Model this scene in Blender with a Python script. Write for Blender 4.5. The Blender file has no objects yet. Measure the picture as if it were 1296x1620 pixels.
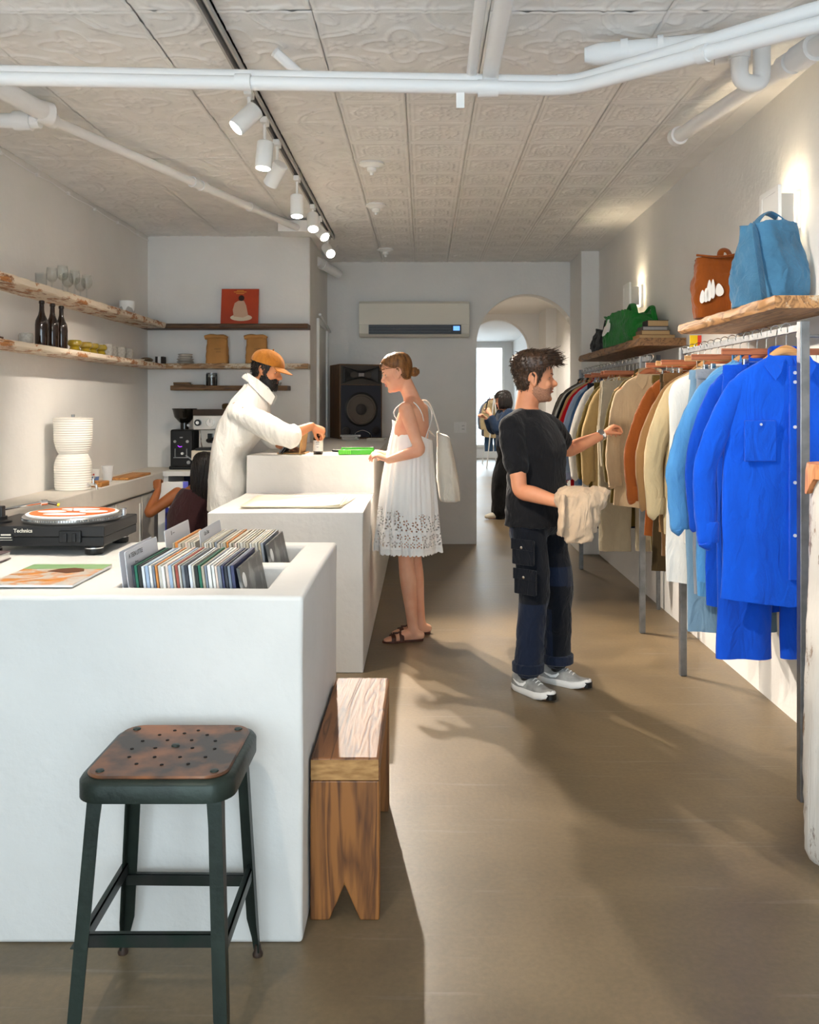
import bpy, bmesh, math, random
import numpy as np
from mathutils import Vector, Matrix

random.seed(7); np.random.seed(7)
C = bpy.context.scene.collection
R = math.radians
PI = math.pi

# ------------------------------------------------------------------ camera
F_PX, CX, CY, EYE = 1400.0, 670.0, 640.0, 1.45
cam_d = bpy.data.cameras.new('camera')
cam_d.sensor_fit = 'VERTICAL'; cam_d.sensor_height = 30.0
cam_d.lens = F_PX / 1620.0 * 30.0
cam_d.shift_x = -(CX - 648.0) / 1620.0
cam_d.shift_y = -(810.0 - CY) / 1620.0
cam_d.clip_start = 0.05; cam_d.clip_end = 200
cam = bpy.data.objects.new('camera', cam_d); C.objects.link(cam)
cam.location = (0, 0, EYE); cam.rotation_euler = (PI / 2, 0, 0)
bpy.context.scene.camera = cam

# ------------------------------------------------------------------ world, exposure
sc = bpy.context.scene
sc.view_settings.view_transform = 'Standard'
sc.view_settings.look = 'None'
sc.view_settings.gamma = 1.0
sc.view_settings.use_curve_mapping = False
sc.view_settings.exposure = 1.2
world = bpy.data.worlds.new('daylight'); sc.world = world
world.use_nodes = True
bg = world.node_tree.nodes['Background']
bg.inputs[0].default_value = (0.80, 0.90, 1.0, 1); bg.inputs[1].default_value = 3.75

def area_light(name, loc, rot, sx, sy, power, col, portal=False):
    d = bpy.data.lights.new(name, 'AREA'); d.shape = 'RECTANGLE'; d.size = sx; d.size_y = sy
    d.energy = power; d.color = col
    if portal: d.cycles.is_portal = True
    o = bpy.data.objects.new(name, d); C.objects.link(o); o.location = loc; o.rotation_euler = rot
    return o
# the shop window behind the camera and the garden window of the far room let the sky in
area_light('shop_window_portal', (-0.3, -1.72, 1.6), (R(90), 0, 0), 3.7, 2.3, 1.0, (1, 1, 1), True)
area_light('far_window_portal', (2.0, 23.9, 1.5), (R(-90), 0, 0), 3.4, 2.4, 1.0, (1, 1, 1), True)

# ------------------------------------------------------------------ helpers
def P(x, y, Z):
    return Vector(((x - CX) * Z / F_PX, Z, EYE - (y - CY) * Z / F_PX))

XF = {}
def tag(o, label=None, cat=None, group=None, kind=None):
    if label: o['label'] = label
    if cat: o['category'] = cat
    if group: o['group'] = group
    if kind: o['kind'] = kind
    return o

def thing(name, label, cat, loc=(0, 0, 0), rotz=0.0, group=None):
    o = bpy.data.objects.new(name, None); C.objects.link(o)
    o.empty_display_size = 0.05
    o.location = loc; o.rotation_euler = (0, 0, rotz)
    XF[o] = Matrix.Translation(Vector(loc)) @ Matrix.Rotation(rotz, 4, 'Z')
    return tag(o, label, cat, group)

def copy_tree(o, loc=None, rotz=None, label=None, group=None, parent=None):
    c = o.copy(); C.objects.link(c)
    if parent: c.parent = parent
    if loc is not None: c.location = loc
    if rotz is not None: c.rotation_euler = (0, 0, rotz)
    if label: c['label'] = label
    if group: c['group'] = group
    for ch in list(o.children):
        copy_tree(ch, parent=c)
    return c

def cr(pts, n):
    """Catmull-Rom resample of rows (numpy array k x d) into n rows."""
    p = np.asarray(pts, float)
    k = len(p)
    if k == 2:
        t = np.linspace(0, 1, n)[:, None]; return p[0] * (1 - t) + p[1] * t
    q = np.vstack([2 * p[0] - p[1], p, 2 * p[-1] - p[-2]])
    out = []
    for u in np.linspace(0, k - 1, n):
        i = min(int(u), k - 2); t = u - i
        a, b, c, d = q[i], q[i + 1], q[i + 2], q[i + 3]
        out.append(0.5 * ((2 * b) + (-a + c) * t + (2 * a - 5 * b + 4 * c - d) * t * t + (-a + 3 * b - 3 * c + d) * t ** 3))
    return np.array(out)

class MB:
    def __init__(s): s.v = []; s.f = []
    def add(s, vs, fs):
        o = len(s.v); s.v += [tuple(map(float, v)) for v in vs]; s.f += [tuple(i + o for i in f) for f in fs]; return s
    def box(s, x0, x1, y0, y1, z0, z1, M=None):
        vs = [Vector((x, y, z)) for z in (z0, z1) for y in (y0, y1) for x in (x0, x1)]
        if M is not None: vs = [M @ v for v in vs]
        return s.add(vs, [(0, 2, 3, 1), (4, 5, 7, 6), (0, 1, 5, 4), (2, 6, 7, 3), (0, 4, 6, 2), (1, 3, 7, 5)])
    def rings(s, rs, cap=True, loop=False):
        n = len(rs[0]); o = len(s.v)
        for r in rs: s.v += [tuple(map(float, v)) for v in r]
        m = len(rs)
        for i in range(m if loop else m - 1):
            a, b = o + i * n, o + ((i + 1) % m) * n
            for j in range(n):
                k = (j + 1) % n
                s.f.append((a + j, a + k, b + k, b + j))
        if cap and not loop:
            for base, r, flip in ((o, rs[0], True), (o + (m - 1) * n, rs[-1], False)):
                c = len(s.v); s.v.append(tuple(np.mean(np.array([tuple(x) for x in r]), axis=0)))
                for j in range(n):
                    k = (j + 1) % n
                    s.f.append((base + k, base + j, c) if flip else (base + j, base + k, c))
        return s
    def sweep(s, pts, rad, n=10, sub=1, ref=(0, 0, 1), rnd=False, cap=True):
        """tube through pts; rad scalar, or list of scalars / (a, b) pairs; ref orients pair axis b."""
        pts = [Vector(p) for p in pts]
        if not isinstance(rad, (list, tuple)): rad = [rad] * len(pts)
        rr = [(r, r) if not isinstance(r, (list, tuple)) else r for r in rad]
        A = np.array([list(p) + list(r) for p, r in zip(pts, rr)])
        if sub > 1: A = cr(A, (len(pts) - 1) * sub + 1)
        if rnd:
            a, b = A[0].copy(), A[-1].copy()
            d0 = A[0, :3] - A[1, :3]; d0 /= np.linalg.norm(d0) + 1e-9
            d1 = A[-1, :3] - A[-2, :3]; d1 /= np.linalg.norm(d1) + 1e-9
            st, en = [], []
            for ph in (75, 50, 25):
                cph, sph = math.cos(R(ph)), math.sin(R(ph))
                x = a.copy(); x[:3] += d0 * max(a[3:5].min(), .001) * sph; x[3:] *= cph; st.append(x)
                y = b.copy(); y[:3] += d1 * max(b[3:5].min(), .001) * sph; y[3:] *= cph; en.append(y)
            A = np.vstack(st + [A] + en[::-1])
        Q = A[:, :3]; T = np.gradient(Q, axis=0)
        ref = Vector(ref); rings = []
        prev = None
        for q, t, r in zip(Q, T, A[:, 3:]):
            t = Vector(t)
            if t.length < 1e-9: t = Vector((0, 0, 1))
            t.normalize()
            if prev is None:
                u = ref - t * ref.dot(t)
                if u.length < 1e-3: u = Vector((1, 0, 0)) - t * t.x
                if u.length < 1e-3: u = Vector((0, 1, 0)) - t * t.y
            else:
                u = prev - t * prev.dot(t)
            u.normalize(); prev = u; w = t.cross(u)
            q = Vector(q)
            rings.append([q + w * (r[0] * math.cos(2 * PI * j / n)) + u * (r[1] * math.sin(2 * PI * j / n)) for j in range(n)])
        return s.rings(rings, cap)
    def cyl(s, p0, p1, r0, r1=None, n=16):
        return s.sweep([p0, p1], [r0, r0 if r1 is None else r1], n)
    def lathe(s, prof, o=(0, 0, 0), n=24, M=None, cap=True):
        o = Vector(o); rs = []
        for r, z in prof:
            ring = [Vector((r * math.cos(2 * PI * j / n), r * math.sin(2 * PI * j / n), z)) for j in range(n)]
            rs.append([(M @ p if M is not None else p) + o for p in ring])
        return s.rings(rs, cap)
    def sphere(s, c, r, n=16, m=10, M=None):
        if not isinstance(r, (list, tuple)): r = (r, r, r)
        c = Vector(c); rs = []
        for i in range(m + 1):
            th = PI * (i + .02) / (m + .04)
            ring = []
            for j in range(n):
                p = Vector((r[0] * math.sin(th) * math.cos(2 * PI * j / n), r[1] * math.sin(th) * math.sin(2 * PI * j / n), -r[2] * math.cos(th)))
                ring.append(c + (M @ p if M is not None else p))
            rs.append(ring)
        return s.rings(rs, True)
    def prism(s, poly, h, M=None):
        """2D polygon (local x, y) extruded 0..h in local z."""
        n = len(poly)
        vs = [Vector((x, y, 0)) for x, y in poly] + [Vector((x, y, h)) for x, y in poly]
        if M is not None: vs = [M @ v for v in vs]
        fs = [tuple(range(n - 1, -1, -1)), tuple(range(n, 2 * n))]
        fs += [(i, (i + 1) % n, n + (i + 1) % n, n + i) for i in range(n)]
        return s.add(vs, fs)
    def surf(s, fn, nu, nv, mask=None):
        o = len(s.v)
        for i in range(nu + 1):
            for j in range(nv + 1):
                s.v.append(tuple(fn(i / nu, j / nv)))
        for i in range(nu):
            for j in range(nv):
                if mask and not mask((i + .5) / nu, (j + .5) / nv): continue
                a = o + i * (nv + 1) + j
                s.f.append((a, a + nv + 1, a + nv + 2, a + 1))
        return s
    def moved(s, M):
        s.v = [tuple(M @ Vector(v)) for v in s.v]; return s
    def mesh(s, name):
        me = bpy.data.meshes.new(name); me.from_pydata(s.v, [], s.f); me.update(); return me
    def build(s, name, mat, parent=None, smooth=40, bevel=0, local=False, seg=2, solid=0, fix=True):
        me = s.mesh(name)
        if fix:
            bm = bmesh.new(); bm.from_mesh(me); bmesh.ops.recalc_face_normals(bm, faces=bm.faces); bm.to_mesh(me); bm.free()
        return mesh_obj(name, me, mat, parent, smooth, bevel, local, seg, solid)

def mesh_obj(name, me, mat, parent=None, smooth=40, bevel=0, local=False, seg=2, solid=0):
    o = bpy.data.objects.new(name, me); C.objects.link(o)
    if mat is not None and len(me.materials) == 0: me.materials.append(mat)
    if parent is not None:
        o.parent = parent
        if not local:
            top = XF.get(parent)
            if top is not None: me.transform(top.inverted())
        XF[o] = XF.get(parent)
    else:
        # keep a sensible origin: at the base centre of the mesh
        if not local and len(me.vertices):
            a = np.empty(len(me.vertices) * 3); me.vertices.foreach_get('co', a); a = a.reshape(-1, 3)
            c = Vector(((a[:, 0].min() + a[:, 0].max()) / 2, (a[:, 1].min() + a[:, 1].max()) / 2, a[:, 2].min()))
            me.transform(Matrix.Translation(-c)); o.location = c; XF[o] = Matrix.Translation(c)
        else: XF[o] = Matrix.Identity(4)
    if smooth:
        me.polygons.foreach_set('use_smooth', [True] * len(me.polygons))
        if smooth < 180:
            try: me.set_sharp_from_angle(angle=R(smooth))
            except Exception: pass
    if solid:
        m = o.modifiers.new('solid', 'SOLIDIFY'); m.thickness = solid; m.offset = 0
    if bevel:
        m = o.modifiers.new('bevel', 'BEVEL'); m.width = bevel; m.segments = seg; m.limit_method = 'ANGLE'; m.angle_limit = R(35)
    me.update()
    return o

def frame(o, x, z):
    """matrix with local x along x, local z along z (orthonormalised)."""
    z = Vector(z).normalized(); x = Vector(x); x = (x - z * x.dot(z)).normalized(); y = z.cross(x)
    M = Matrix((x, y, z)).transposed().to_4x4(); M.translation = Vector(o); return M

def remesh(mb, voxel, smooth_it=6, fac=0.5):
    """voxel union of overlapping closed shapes -> one continuous mesh."""
    me = mb.mesh('tmp')
    bm = bmesh.new(); bm.from_mesh(me); bmesh.ops.recalc_face_normals(bm, faces=bm.faces); bm.to_mesh(me); bm.free()
    o = bpy.data.objects.new('tmp', me); C.objects.link(o)
    m = o.modifiers.new('r', 'REMESH'); m.mode = 'VOXEL'; m.voxel_size = voxel
    if smooth_it:
        k = o.modifiers.new('s', 'SMOOTH'); k.iterations = smooth_it; k.factor = fac
    dg = bpy.context.evaluated_depsgraph_get()
    out = bpy.data.meshes.new_from_object(o.evaluated_get(dg))
    bpy.data.objects.remove(o); bpy.data.meshes.remove(me)
    return out

def co(me):
    a = np.empty(len(me.vertices) * 3); me.vertices.foreach_get('co', a); return a.reshape(-1, 3)
def nrm(me):
    a = np.empty(len(me.vertices) * 3); me.vertices.foreach_get('normal', a); return a.reshape(-1, 3)
def setco(me, a):
    me.vertices.foreach_set('co', np.ascontiguousarray(a).ravel()); me.update()

def folds(p, scale=18., seed=0, stretch=(1, 1, .35)):
    """crease-like fold noise in about -1..1 for an array of points."""
    rg = np.random.RandomState(seed); q = p * np.array(stretch) * scale
    w = np.zeros(len(p)); q = q + 0.8 * np.sin(q[:, [1, 2, 0]] * .8 + seed) + .35 * np.sin(q[:, [2, 0, 1]] * 2.1 + seed * 2)
    for k in range(6):
        d = rg.normal(size=3); d /= np.linalg.norm(d)
        s = np.sin(q @ d * (.8 * 1.42 ** k) + rg.rand() * 6.28 + 1.4 * np.sin(q @ rg.normal(size=3) * .5))
        m = .5 + .5 * np.sin(q @ rg.normal(size=3) * .45 + rg.rand() * 6.28)      # creases come and go
        w += (1 - 2 * np.abs(s) ** .7 if k % 2 else s) * (.35 + .65 * m) / (1.22 ** k)
    return w / 2.6
def wrinkle(me, amp, scale=18., seed=0, stretch=(1, 1, .35), wfn=None):
    a = co(me); n = nrm(me); d = folds(a, scale, seed, stretch)
    d = np.sign(d) * np.abs(d) ** 1.2 * amp
    if wfn is not None: d *= wfn(a)
    setco(me, a + n * d[:, None])

def text_mesh(txt, size, depth=0.0, bold=False):
    cu = bpy.data.curves.new('t', 'FONT'); cu.body = txt; cu.size = size; cu.extrude = depth
    cu.align_x = 'CENTER'; cu.align_y = 'CENTER'
    if bold: cu.offset = size * .018
    o = bpy.data.objects.new('t', cu); C.objects.link(o)
    dg = bpy.context.evaluated_depsgraph_get()
    me = bpy.data.meshes.new_from_object(o.evaluated_get(dg))
    bpy.data.objects.remove(o); bpy.data.curves.remove(cu)
    return me
def text_obj(name, txt, size, M, mat, parent, depth=.0006, bold=False, sx=1.0):
    me = text_mesh(txt, size, depth, bold); me.transform(M @ Matrix.Diagonal((sx, 1, 1, 1)))
    me.materials.clear(); return mesh_obj(name, me, mat, parent, smooth=0)

# ------------------------------------------------------------------ materials
def lin(h):
    h = h.lstrip('#'); c = [int(h[i:i + 2], 16) / 255 for i in (0, 2, 4)]
    return tuple((x / 12.92 if x <= .04045 else ((x + .055) / 1.055) ** 2.4) for x in c) + (1,)
MATS = {}
def mat(name, col='#ffffff', rough=.6, metal=0., var=0., vscale=6., bump=0., bscale=60., stretch=(1, 1, 1), col2=None, spec=.5, emit=0, trans=0, ior=1.45, alpha=1, coat=0, sss=0, sheen=0, contrast=(.35, .65), detail=4, dist=0.):
    if name in MATS: return MATS[name]
    m = bpy.data.materials.new(name); m.use_nodes = True; nt = m.node_tree; N = nt.nodes; L = nt.links
    b = N['Principled BSDF']
    c = lin(col) if isinstance(col, str) else col
    b.inputs['Base Color'].default_value = c; b.inputs['Roughness'].default_value = rough; b.inputs['Metallic'].default_value = metal
    b.inputs['Specular IOR Level'].default_value = spec; b.inputs['IOR'].default_value = ior
    if trans: b.inputs['Transmission Weight'].default_value = trans
    if alpha < 1: b.inputs['Alpha'].default_value = alpha
    if coat: b.inputs['Coat Weight'].default_value = coat; b.inputs['Coat Roughness'].default_value = .15
    if sss: b.inputs['Subsurface Weight'].default_value = sss; b.inputs['Subsurface Radius'].default_value = (.02, .008, .004); b.inputs['Subsurface Scale'].default_value = 1
    if sheen: b.inputs['Sheen Weight'].default_value = sheen
    if emit: b.inputs['Emission Color'].default_value = c; b.inputs['Emission Strength'].default_value = emit
    if var or bump or col2:
        tc = N.new('ShaderNodeTexCoord'); mp = N.new('ShaderNodeMapping'); mp.inputs['Scale'].default_value = stretch
        L.new(tc.outputs['Object'], mp.inputs['Vector'])
    if var or col2:
        nz = N.new('ShaderNodeTexNoise'); nz.inputs['Scale'].default_value = vscale; nz.inputs['Detail'].default_value = detail; nz.inputs['Distortion'].default_value = dist
        L.new(mp.outputs['Vector'], nz.inputs['Vector'])
        rp = N.new('ShaderNodeValToRGB'); rp.color_ramp.elements[0].position = contrast[0]; rp.color_ramp.elements[1].position = contrast[1]
        c2 = lin(col2) if col2 else tuple(x * (1 - var) for x in c[:3]) + (1,)
        rp.color_ramp.elements[0].color = c2; rp.color_ramp.elements[1].color = c
        L.new(nz.outputs['Fac'], rp.inputs['Fac']); L.new(rp.outputs['Color'], b.inputs['Base Color'])
    if bump:
        n2 = N.new('ShaderNodeTexNoise'); n2.inputs['Scale'].default_value = bscale; n2.inputs['Detail'].default_value = 5
        L.new(mp.outputs['Vector'], n2.inputs['Vector'])
        bp = N.new('ShaderNodeBump'); bp.inputs['Strength'].default_value = bump; bp.inputs['Distance'].default_value = .01
        L.new(n2.outputs['Fac'], bp.inputs['Height']); L.new(bp.outputs['Normal'], b.inputs['Normal'])
    MATS[name] = m
    return m

def wood(name, light, dark, paint=None, axis=1, scale=9., rough=.55, paint_amt=.5):
    """grained timber, optionally with worn paint; grain runs along axis."""
    if name in MATS: return MATS[name]
    m = bpy.data.materials.new(name); m.use_nodes = True; nt = m.node_tree; N = nt.nodes; L = nt.links
    b = N['Principled BSDF']; b.inputs['Roughness'].default_value = rough
    tc = N.new('ShaderNodeTexCoord'); mp = N.new('ShaderNodeMapping')
    st = [1., 1., 1.]; st[axis] = .09; mp.inputs['Scale'].default_value = st
    L.new(tc.outputs['Object'], mp.inputs['Vector'])
    nz = N.new('ShaderNodeTexNoise'); nz.inputs['Scale'].default_value = scale; nz.inputs['Detail'].default_value = 3; nz.inputs['Distortion'].default_value = 1.2
    L.new(mp.outputs['Vector'], nz.inputs['Vector'])
    mul = N.new('ShaderNodeMath'); mul.operation = 'MULTIPLY'; mul.inputs[1].default_value = 9.
    L.new(nz.outputs['Fac'], mul.inputs[0])
    fr = N.new('ShaderNodeMath'); fr.operation = 'PINGPONG'; fr.inputs[1].default_value = .5
    L.new(mul.outputs[0], fr.inputs[0])
    fine = N.new('ShaderNodeTexNoise'); fine.inputs['Scale'].default_value = scale * 14; fine.inputs['Detail'].default_value = 4
    L.new(mp.outputs['Vector'], fine.inputs['Vector'])
    ad = N.new('ShaderNodeMath'); ad.operation = 'ADD'
    L.new(fr.outputs[0], ad.inputs[0])
    ml2 = N.new('ShaderNodeMath'); ml2.operation = 'MULTIPLY'; ml2.inputs[1].default_value = .55; L.new(fine.outputs['Fac'], ml2.inputs[0])
    L.new(ml2.outputs[0], ad.inputs[1])
    rp = N.new('ShaderNodeValToRGB'); rp.color_ramp.elements[0].position = .2; rp.color_ramp.elements[1].position = .62
    rp.color_ramp.elements[0].color = lin(dark); rp.color_ramp.elements[1].color = lin(light)
    L.new(ad.outputs[0], rp.inputs['Fac']); out = rp.outputs['Color']
    if paint:
        pn = N.new('ShaderNodeTexNoise'); pn.inputs['Scale'].default_value = 7.; pn.inputs['Detail'].default_value = 9; pn.inputs['Roughness'].default_value = .72
        mp2 = N.new('ShaderNodeMapping'); s2 = [1.6, 1.6, 1.6]; s2[axis] = .7; mp2.inputs['Scale'].default_value = s2
        L.new(tc.outputs['Object'], mp2.inputs['Vector']); L.new(mp2.outputs['Vector'], pn.inputs['Vector'])
        pr = N.new('ShaderNodeValToRGB'); pr.color_ramp.elements[0].position = paint_amt - .03; pr.color_ramp.elements[1].position = paint_amt + .03
        L.new(pn.outputs['Fac'], pr.inputs['Fac'])
        mx = N.new('ShaderNodeMixRGB'); mx.inputs[2].default_value = lin(paint)
        L.new(pr.outputs['Color'], mx.inputs[0]); L.new(out, mx.inputs[1]); out = mx.outputs[0]
    L.new(out, b.inputs['Base Color'])
    bp = N.new('ShaderNodeBump'); bp.inputs['Strength'].default_value = .35; bp.inputs['Distance'].default_value = .004
    L.new(ad.outputs[0], bp.inputs['Height']); L.new(bp.outputs['Normal'], b.inputs['Normal'])
    MATS[name] = m
    return m

def fabric(name, col, var=.12, rough=.9, sheen=.15, bump=.12, vscale=14, stretch=(1, 1, .4)):
    if name in MATS: return MATS[name]
    m = mat(name, col, rough, var=var, vscale=vscale, bump=bump, bscale=260, spec=.2, sheen=sheen, stretch=stretch)
    nt = m.node_tree; N = nt.nodes; L = nt.links
    bp = [n for n in N if n.type == 'BUMP'][0]; mp = [n for n in N if n.type == 'MAPPING'][0]
    n3 = N.new('ShaderNodeTexNoise'); n3.inputs['Scale'].default_value = 17; n3.inputs['Detail'].default_value = 3; n3.inputs['Distortion'].default_value = 1.6
    L.new(mp.outputs['Vector'], n3.inputs['Vector'])
    b2 = N.new('ShaderNodeBump'); b2.inputs['Strength'].default_value = .55; b2.inputs['Distance'].default_value = .018
    L.new(n3.outputs['Fac'], b2.inputs['Height']); L.new(b2.outputs['Normal'], bp.inputs['Normal'])
    return m

PLASTER = mat('white_plaster', '#eae8e4', .85, var=.05, vscale=2.2, bump=.22, bscale=26, spec=.25)
COUNTER = mat('troweled_plaster', '#e3e0db', .8, var=.06, vscale=3, bump=.35, bscale=18, spec=.3)
CEILM = mat('painted_tin', '#f4f2ef', .55, var=.07, vscale=5, bump=.08, bscale=90, spec=.4)
PIPE = mat('painted_pipe', '#f1f0ef', .5, bump=.08, bscale=40, spec=.4)
WHITE = mat('white_enamel', '#f4f3f0', .4)
BLACK = mat('black_plastic', '#0d0d0e', .4)
DARK = mat('dark_grey_plastic', '#242425', .45)
STEEL = mat('brushed_steel', '#a9aaab', .34, metal=1, bump=.05, bscale=200, stretch=(1, 1, .05))
CHROME = mat('chrome', '#d8d9da', .14, metal=1)
GALV = mat('galvanised_bar', '#8f9193', .4, metal=.85, var=.25, vscale=20)
# ================================================================== THE SETTING
XL, XR = -2.43, 1.70          # side walls
YN, YB = 7.8, 9.2             # niche wall, back wall
ZC = 2.935                    # ceiling
YF = -1.7                     # shop front behind the camera

def struct(o): o['kind'] = 'structure'; return o

# ---- floor: polished brown concrete
def floor_mat():
    m = bpy.data.materials.new('polished_concrete'); m.use_nodes = True; nt = m.node_tree; N = nt.nodes; L = nt.links
    b = N['Principled BSDF']
    tc = N.new('ShaderNodeTexCoord')
    n1 = N.new('ShaderNodeTexNoise'); n1.inputs['Scale'].default_value = 1.3; n1.inputs['Detail'].default_value = 8; n1.inputs['Roughness'].default_value = .62; n1.inputs['Distortion'].default_value = .6
    L.new(tc.outputs['Object'], n1.inputs['Vector'])
    rp = N.new('ShaderNodeValToRGB'); e = rp.color_ramp.elements
    e[0].position = .25; e[0].color = lin('#5c4e3d'); e[1].position = .78; e[1].color = lin('#8b7658')
    x = e.new(.5); x.color = lin('#75644b')
    L.new(n1.outputs['Fac'], rp.inputs['Fac'])
    n2 = N.new('ShaderNodeTexNoise'); n2.inputs['Scale'].default_value = 60; n2.inputs['Detail'].default_value = 5
    L.new(tc.outputs['Object'], n2.inputs['Vector'])
    mx = N.new('ShaderNodeMixRGB'); mx.blend_type = 'OVERLAY'; mx.inputs[0].default_value = .22
    L.new(rp.outputs['Color'], mx.inputs[1]); L.new(n2.outputs['Fac'], mx.inputs[2])
    # pale trowel scratches
    mp = N.new('ShaderNodeMapping'); mp.inputs['Rotation'].default_value = (0, 0, .8); mp.inputs['Scale'].default_value = (1, 14, 1)
    L.new(tc.outputs['Object'], mp.inputs['Vector'])
    n3 = N.new('ShaderNodeTexNoise'); n3.inputs['Scale'].default_value = 2.2; n3.inputs['Detail'].default_value = 6
    L.new(mp.outputs['Vector'], n3.inputs['Vector'])
    r3 = N.new('ShaderNodeValToRGB'); r3.color_ramp.elements[0].position = .62; r3.color_ramp.elements[1].position = .8
    r3.color_ramp.elements[1].color = (.35, .35, .35, 1)
    L.new(n3.outputs['Fac'], r3.inputs['Fac'])
    m2 = N.new('ShaderNodeMixRGB'); m2.blend_type = 'SCREEN'; m2.inputs[0].default_value = .25
    L.new(mx.outputs[0], m2.inputs[1]); L.new(r3.outputs['Color'], m2.inputs[2])
    L.new(m2.outputs[0], b.inputs['Base Color'])
    rr = N.new('ShaderNodeMapRange'); rr.inputs['To Min'].default_value = .28; rr.inputs['To Max'].default_value = .5
    L.new(n1.outputs['Fac'], rr.inputs['Value']); L.new(rr.outputs[0], b.inputs['Roughness'])
    bp = N.new('ShaderNodeBump'); bp.inputs['Strength'].default_value = .06; bp.inputs['Distance'].default_value = .01
    L.new(n2.outputs['Fac'], bp.inputs['Height']); L.new(bp.outputs['Normal'], b.inputs['Normal'])
    return m
FLOORM = floor_mat()
struct(MB().box(XL - .3, 4.2, YF - .2, 24.3, -.2, 0).build('floor', FLOORM, smooth=0))

# ---- walls
struct(MB().box(XL - .2, XL, YF, YN + .1, 0, ZC + .15).build('wall_left', PLASTER, smooth=0))
struct(MB().box(XR, XR + .2, YF, YB + .25, 0, ZC + .15).build('wall_right', PLASTER, smooth=0))
struct(MB().box(XL - .2, -1.0, YN, YB + .25, 0, ZC + .15).build('wall_niche', PLASTER, smooth=0, bevel=.012))

def arch_wall(name, x0, x1, z1, y0, y1, ax0, ax1, spring, m):
    mb = MB(); cx = (ax0 + ax1) / 2; r = (ax1 - ax0) / 2; n = 36
    mb.box(x0, ax0, y0, y1, 0, spring); mb.box(ax1, x1, y0, y1, 0, spring)
    arc = [(cx - r * math.cos(PI * i / n), spring + r * math.sin(PI * i / n)) for i in range(n + 1)]
    def top(i):
        t = i / n
        if t < .25: return (x0, spring + (z1 - spring) * t / .25)
        if t > .75: return (x1, spring + (z1 - spring) * (1 - t) / .25)
        return (x0 + (x1 - x0) * (t - .25) / .5, z1)
    for i in range(n):
        a, b, c, d = arc[i], arc[i + 1], top(i + 1), top(i)
        vs = [(p[0], y, p[1]) for y in (y0, y1) for p in (a, b, c, d)]
        mb.add(vs, [(0, 1, 2, 3), (7, 6, 5, 4), (0, 4, 5, 1), (2, 6, 7, 3)])
    return struct(mb.build(name, m, smooth=30))
arch_wall('wall_back', -1.0, XR, ZC + .15, YB, YB + .22, .553, 1.60, 2.075, PLASTER)
struct(MB().box(1.525, XR, 8.55, YB, 0, ZC).build('wall_pier', PLASTER, smooth=0, bevel=.006))

# shop front behind the camera: low wall, head, jambs and one wide window
struct(MB().box(XL - .2, XR + .2, YF - .2, YF, 0, .45).box(XL - .2, XR + .2, YF - .2, YF, 2.75, ZC + .15)
       .box(XL - .2, -2.15, YF - .2, YF, .45, 2.75).box(1.55, XR + .2, YF - .2, YF, .45, 2.75).build('wall_front', PLASTER, smooth=0))
def glass_pane_mat():
    m = bpy.data.materials.new('window_glass'); m.use_nodes = True; nt = m.node_tree; N = nt.nodes; L = nt.links
    N.remove(N['Principled BSDF']); out = N['Material Output']
    t = N.new('ShaderNodeBsdfTransparent'); t.inputs[0].default_value = (.93, .96, .96, 1)
    g = N.new('ShaderNodeBsdfGlossy'); g.inputs['Roughness'].default_value = .02
    fz = N.new('ShaderNodeFresnel'); fz.inputs[0].default_value = 1.45
    mx = N.new('ShaderNodeMixShader'); L.new(fz.outputs[0], mx.inputs[0]); L.new(t.outputs[0], mx.inputs[1]); L.new(g.outputs[0], mx.inputs[2])
    L.new(mx.outputs[0], out.inputs[0]); return m
PANE = glass_pane_mat()
def glassware_mat():
    m = bpy.data.materials.new('glassware'); m.use_nodes = True; nt = m.node_tree; N = nt.nodes; L = nt.links
    N.remove(N['Principled BSDF']); out = N['Material Output']
    t = N.new('ShaderNodeBsdfTransparent'); t.inputs[0].default_value = (.96, .975, .975, 1)
    g = N.new('ShaderNodeBsdfGlossy'); g.inputs['Roughness'].default_value = .05
    lw = N.new('ShaderNodeLayerWeight'); lw.inputs[0].default_value = .22
    mr = N.new('ShaderNodeMapRange'); mr.inputs['To Min'].default_value = .03; mr.inputs['To Max'].default_value = .55
    L.new(lw.outputs['Facing'], mr.inputs['Value'])
    mx = N.new('ShaderNodeMixShader'); L.new(mr.outputs[0], mx.inputs[0]); L.new(t.outputs[0], mx.inputs[1]); L.new(g.outputs[0], mx.inputs[2])
    L.new(mx.outputs[0], out.inputs[0]); return m
GLASSW = glassware_mat()
w1 = struct(MB().box(-2.15, -2.08, YF - .12, YF - .04, .45, 2.75).box(1.48, 1.55, YF - .12, YF - .04, .45, 2.75)
            .box(-2.08, 1.48, YF - .12, YF - .04, .45, .52).box(-2.08, 1.48, YF - .12, YF - .04, 2.68, 2.75)
            .box(-.33, -.27, YF - .12, YF - .04, .52, 2.68).build('window_1', WHITE, smooth=0))
for a, b in ((-2.08, -.33), (-.27, 1.48)):
    MB().box(a, b, YF - .09, YF - .084, .52, 2.68).build('window_pane', PANE, w1, smooth=0)

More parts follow.
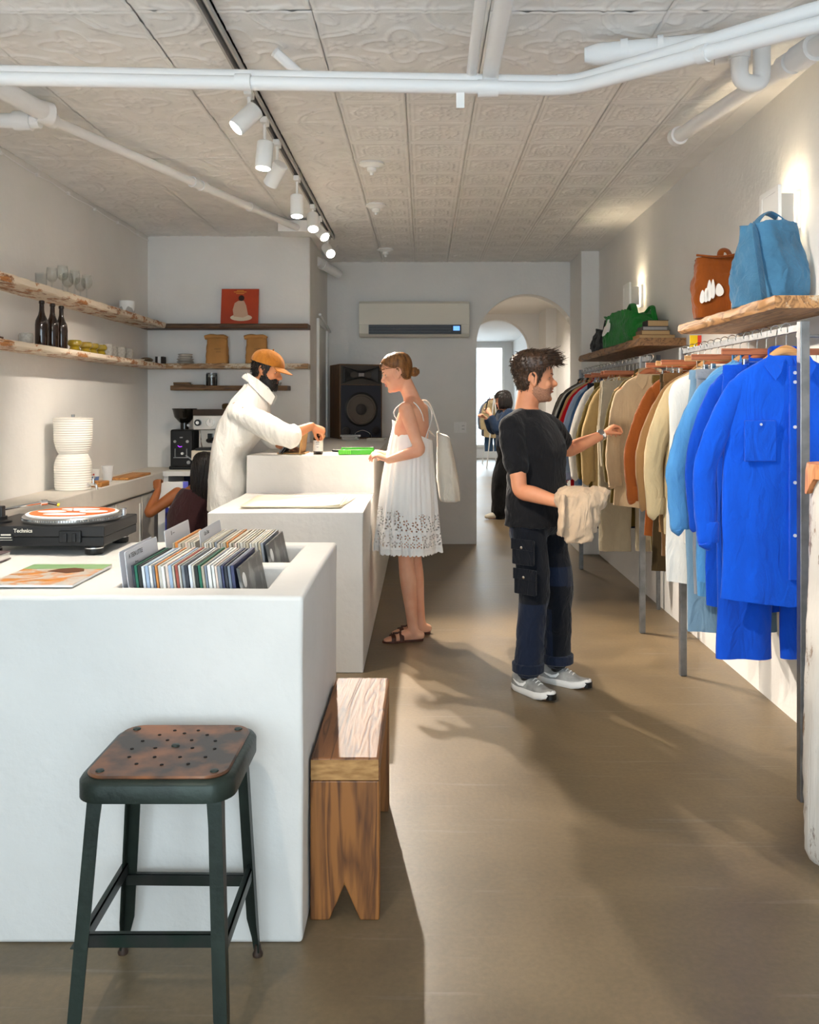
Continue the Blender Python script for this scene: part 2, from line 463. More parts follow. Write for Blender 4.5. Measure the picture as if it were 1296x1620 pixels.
# ---- ceiling slab with pressed tin panels
ceil = struct(MB().box(XL - .2, XR + .2, YF - .2, YB + .25, ZC + .012, ZC + .2).build('ceiling', CEILM, smooth=0))
def tin_mesh(kind, s, n):
    g = np.linspace(0, 1, n + 1); U, V = np.meshgrid(g, g, indexing='ij'); u, v = U - .5, V - .5
    bump = lambda d, w: np.exp(-(d / w) ** 2)
    r = np.hypot(u, v); m = np.maximum(abs(u), abs(v)); th = np.arctan2(v, u)
    h = np.zeros_like(u)
    if kind == 'A':
        h += .8 * bump(m - .475, .02) + .5 * bump(m - .40, .014)
        a, b = abs(u), abs(v)
        # stepped ring with notched corners
        st = np.maximum(np.maximum(a, b), (a + b) * .74 + .02 * np.sign(np.sin(28 * (a - b))))
        h += .8 * bump(st - .30, .018) + .45 * bump(st - .24, .012)
        h += .7 * bump(np.abs(a - b) - .0, .02) * (r > .40) * (r < .60)
        h += .75 * bump(r - .13 - .035 * np.cos(8 * th), .02) + .9 * bump(r, .045)
        h += .5 * bump(a, .012) * (b > .2) * (b < .38) + .5 * bump(b, .012) * (a > .2) * (a < .38)
    else:
        h += .9 * bump(m - .485, .012)
        for cx, cy in ((-.5, -.5), (-.5, .5), (.5, -.5), (.5, .5)):
            d = np.hypot(u - cx, v - cy); h += .8 * bump(d - .36, .014) + .55 * bump(d - .31, .009)
            t2 = np.arctan2(v - cy, u - cx); h += .7 * bump(d - .16 - .05 * np.cos(6 * t2), .02)
        h += .8 * bump(r - .20 - .06 * np.cos(4 * th), .016) + .7 * bump(r - .10 - .03 * np.cos(8 * th), .014) + .9 * bump(r, .03)
        for k in range(4):
            an = k * PI / 2 + PI / 4; px, py = .33 * math.cos(an), .33 * math.sin(an)
            d = np.hypot(u - px, v - py); t2 = np.arctan2(v - py, u - px)
            h += .7 * bump(d - .05 - .02 * np.cos(5 * t2), .013)
        for k in range(4):
            an = k * PI / 2; px, py = .40 * math.cos(an), .40 * math.sin(an)
            d = np.hypot(u - px, v - py); t2 = np.arctan2(v - py, u - px); h += .65 * bump(d - .045 - .018 * np.cos(6 * t2), .012)
    h = np.minimum(h, 1.1) * .0085
    mb = MB(); gap = .0015
    vs = [(x * (s - 2 * gap), y * (s - 2 * gap), -z) for x, y, z in zip(u.ravel(), v.ravel(), h.ravel())]
    fs = [(i * (n + 1) + j, i * (n + 1) + j + 1, (i + 1) * (n + 1) + j + 1, (i + 1) * (n + 1) + j) for i in range(n) for j in range(n)]
    mb.add(vs, fs); me = mb.mesh('tin_panel'); me.materials.append(CEILM)
    me.polygons.foreach_set('use_smooth', [True] * len(me.polygons)); me.update()
    return me
TA, TB = .335, .67
meA, meB = tin_mesh('A', TA, 44), tin_mesh('B', TB, 72)
rngc = random.Random(3)
def tin(me, x, y):
    o = bpy.data.objects.new('tin_panel', me); C.objects.link(o); o.parent = ceil
    o.location = Vector((x, y, ZC + rngc.uniform(-.002, .002))) - ceil.location
    o.rotation_euler = (rngc.uniform(-.004, .004), rngc.uniform(-.004, .004), rngc.choice((0, 1, 2, 3)) * PI / 2)
y = 4.0
while y < YB + .1:
    for k in range(6):
        tin(meA, -.42 + TA * (k + .5), y + TA / 2)
    y += TA
y = 1.99
while y < YB + .1:
    for k in range(3): tin(meB, -.42 - TB * (k + .5), y + TB / 2)
    if y < 3.9:
        for k in range(3): tin(meB, -.42 + TB * (k + .5), y + TB / 2)
    y += TB
# coved cornice along the right wall
struct(MB().prism([(0, 0), (-.13, 0), (-.125, -.02), (-.09, -.03), (-.085, -.045), (-.05, -.06), (-.03, -.10), (-.012, -.11), (0, -.15)], 6.0,
       frame((XR, 8.55, ZC), (1, 0, 0), (0, -1, 0)) @ Matrix.Diagonal((1, -1, 1, 1))).build('trim_1', CEILM, smooth=20))
# surface cable with clips along the left wall top
cb = thing('cable', 'thin white cable clipped along the top of the left wall', 'cable', (XL, 5, ZC - .05))
MB().sweep([(XL + .008, y, ZC - .045 + .006 * math.sin(y * 9)) for y in np.linspace(3.2, YN, 30)], .004, 6).build('wire', PIPE, cb)
for y in np.linspace(3.6, 7.5, 9): MB().box(XL, XL + .016, y - .012, y + .012, ZC - .055, ZC - .035).build('clip', PIPE, cb, smooth=0)

# door and frame in the side of the niche block
d1 = MB().box(-1.0, -.975, 8.28, 8.34, 1.117, 2.26).box(-1.0, -.975, 9.02, 9.08, 1.117, 2.26).box(-1.0, -.975, 8.34, 9.02, 2.20, 2.26).build('door_1', WHITE, smooth=0, bevel=.004)
struct(d1)
MB().box(-1.0, -.994, 8.34, 9.02, 1.117, 2.20).build('door_leaf', PLASTER, d1, smooth=0)
MB().cyl((-.965, 8.25, 2.29), (-.965, 9.15, 2.20), .012).build('door_track', PIPE, d1)

# ---- rooms beyond the arch
PL2 = mat('warm_white_plaster', '#e9e5df', .85, bump=.1, bscale=30, spec=.25)
struct(MB().box(1.76, 1.96, YB + .22, 12.4, 0, 2.85).build('wall_passage_right', PL2, smooth=0))
struct(MB().box(-.5, -.3, YB + .22, 12.4, 0, 2.85).build('wall_passage_left', PL2, smooth=0))
struct(MB().box(-.5, 1.96, YB + .22, 12.4, 2.72, 2.85).build('ceiling_passage', PL2, smooth=0))
struct(MB().box(1.62, 1.76, 11.7, 12.4, 0, 2.72).build('wall_passage_pier', PL2, smooth=0))
arch_wall('wall_passage_end', -.5, 1.96, 2.85, 12.4, 12.62, .61, 1.485, 2.21, PL2)
PL3 = mat('cool_white_plaster', '#f0f0ef', .8, spec=.25)
struct(MB().box(-1.2, -1.0, 12.62, 24, 0, 3.25).build('wall_far_left', PL3, smooth=0))
struct(MB().box(3.9, 4.1, 12.62, 24, 0, 3.25).build('wall_far_right', PL3, smooth=0))
struct(MB().box(2.42, 2.7, 19.0, 24, 0, 3.15).build('wall_far_pier', PL3, smooth=0))
struct(MB().box(1.96, 4.1, 12.4, 12.62, 0, 3.25).box(-1.2, -.5, 12.4, 12.62, 0, 3.25).box(-.5, 1.96, 12.4, 12.62, 2.85, 3.25).build('wall_far_front', PL3, smooth=0))
struct(MB().box(-1.2, 4.1, 12.62, 24.2, 3.15, 3.3).build('ceiling_far', PL3, smooth=0))
struct(MB().box(-1.2, .3, 24, 24.2, 0, 3.15).box(2.19, 4.1, 24, 24.2, 0, 3.15).box(.3, 2.19, 24, 24.2, 0, .3).box(.3, 2.19, 24, 24.2, 3.04, 3.15).build('wall_far_back', PL3, smooth=0))
w2 = struct(MB().box(.3, .36, 23.95, 24.1, .3, 3.04).box(2.13, 2.19, 23.95, 24.1, .3, 3.04).box(.36, 2.13, 23.95, 24.1, .3, .36).box(.36, 2.13, 23.95, 24.1, 2.98, 3.04)
            .box(1.22, 1.25, 24.0, 24.06, .36, 2.98).build('window_2', WHITE, smooth=0))
for a, b in ((.36, 1.22), (1.25, 2.13)): MB().box(a, b, 24.03, 24.036, .36, 2.98).build('window_pane', PANE, w2, smooth=0)

# ================================================================== LIGHTS
WARM = (1.0, .885, .755)
LENS = mat('lit_lens', (1, .93, .8, 1), .5, emit=22)
def spot(parent, loc, target, power, size=58, blend=.75, col=WARM, r=.022):
    d = bpy.data.lights.new('lamp', 'SPOT'); d.energy = power; d.color = col; d.spot_size = R(size); d.spot_blend = blend; d.shadow_soft_size = r
    o = bpy.data.objects.new('lamp', d); C.objects.link(o)
    v = Vector(target) - Vector(loc)
    M = XF[parent].inverted() @ (Matrix.Translation(Vector(loc)) @ v.to_track_quat('-Z', 'Y').to_matrix().to_4x4())
    o.parent = parent; o.matrix_local = M
    return o
XT, ZT = -.80, ZC - .03
tr = thing('track_rail', 'long grey lighting track running along the tin ceiling', 'track', (XT, 4.5, ZT))
TRM = mat('track_grey', '#b5b2ae', .5, metal=.1)
MB().box(XT - .022, XT - .012, .4, 7.75, ZT - .012, ZT + .03).box(XT + .012, XT + .022, .4, 7.75, ZT - .012, ZT + .03).box(XT - .022, XT + .022, .4, 7.75, ZT + .012, ZT + .03).build('channel', TRM, tr, smooth=0)
MB().box(XT - .006, XT + .006, .4, 7.75, ZT + .004, ZT + .012).build('slot', BLACK, tr, smooth=0)

def track_head(y, aim, power, label, drop=.10, size=60):
    t = thing('track_spotlight', label, 'spotlight', (XT, y, ZT - .012), 0, 'white spotlights on the ceiling track')
    j = Vector((XT, y, ZT - .05 - drop))
    MB().box(XT - .018, XT + .018, y - .04, y + .04, ZT - .045, ZT - .0125).build('adapter', WHITE, t, smooth=0, bevel=.005)
    MB().cyl((XT, y, ZT - .045), j, .008, n=10).build('stem', WHITE, t)
    a = (Vector(aim) - j).normalized()
    c = j + Vector((0, 0, -.01))
    MB().sweep([c - a * .05, c - a * .045, c + a * .085, c + a * .088], [.036, .042, .042, .039], 20).build('housing', WHITE, t)
    MB().sweep([c + a * .0885, c + a * .090], [.034, .034], 20).build('lens', LENS, t)
    spot(t, c + a * .1, aim, power * 1.25, size)
    return t
HEADS = [
    (4.06, (-2.2, 3.5, 1.2), 60, 'white track spotlight tilted toward the bottle shelf', .07),
    (4.46, (-1.0, 4.2, 0), 55, 'white track spotlight hanging straight down, next after the tilted one', .12),
    (4.84, (-2.2, 6.2, .9), 50, 'white track spotlight swung sideways, low against its neighbour', .12),
    (5.60, (-.75, 5.2, 0), 32, 'white track spotlight hanging straight down over the plaster counter', .12),
    (6.40, (-.6, 5.3, .9), 30, 'white track spotlight angled toward the shop front, lens in view', .06),
    (6.80, (1.1, 5.0, .5), 190, 'white track spotlight angled toward the clothes rail', .06),
    (7.40, (.7, 4.2, .5), 230, 'white track spotlight at the far end of the track', .10),
    (2.60, (-1.1, 3.0, .9), 42, 'white track spotlight above the turntable', .08),
    (2.30, (1.5, 3.9, 1.1), 105, 'white track spotlight aimed at the blue shirt', .08),
    (1.50, (-2.43, 3.6, 1.2), 60, 'white track spotlight aimed at the left wall', .08),
    (1.00, (.6, 2.4, 0), 22, 'white track spotlight nearest the shop window', .08),
]
for y, aim, pw, lb, dr in HEADS: track_head(y, aim, pw, lb, dr)

# wall sconces: open white box, lamp inside throws light up and down
def sconce(y, z, label):
    t = thing('wall_sconce', label, 'wall lamp', (XR, y, z - .09), 0, 'white box sconces on the right wall')
    x = XR
    MB().box(x - .02, x, y - .06, y + .06, z - .085, z + .085).build('back_plate', WHITE, t, smooth=0)
    fr = MB()
    for (a, b, c, d) in ((-.11, -.08, -.10, .10), (.08, .11, -.10, .10), (-.08, .08, .075, .10), (-.08, .08, -.10, -.075)):
        fr.box(x - .12, x - .105, y + a, y + b, z + c, z + d)
    fr.box(x - .118, x - .112, y - .08, y + .08, z - .075, z + .075)
    fr.build('shade', WHITE, t, smooth=0)
    for s_ in (-1, 1): MB().box(x - .10, x - .035, y + s_ * .072 - .003, y + s_ * .072 + .003, z - .07, z + .07).build('side_panel', mat('sconce_grey', '#b9b6b2', .6), t, smooth=0)
    MB().box(x - .105, x - .02, y - .015, y + .015, z - .012, z + .012).build('arm', WHITE, t, smooth=0)
    MB().sphere((x - .06, y, z + .03), .016).build('bulb', mat('lit_bulb', (1, .9, .7, 1), .5, emit=40), t)
    d = bpy.data.lights.new('lamp', 'POINT'); d.energy = 6; d.color = (1, .80, .52); d.shadow_soft_size = .03
    o = bpy.data.objects.new('lamp', d); C.objects.link(o); o.parent = t; o.location = (-.06, 0, .10)
    return t
sconce(6.9, 2.29, 'lit white box sconce above the green bag')
sconce(4.05, 2.33, 'lit white box sconce behind the blue bag')

# recessed downlights beyond the arch
DL = mat('lit_downlight', (1, .95, .85, 1), .5, emit=9)
def downlight(x, y, z, power, label, grp, col=(1, .92, .82)):
    t = thing('recessed_light', label, 'ceiling light', (x, y, z), 0, grp)
    MB().lathe([(.085, -.001), (.085, -.008), (.06, -.008), (.055, -.002)], (x, y, z), 24, cap=False).build('ring', WHITE, t)
    MB().lathe([(.055, -.003), (.001, -.003)], (x, y, z), 20).build('lens', DL, t)
    d = bpy.data.lights.new('lamp', 'SPOT'); d.energy = power; d.color = col; d.spot_size = R(150); d.spot_blend = .8; d.shadow_soft_size = .05
    o = bpy.data.objects.new('lamp', d); C.objects.link(o); o.parent = t; o.location = (0, 0, -.02)
downlight(.80, 10.6, 2.72, 70, 'round recessed downlight in the passage ceiling', 'passage downlights')
downlight(1.15, 13.8, 3.15, 60, 'lit recessed downlight just past the second arch', 'far room downlights')
for x, y in ((1.75, 15.0), (.95, 16.8), (.9, 19.0), (.85, 21.5)):
    downlight(x, y, 3.15, 60, 'recessed downlight in the far room ceiling', 'far room downlights')
v = thing('ceiling_vent', 'flat round grey ceiling vent just past the second arch', 'vent', (1.2, 13.2, 3.15))
MB().lathe([(.001, -.02), (.10, -.02), (.115, -.01), (.12, 0)], (1.2, 13.2, 3.15), 28).build('disc', GALV, v)
MB().lathe([(.12, -.003), (.15, -.003), (.15, 0)], (1.2, 13.2, 3.15), 28, cap=False).build('rim', WHITE, v)

# ================================================================== PIPES
def pipe_thing(name, label, runs, fit=(), m=PIPE):
    a = Vector(runs[0][0][0])
    t = thing(name, label, 'pipe', a, 0, 'white painted ceiling pipes')
    for pts, r in runs: MB().sweep(pts, r, 16, sub=1).build('pipe_run', m, t)
    for p, q, r in fit: MB().sweep([p, q], r, 16).build('fitting', m, t)
    return t
def arc_pts(a, c, b, n=7):
    a, b, c = Vector(a), Vector(b), Vector(c)
    return [a * (1 - t) ** 2 + c * 2 * t * (1 - t) + b * t * t for t in np.linspace(0, 1, n)]
def elbowed(pts, r=.09):
    pts = [Vector(p) for p in pts]; out = [pts[0]]
    for i in range(1, len(pts) - 1):
        a = pts[i] + (pts[i - 1] - pts[i]).normalized() * r; b = pts[i] + (pts[i + 1] - pts[i]).normalized() * r
        out += arc_pts(a, pts[i], b)
    return out + [pts[-1]]
def Q(x, y, z):
    """point at height z seen at pixel x, y."""
    Z = (z - EYE) * F_PX / (CY - y); return Vector(((x - CX) * Z / F_PX, Z, z))
za, zb = 2.76, 2.70
cA = [(-2.43, Q(0, 108, za).y, za), Q(905, 130, za), Q(1296, 13, za), Q(1296, 13, za) + Vector((.4, -.27, 0))]
pipe_thing('overhead_pipe', 'upper white pipe of the pair crossing the ceiling, running on to the right wall', [(elbowed(cA), .026)],
           [(Q(893, 130, za) - Vector((.03, 0, 0)), Q(893, 130, za) + Vector((.02, 0, 0)), .031)])
cB = [(-2.43, Q(0, 118, zb).y, zb), Q(900, 141, zb), Q(1296, 38, zb), Q(1296, 38, zb) + Vector((.4, -.27, 0))]
pB = pipe_thing('overhead_pipe', 'lower white pipe of the pair crossing the ceiling, with a taped joint', [(elbowed(cB), .027)],
           [(Q(772, 140, zb) - Vector((.04, 0, 0)), Q(772, 140, zb) + Vector((.04, 0, 0)), .034), (Q(385, 130, zb) - Vector((.03, 0, 0)), Q(385, 130, zb) + Vector((.03, 0, 0)), .032),
            (Q(1105, 88, zb), Q(1120, 83, zb), .033)])
q = Q(728, 141, zb)
MB().box(q.x - .016, q.x + .016, q.y - .032, q.y - .029, q.z - .085, q.z + .02).build('tape_tab', WHITE, pB, smooth=0)
for x, r, lb, z in ((746, .021, 'thinner white pipe branching from the crossing pair towards the shop window', za), (776, .032, 'thicker white pipe branching from the crossing pair towards the shop window', za - .01)):
    a = Q(x, 128, z)
    pipe_thing('branch_pipe', lb, [(elbowed([a + Vector((0, 0, -.05)), a + Vector((0, 0, .03)), (a.x - .02, .2, z + .03)], .05), r)], [(a + Vector((0, 0, -.055)), a + Vector((0, 0, -.02)), r + .006)])
# left: pipe running diagonally to a box over the niche
s, e = Q(72, 186, 2.85), Vector((-.99, 7.12, 2.862))
d = (e - s).normalized()
lp = pipe_thing('sprinkler_pipe', 'white sprinkler pipe running diagonally over the kitchen shelves into a ceiling box', [([s, e], .027)],
           [(s + d * k - d * .03, s + d * k + d * .03, .034) for k in (1.35, 1.45, 2.1)] + [(s - d * .06, s + d * .05, .042)])
MB().box(-1.16, -.86, 7.05, 7.30, ZC - .105, ZC - .016).build('box', WHITE, lp, smooth=0, bevel=.004)
a = Q(70, 178, 2.84)
pipe_thing('elbow_pipe', 'thick lagged white pipe slanting down to a joint near the left wall', [([Q(0, 140, 2.84) + Vector((-.25, -.25, 0)), Q(0, 140, 2.84), a], .045)], [(a - Vector((.03, .03, 0)), a + Vector((.02, .03, 0)), .055)])
pipe_thing('stub_pipe', 'short white pipe run from the left wall to the slanting joint', [([(-2.43, a.y, 2.80), (a.x - .02, a.y, 2.80)], .036)], [((a.x - .14, a.y, 2.80), (a.x - .06, a.y, 2.80), .046)])
# right: larger pipes by the cornice
s, e = Q(1072, 216, 2.85), Q(1285, 78, 2.82); d = (e - s).normalized()
pipe_thing('drain_pipe', 'white drain pipe climbing along the right cornice', [([s, e + d * .5], .036)], [(s - d * .02, s + d * .03, .048), (e - d * .10, e + d * .02, .052), (e - d * .2, e - d * .14, .048)])
a = Q(925, 88, 2.86); b = Q(1160, 66, 2.86)
pipe_thing('drain_pipe', 'white pipe with a rounded elbow end lying against the tin ceiling', [([a, a + Vector((.05, -.01, 0)), b], [.03, .044, .04])], [(a.lerp(b, .25), a.lerp(b, .30), .05), (a.lerp(b, .5), a.lerp(b, .54), .052)])
a = Q(1190, 78, 2.86)
pipe_thing('trap_pipe', 'white U-shaped trap pipe hanging by the right cornice', [(elbowed([a + Vector((-.05, 0, .05)), a + Vector((-.05, 0, -.13)), a + Vector((.05, .03, -.13)), a + Vector((.05, .03, .05))], .045), .034)],
           [(a + Vector((-.05, 0, -.04)), a + Vector((-.05, 0, 0)), .042)])
a = Q(1130, 93, 2.86)
pipe_thing('stub_pipe', 'tiny white pipe stub beside the U-shaped trap', [([a, a + Vector((.09, -.02, .01))], .026)])
a = Q(448, 98, 2.88)
pipe_thing('stub_pipe', 'short white stub beside the lighting track', [([a + Vector((-.03, -.03, .03)), a + Vector((.06, .05, -.03))], .022)])
pipe_thing('stub_pipe', 'short white pipe end in the corner over the loudspeaker', [([(-1.0, 8.35, 2.80), (-.84, 8.75, 2.74)], .045)], [((-.97, 8.42, 2.79), (-.95, 8.47, 2.783), .052)])
# smoke detectors / sprinkler roses
for (x, y, lb) in ((588, 258, 'white ceiling rose nearest the crossing pipes'), (595, 324, 'white ceiling rose, middle one of three'), (610, 394, 'white ceiling rose nearest the air conditioner')):
    p = Q(x, y, ZC - .005)
    t = thing('ceiling_rose', lb, 'sprinkler', p, 0, 'sprinkler roses along the ceiling')
    MB().lathe([(.075, .005), (.078, -.012), (.05, -.022), (.045, -.03)], p, 24).build('plate', WHITE, t)
    MB().lathe([(.03, -.03), (.028, -.05), (.012, -.06), (.010, -.075), (.001, -.078)], p, 18).build('head', WHITE, t)
# ================================================================== COUNTERS AND SHELVES
def blocks(xs, ys, h, base=0.0):
    """watertight stepped block from a height per cell (h[i][j], i along x, j along y)."""
    mb = MB(); nx, ny = len(xs) - 1, len(ys) - 1
    H = lambda i, j: h[i][j] if 0 <= i < nx and 0 <= j < ny and h[i][j] is not None else base
    for i in range(nx):
        for j in range(ny):
            z = H(i, j); x0, x1, y0, y1 = xs[i], xs[i + 1], ys[j], ys[j + 1]
            if z > base:
                mb.add([(x0, y0, z), (x1, y0, z), (x1, y1, z), (x0, y1, z)], [(0, 1, 2, 3)])
                mb.add([(x0, y0, base), (x1, y0, base), (x1, y1, base), (x0, y1, base)], [(3, 2, 1, 0)])
            for (a, b, q) in (((x0, y0), (x1, y0), H(i, j - 1)), ((x1, y0), (x1, y1), H(i + 1, j)), ((x1, y1), (x0, y1), H(i, j + 1)), ((x0, y1), (x0, y0), H(i - 1, j))):
                if z > q: mb.add([(*a, q), (*b, q), (*b, z), (*a, z)], [(0, 1, 2, 3)])
    return mb
def plaster_obj(mb, name, m, cut=.09, seed=1, amp=.0035):
    me = mb.mesh(name); bm = bmesh.new(); bm.from_mesh(me)
    bmesh.ops.remove_doubles(bm, verts=bm.verts, dist=1e-4)
    for ax in range(3):
        lo = min(v.co[ax] for v in bm.verts); hi = max(v.co[ax] for v in bm.verts)
        k = lo + cut
        while k < hi:
            pn = [0, 0, 0]; pn[ax] = 1; pc = [0, 0, 0]; pc[ax] = k
            bmesh.ops.bisect_plane(bm, geom=bm.verts[:] + bm.edges[:] + bm.faces[:], plane_co=pc, plane_no=pn); k += cut
    bmesh.ops.remove_doubles(bm, verts=bm.verts, dist=1e-4)
    bmesh.ops.recalc_face_normals(bm, faces=bm.faces)
    bm.to_mesh(me); bm.free(); me.update()
    a = co(me); d = np.stack([folds(a, 7, seed + k, (1, 1, 1)) for k in range(3)], 1) * amp
    d[a[:, 2] < .002] = 0
    setco(me, a + d)
    return mesh_obj(name, me, m, smooth=45, bevel=.011, seg=3)
TOP1 = .935
RC = plaster_obj(blocks([-1.72, -.86, -.44, -.325], [2.38, 2.49, 2.83, 2.900, 3.252, 3.335],
        [[TOP1] * 5, [TOP1, .675, TOP1, .675, TOP1], [TOP1] * 5]), 'record_counter', COUNTER, seed=2)
tag(RC, 'white plaster counter with two sunken record bins and a turntable on it', 'counter')
LOW, HI = .868, 1.117
MC = plaster_obj(blocks([-1.165, -.325], [4.78, 5.83, 7.785], [[LOW, HI]]), 'service_counter', COUNTER, seed=5, cut=.12)
SPL = plaster_obj(blocks([-.99, -.325], [7.79, 9.19], [[HI]]), 'speaker_plinth', COUNTER, seed=6, cut=.12)
tag(SPL, 'plaster end block of the counter that carries the loudspeaker', 'counter')
tag(MC, 'long stepped white plaster service counter the barista stands at', 'counter')

# ledge along the left wall
LG = thing('ledge_cabinet', 'low plaster ledge cabinet along the left wall under the shelves', 'cabinet', (-2.28, 5.6, 0))
LEDM = mat('grey_plaster', '#dcd6cc', .8, var=.08, vscale=3, bump=.25, bscale=20, spec=.3)
MB().box(XL + .003, -2.13, 3.3, 7.79, .77, .90).build('worktop', LEDM, LG, smooth=0, bevel=.008)
MB().box(XL + .003, -2.17, 3.3, 7.79, 0, .77).build('body', LEDM, LG, smooth=0)
yy = 3.32
while yy < 7.0:
    dr = MB().box(-2.17, -2.15, yy, yy + .56, .06, .755).build('door', LEDM, LG, smooth=0, bevel=.003)
    MB().box(-2.15, -2.142, yy + .50, yy + .525, .35, .70).build('pull', PLASTER, dr, smooth=0)
    yy += .575
BK = thing('back_counter', 'white shelf counter under the espresso machine', 'cabinet', (-1.6, 7.5, 0))
MB().box(-2.128, -1.172, 7.22, 7.79, .865, .905).build('worktop', PLASTER, BK, smooth=0, bevel=.004)
MB().box(-2.128, -2.09, 7.25, 7.79, 0, .865).build('side_panel', PLASTER, BK, smooth=0)
MB().box(-1.21, -1.172, 7.25, 7.79, 0, .865).build('side_panel', PLASTER, BK, smooth=0)
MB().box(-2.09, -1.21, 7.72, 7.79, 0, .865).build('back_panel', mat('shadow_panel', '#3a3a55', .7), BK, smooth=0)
MB().box(-2.09, -1.21, 7.27, 7.72, .38, .41).build('shelf_board', PLASTER, BK, smooth=0)
BOXB = mat('blue_carton', '#3a3a86', .6)
MB().box(-1.98, -1.55, 7.34, 7.64, .411, .74).build('storage_box', BOXB, smooth=0, bevel=.004)
tag(bpy.data.objects['storage_box'], 'dark blue carton on the shelf below the espresso machine', 'box')
# poster board the crouching person holds
pb = thing('poster_board', 'white framed board with a blue and orange poster held by the crouching person', 'poster', (-1.98, 7.0, .28), R(14))
MB().box(-.115, .115, -.012, .012, 0, .56).build('board', WHITE, pb, smooth=0, bevel=.003, local=True)
MB().box(-.06, .115, -.014, -.0121, .02, .45).build('print', mat('poster_print', '#3f4fd0', .5, col2='#1c1440', vscale=9, contrast=(.4, .6)), pb, smooth=0, local=True)
MB().box(.075, .115, -.0155, -.0141, .02, .56).build('blue_strip', mat('poster_strip', '#6a6fe0', .5), pb, smooth=0, local=True)
fig = MB()
for k in range(7):
    x = -.05 + .016 * k; fig.prism([(x, .05), (x + .008, .05), (x + .011, .16 + .02 * (k % 3)), (x + .003, .19 + .012 * (k % 2))], .0012, frame((0, -.0155, 0), (1, 0, 0), (0, -1, 0)))
fig.build('orange_figure', mat('poster_orange', '#d8742a', .5), pb, smooth=0, local=True)
for z in (.40, .365):
    for k in range(4): MB().box(-.038 + k * .02, -.024 + k * .02, -.0158, -.0141, z - .012, z + .012).build('lettering', WHITE, pb, smooth=0, local=True)

# ---- rustic shelves
PAINTW = wood('peeling_paint_board', '#b9793f', '#6b3d1c', '#e6d8c3', axis=1, paint_amt=.47)
PAINTX = wood('peeling_paint_board_x', '#a8825a', '#5b4128', '#cfc2ac', axis=0, paint_amt=.52)
DKW = wood('dark_reclaimed_board', '#5a3d22', '#2a1a0e', axis=0)
DKW2 = wood('brown_reclaimed_board', '#7a5836', '#33231a', axis=0)
def plank(name, label, x0, x1, y0, y1, z0, z1, m, seed=0, amp=.006, grp=None):
    ax = 1 if (y1 - y0) > (x1 - x0) else 0
    L = (y1 - y0) if ax else (x1 - x0); n = max(8, int(L / .05)); rg = random.Random(seed); rs = []
    for i in range(n + 1):
        t = i / n; e = [rg.uniform(-amp, amp) for _ in range(8)]
        if ax:
            y = y0 + L * t; rs.append([(x0, y, z0), (x0, y, z1), ((x0 + x1) / 2, y, z1), (x1 - .006 + e[0], y, z1), (x1 + e[1] * .6, y, z1 - .008), (x1 + e[2] * .6, y, z0 + .008), (x1 - .008 + e[3], y, z0), ((x0 + x1) / 2, y, z0)])
        else:
            x = x0 + L * t; rs.append([(x, y1, z0), (x, y1, z1), (x, (y0 + y1) / 2, z1), (x, y0 + .006 + e[0], z1), (x, y0 + e[1] * .6, z1 - .008), (x, y0 + e[2] * .6, z0 + .008), (x, y0 + .008 + e[3], z0), (x, (y0 + y1) / 2, z0)])
    o = MB().rings(rs).build(name, m, smooth=35)
    return tag(o, label, 'shelf', grp)
ZS1, ZS2 = 2.15, 1.797
plank('wall_shelf', 'peeling painted shelf board on the left wall holding wine glasses', XL, -2.21, 3.3, 7.59, ZS1 - .045, ZS1, PAINTW, 1)
plank('wall_shelf', 'peeling painted shelf board on the left wall holding brown bottles', XL, -2.21, 3.3, 7.59, ZS2 - .037, ZS2, PAINTW, 2)
plank('wall_shelf', 'dark board shelf on the niche wall holding the red album', XL, -.995, 7.6, YN, ZS1 - .045, ZS1 - .004, DKW, 3, .002)
plank('wall_shelf', 'worn board shelf on the niche wall holding paper bags', XL, -.995, 7.6, YN, ZS2 - .038, ZS2 + .006, PAINTX, 4, .004)
plank('wall_shelf', 'short dark shelf below the paper bags', -2.175, -1.17, 7.6, YN, 1.572, 1.613, DKW2, 5, .003)

# ---- things on the left shelves
def yl(x, X=-2.29): return X * F_PX / (x - CX)
AMBER = mat('amber_glass', '#1e0e05', .08, spec=.6, coat=.3)
prof_b = [(.001, 0), (.036, 0), (.038, .008), (.038, .13), (.035, .155), (.020, .19), (.0145, .215), (.0135, .255), (.0165, .258), (.0165, .272), (.012, .276), (.010, .27), (.001, .26)]
for k, (x, w) in enumerate(((66, 'beside the grey cup'), (83, 'in the middle of the three'), (97, 'beside the amber glasses'))):
    tag(MB().lathe(prof_b, (-2.285, yl(x, -2.285), ZS2), 28).build('beer_bottle', AMBER), 'brown glass bottle on the lower shelf ' + w, 'bottle', 'brown bottles on the lower shelf')
CLEAR = mat('clear_glass', '#f4f6f6', .03, trans=1, spec=.5, ior=1.3)
wine = [(.001, .0), (.032, .001), (.030, .003), (.005, .006), (.004, .06), (.006, .068), (.022, .078), (.033, .095), (.036, .118), (.033, .145), (.029, .165), (.028, .165), (.032, .145), (.0345, .118), (.031, .096), (.02, .082), (.001, .075)]
for k, (x, X) in enumerate(((82, -2.345), (99, -2.25), (107, -2.345), (118, -2.25), (127, -2.345), (137, -2.25))):
    tag(MB().lathe(wine, (X, yl(x, X), ZS1), 28).build('wine_glass', GLASSW), 'clear stemmed wine glass on the upper left shelf', 'glass', 'wine glasses on the upper shelf')
tag(MB().lathe([(.001, 0), (.03, 0), (.033, .003), (.035, .10), (.0335, .10), (.031, .006), (.001, .005)], (-2.33, yl(65, -2.33), ZS1), 24).build('tumbler', GLASSW), 'clear straight tumbler standing before the wine glasses', 'glass')
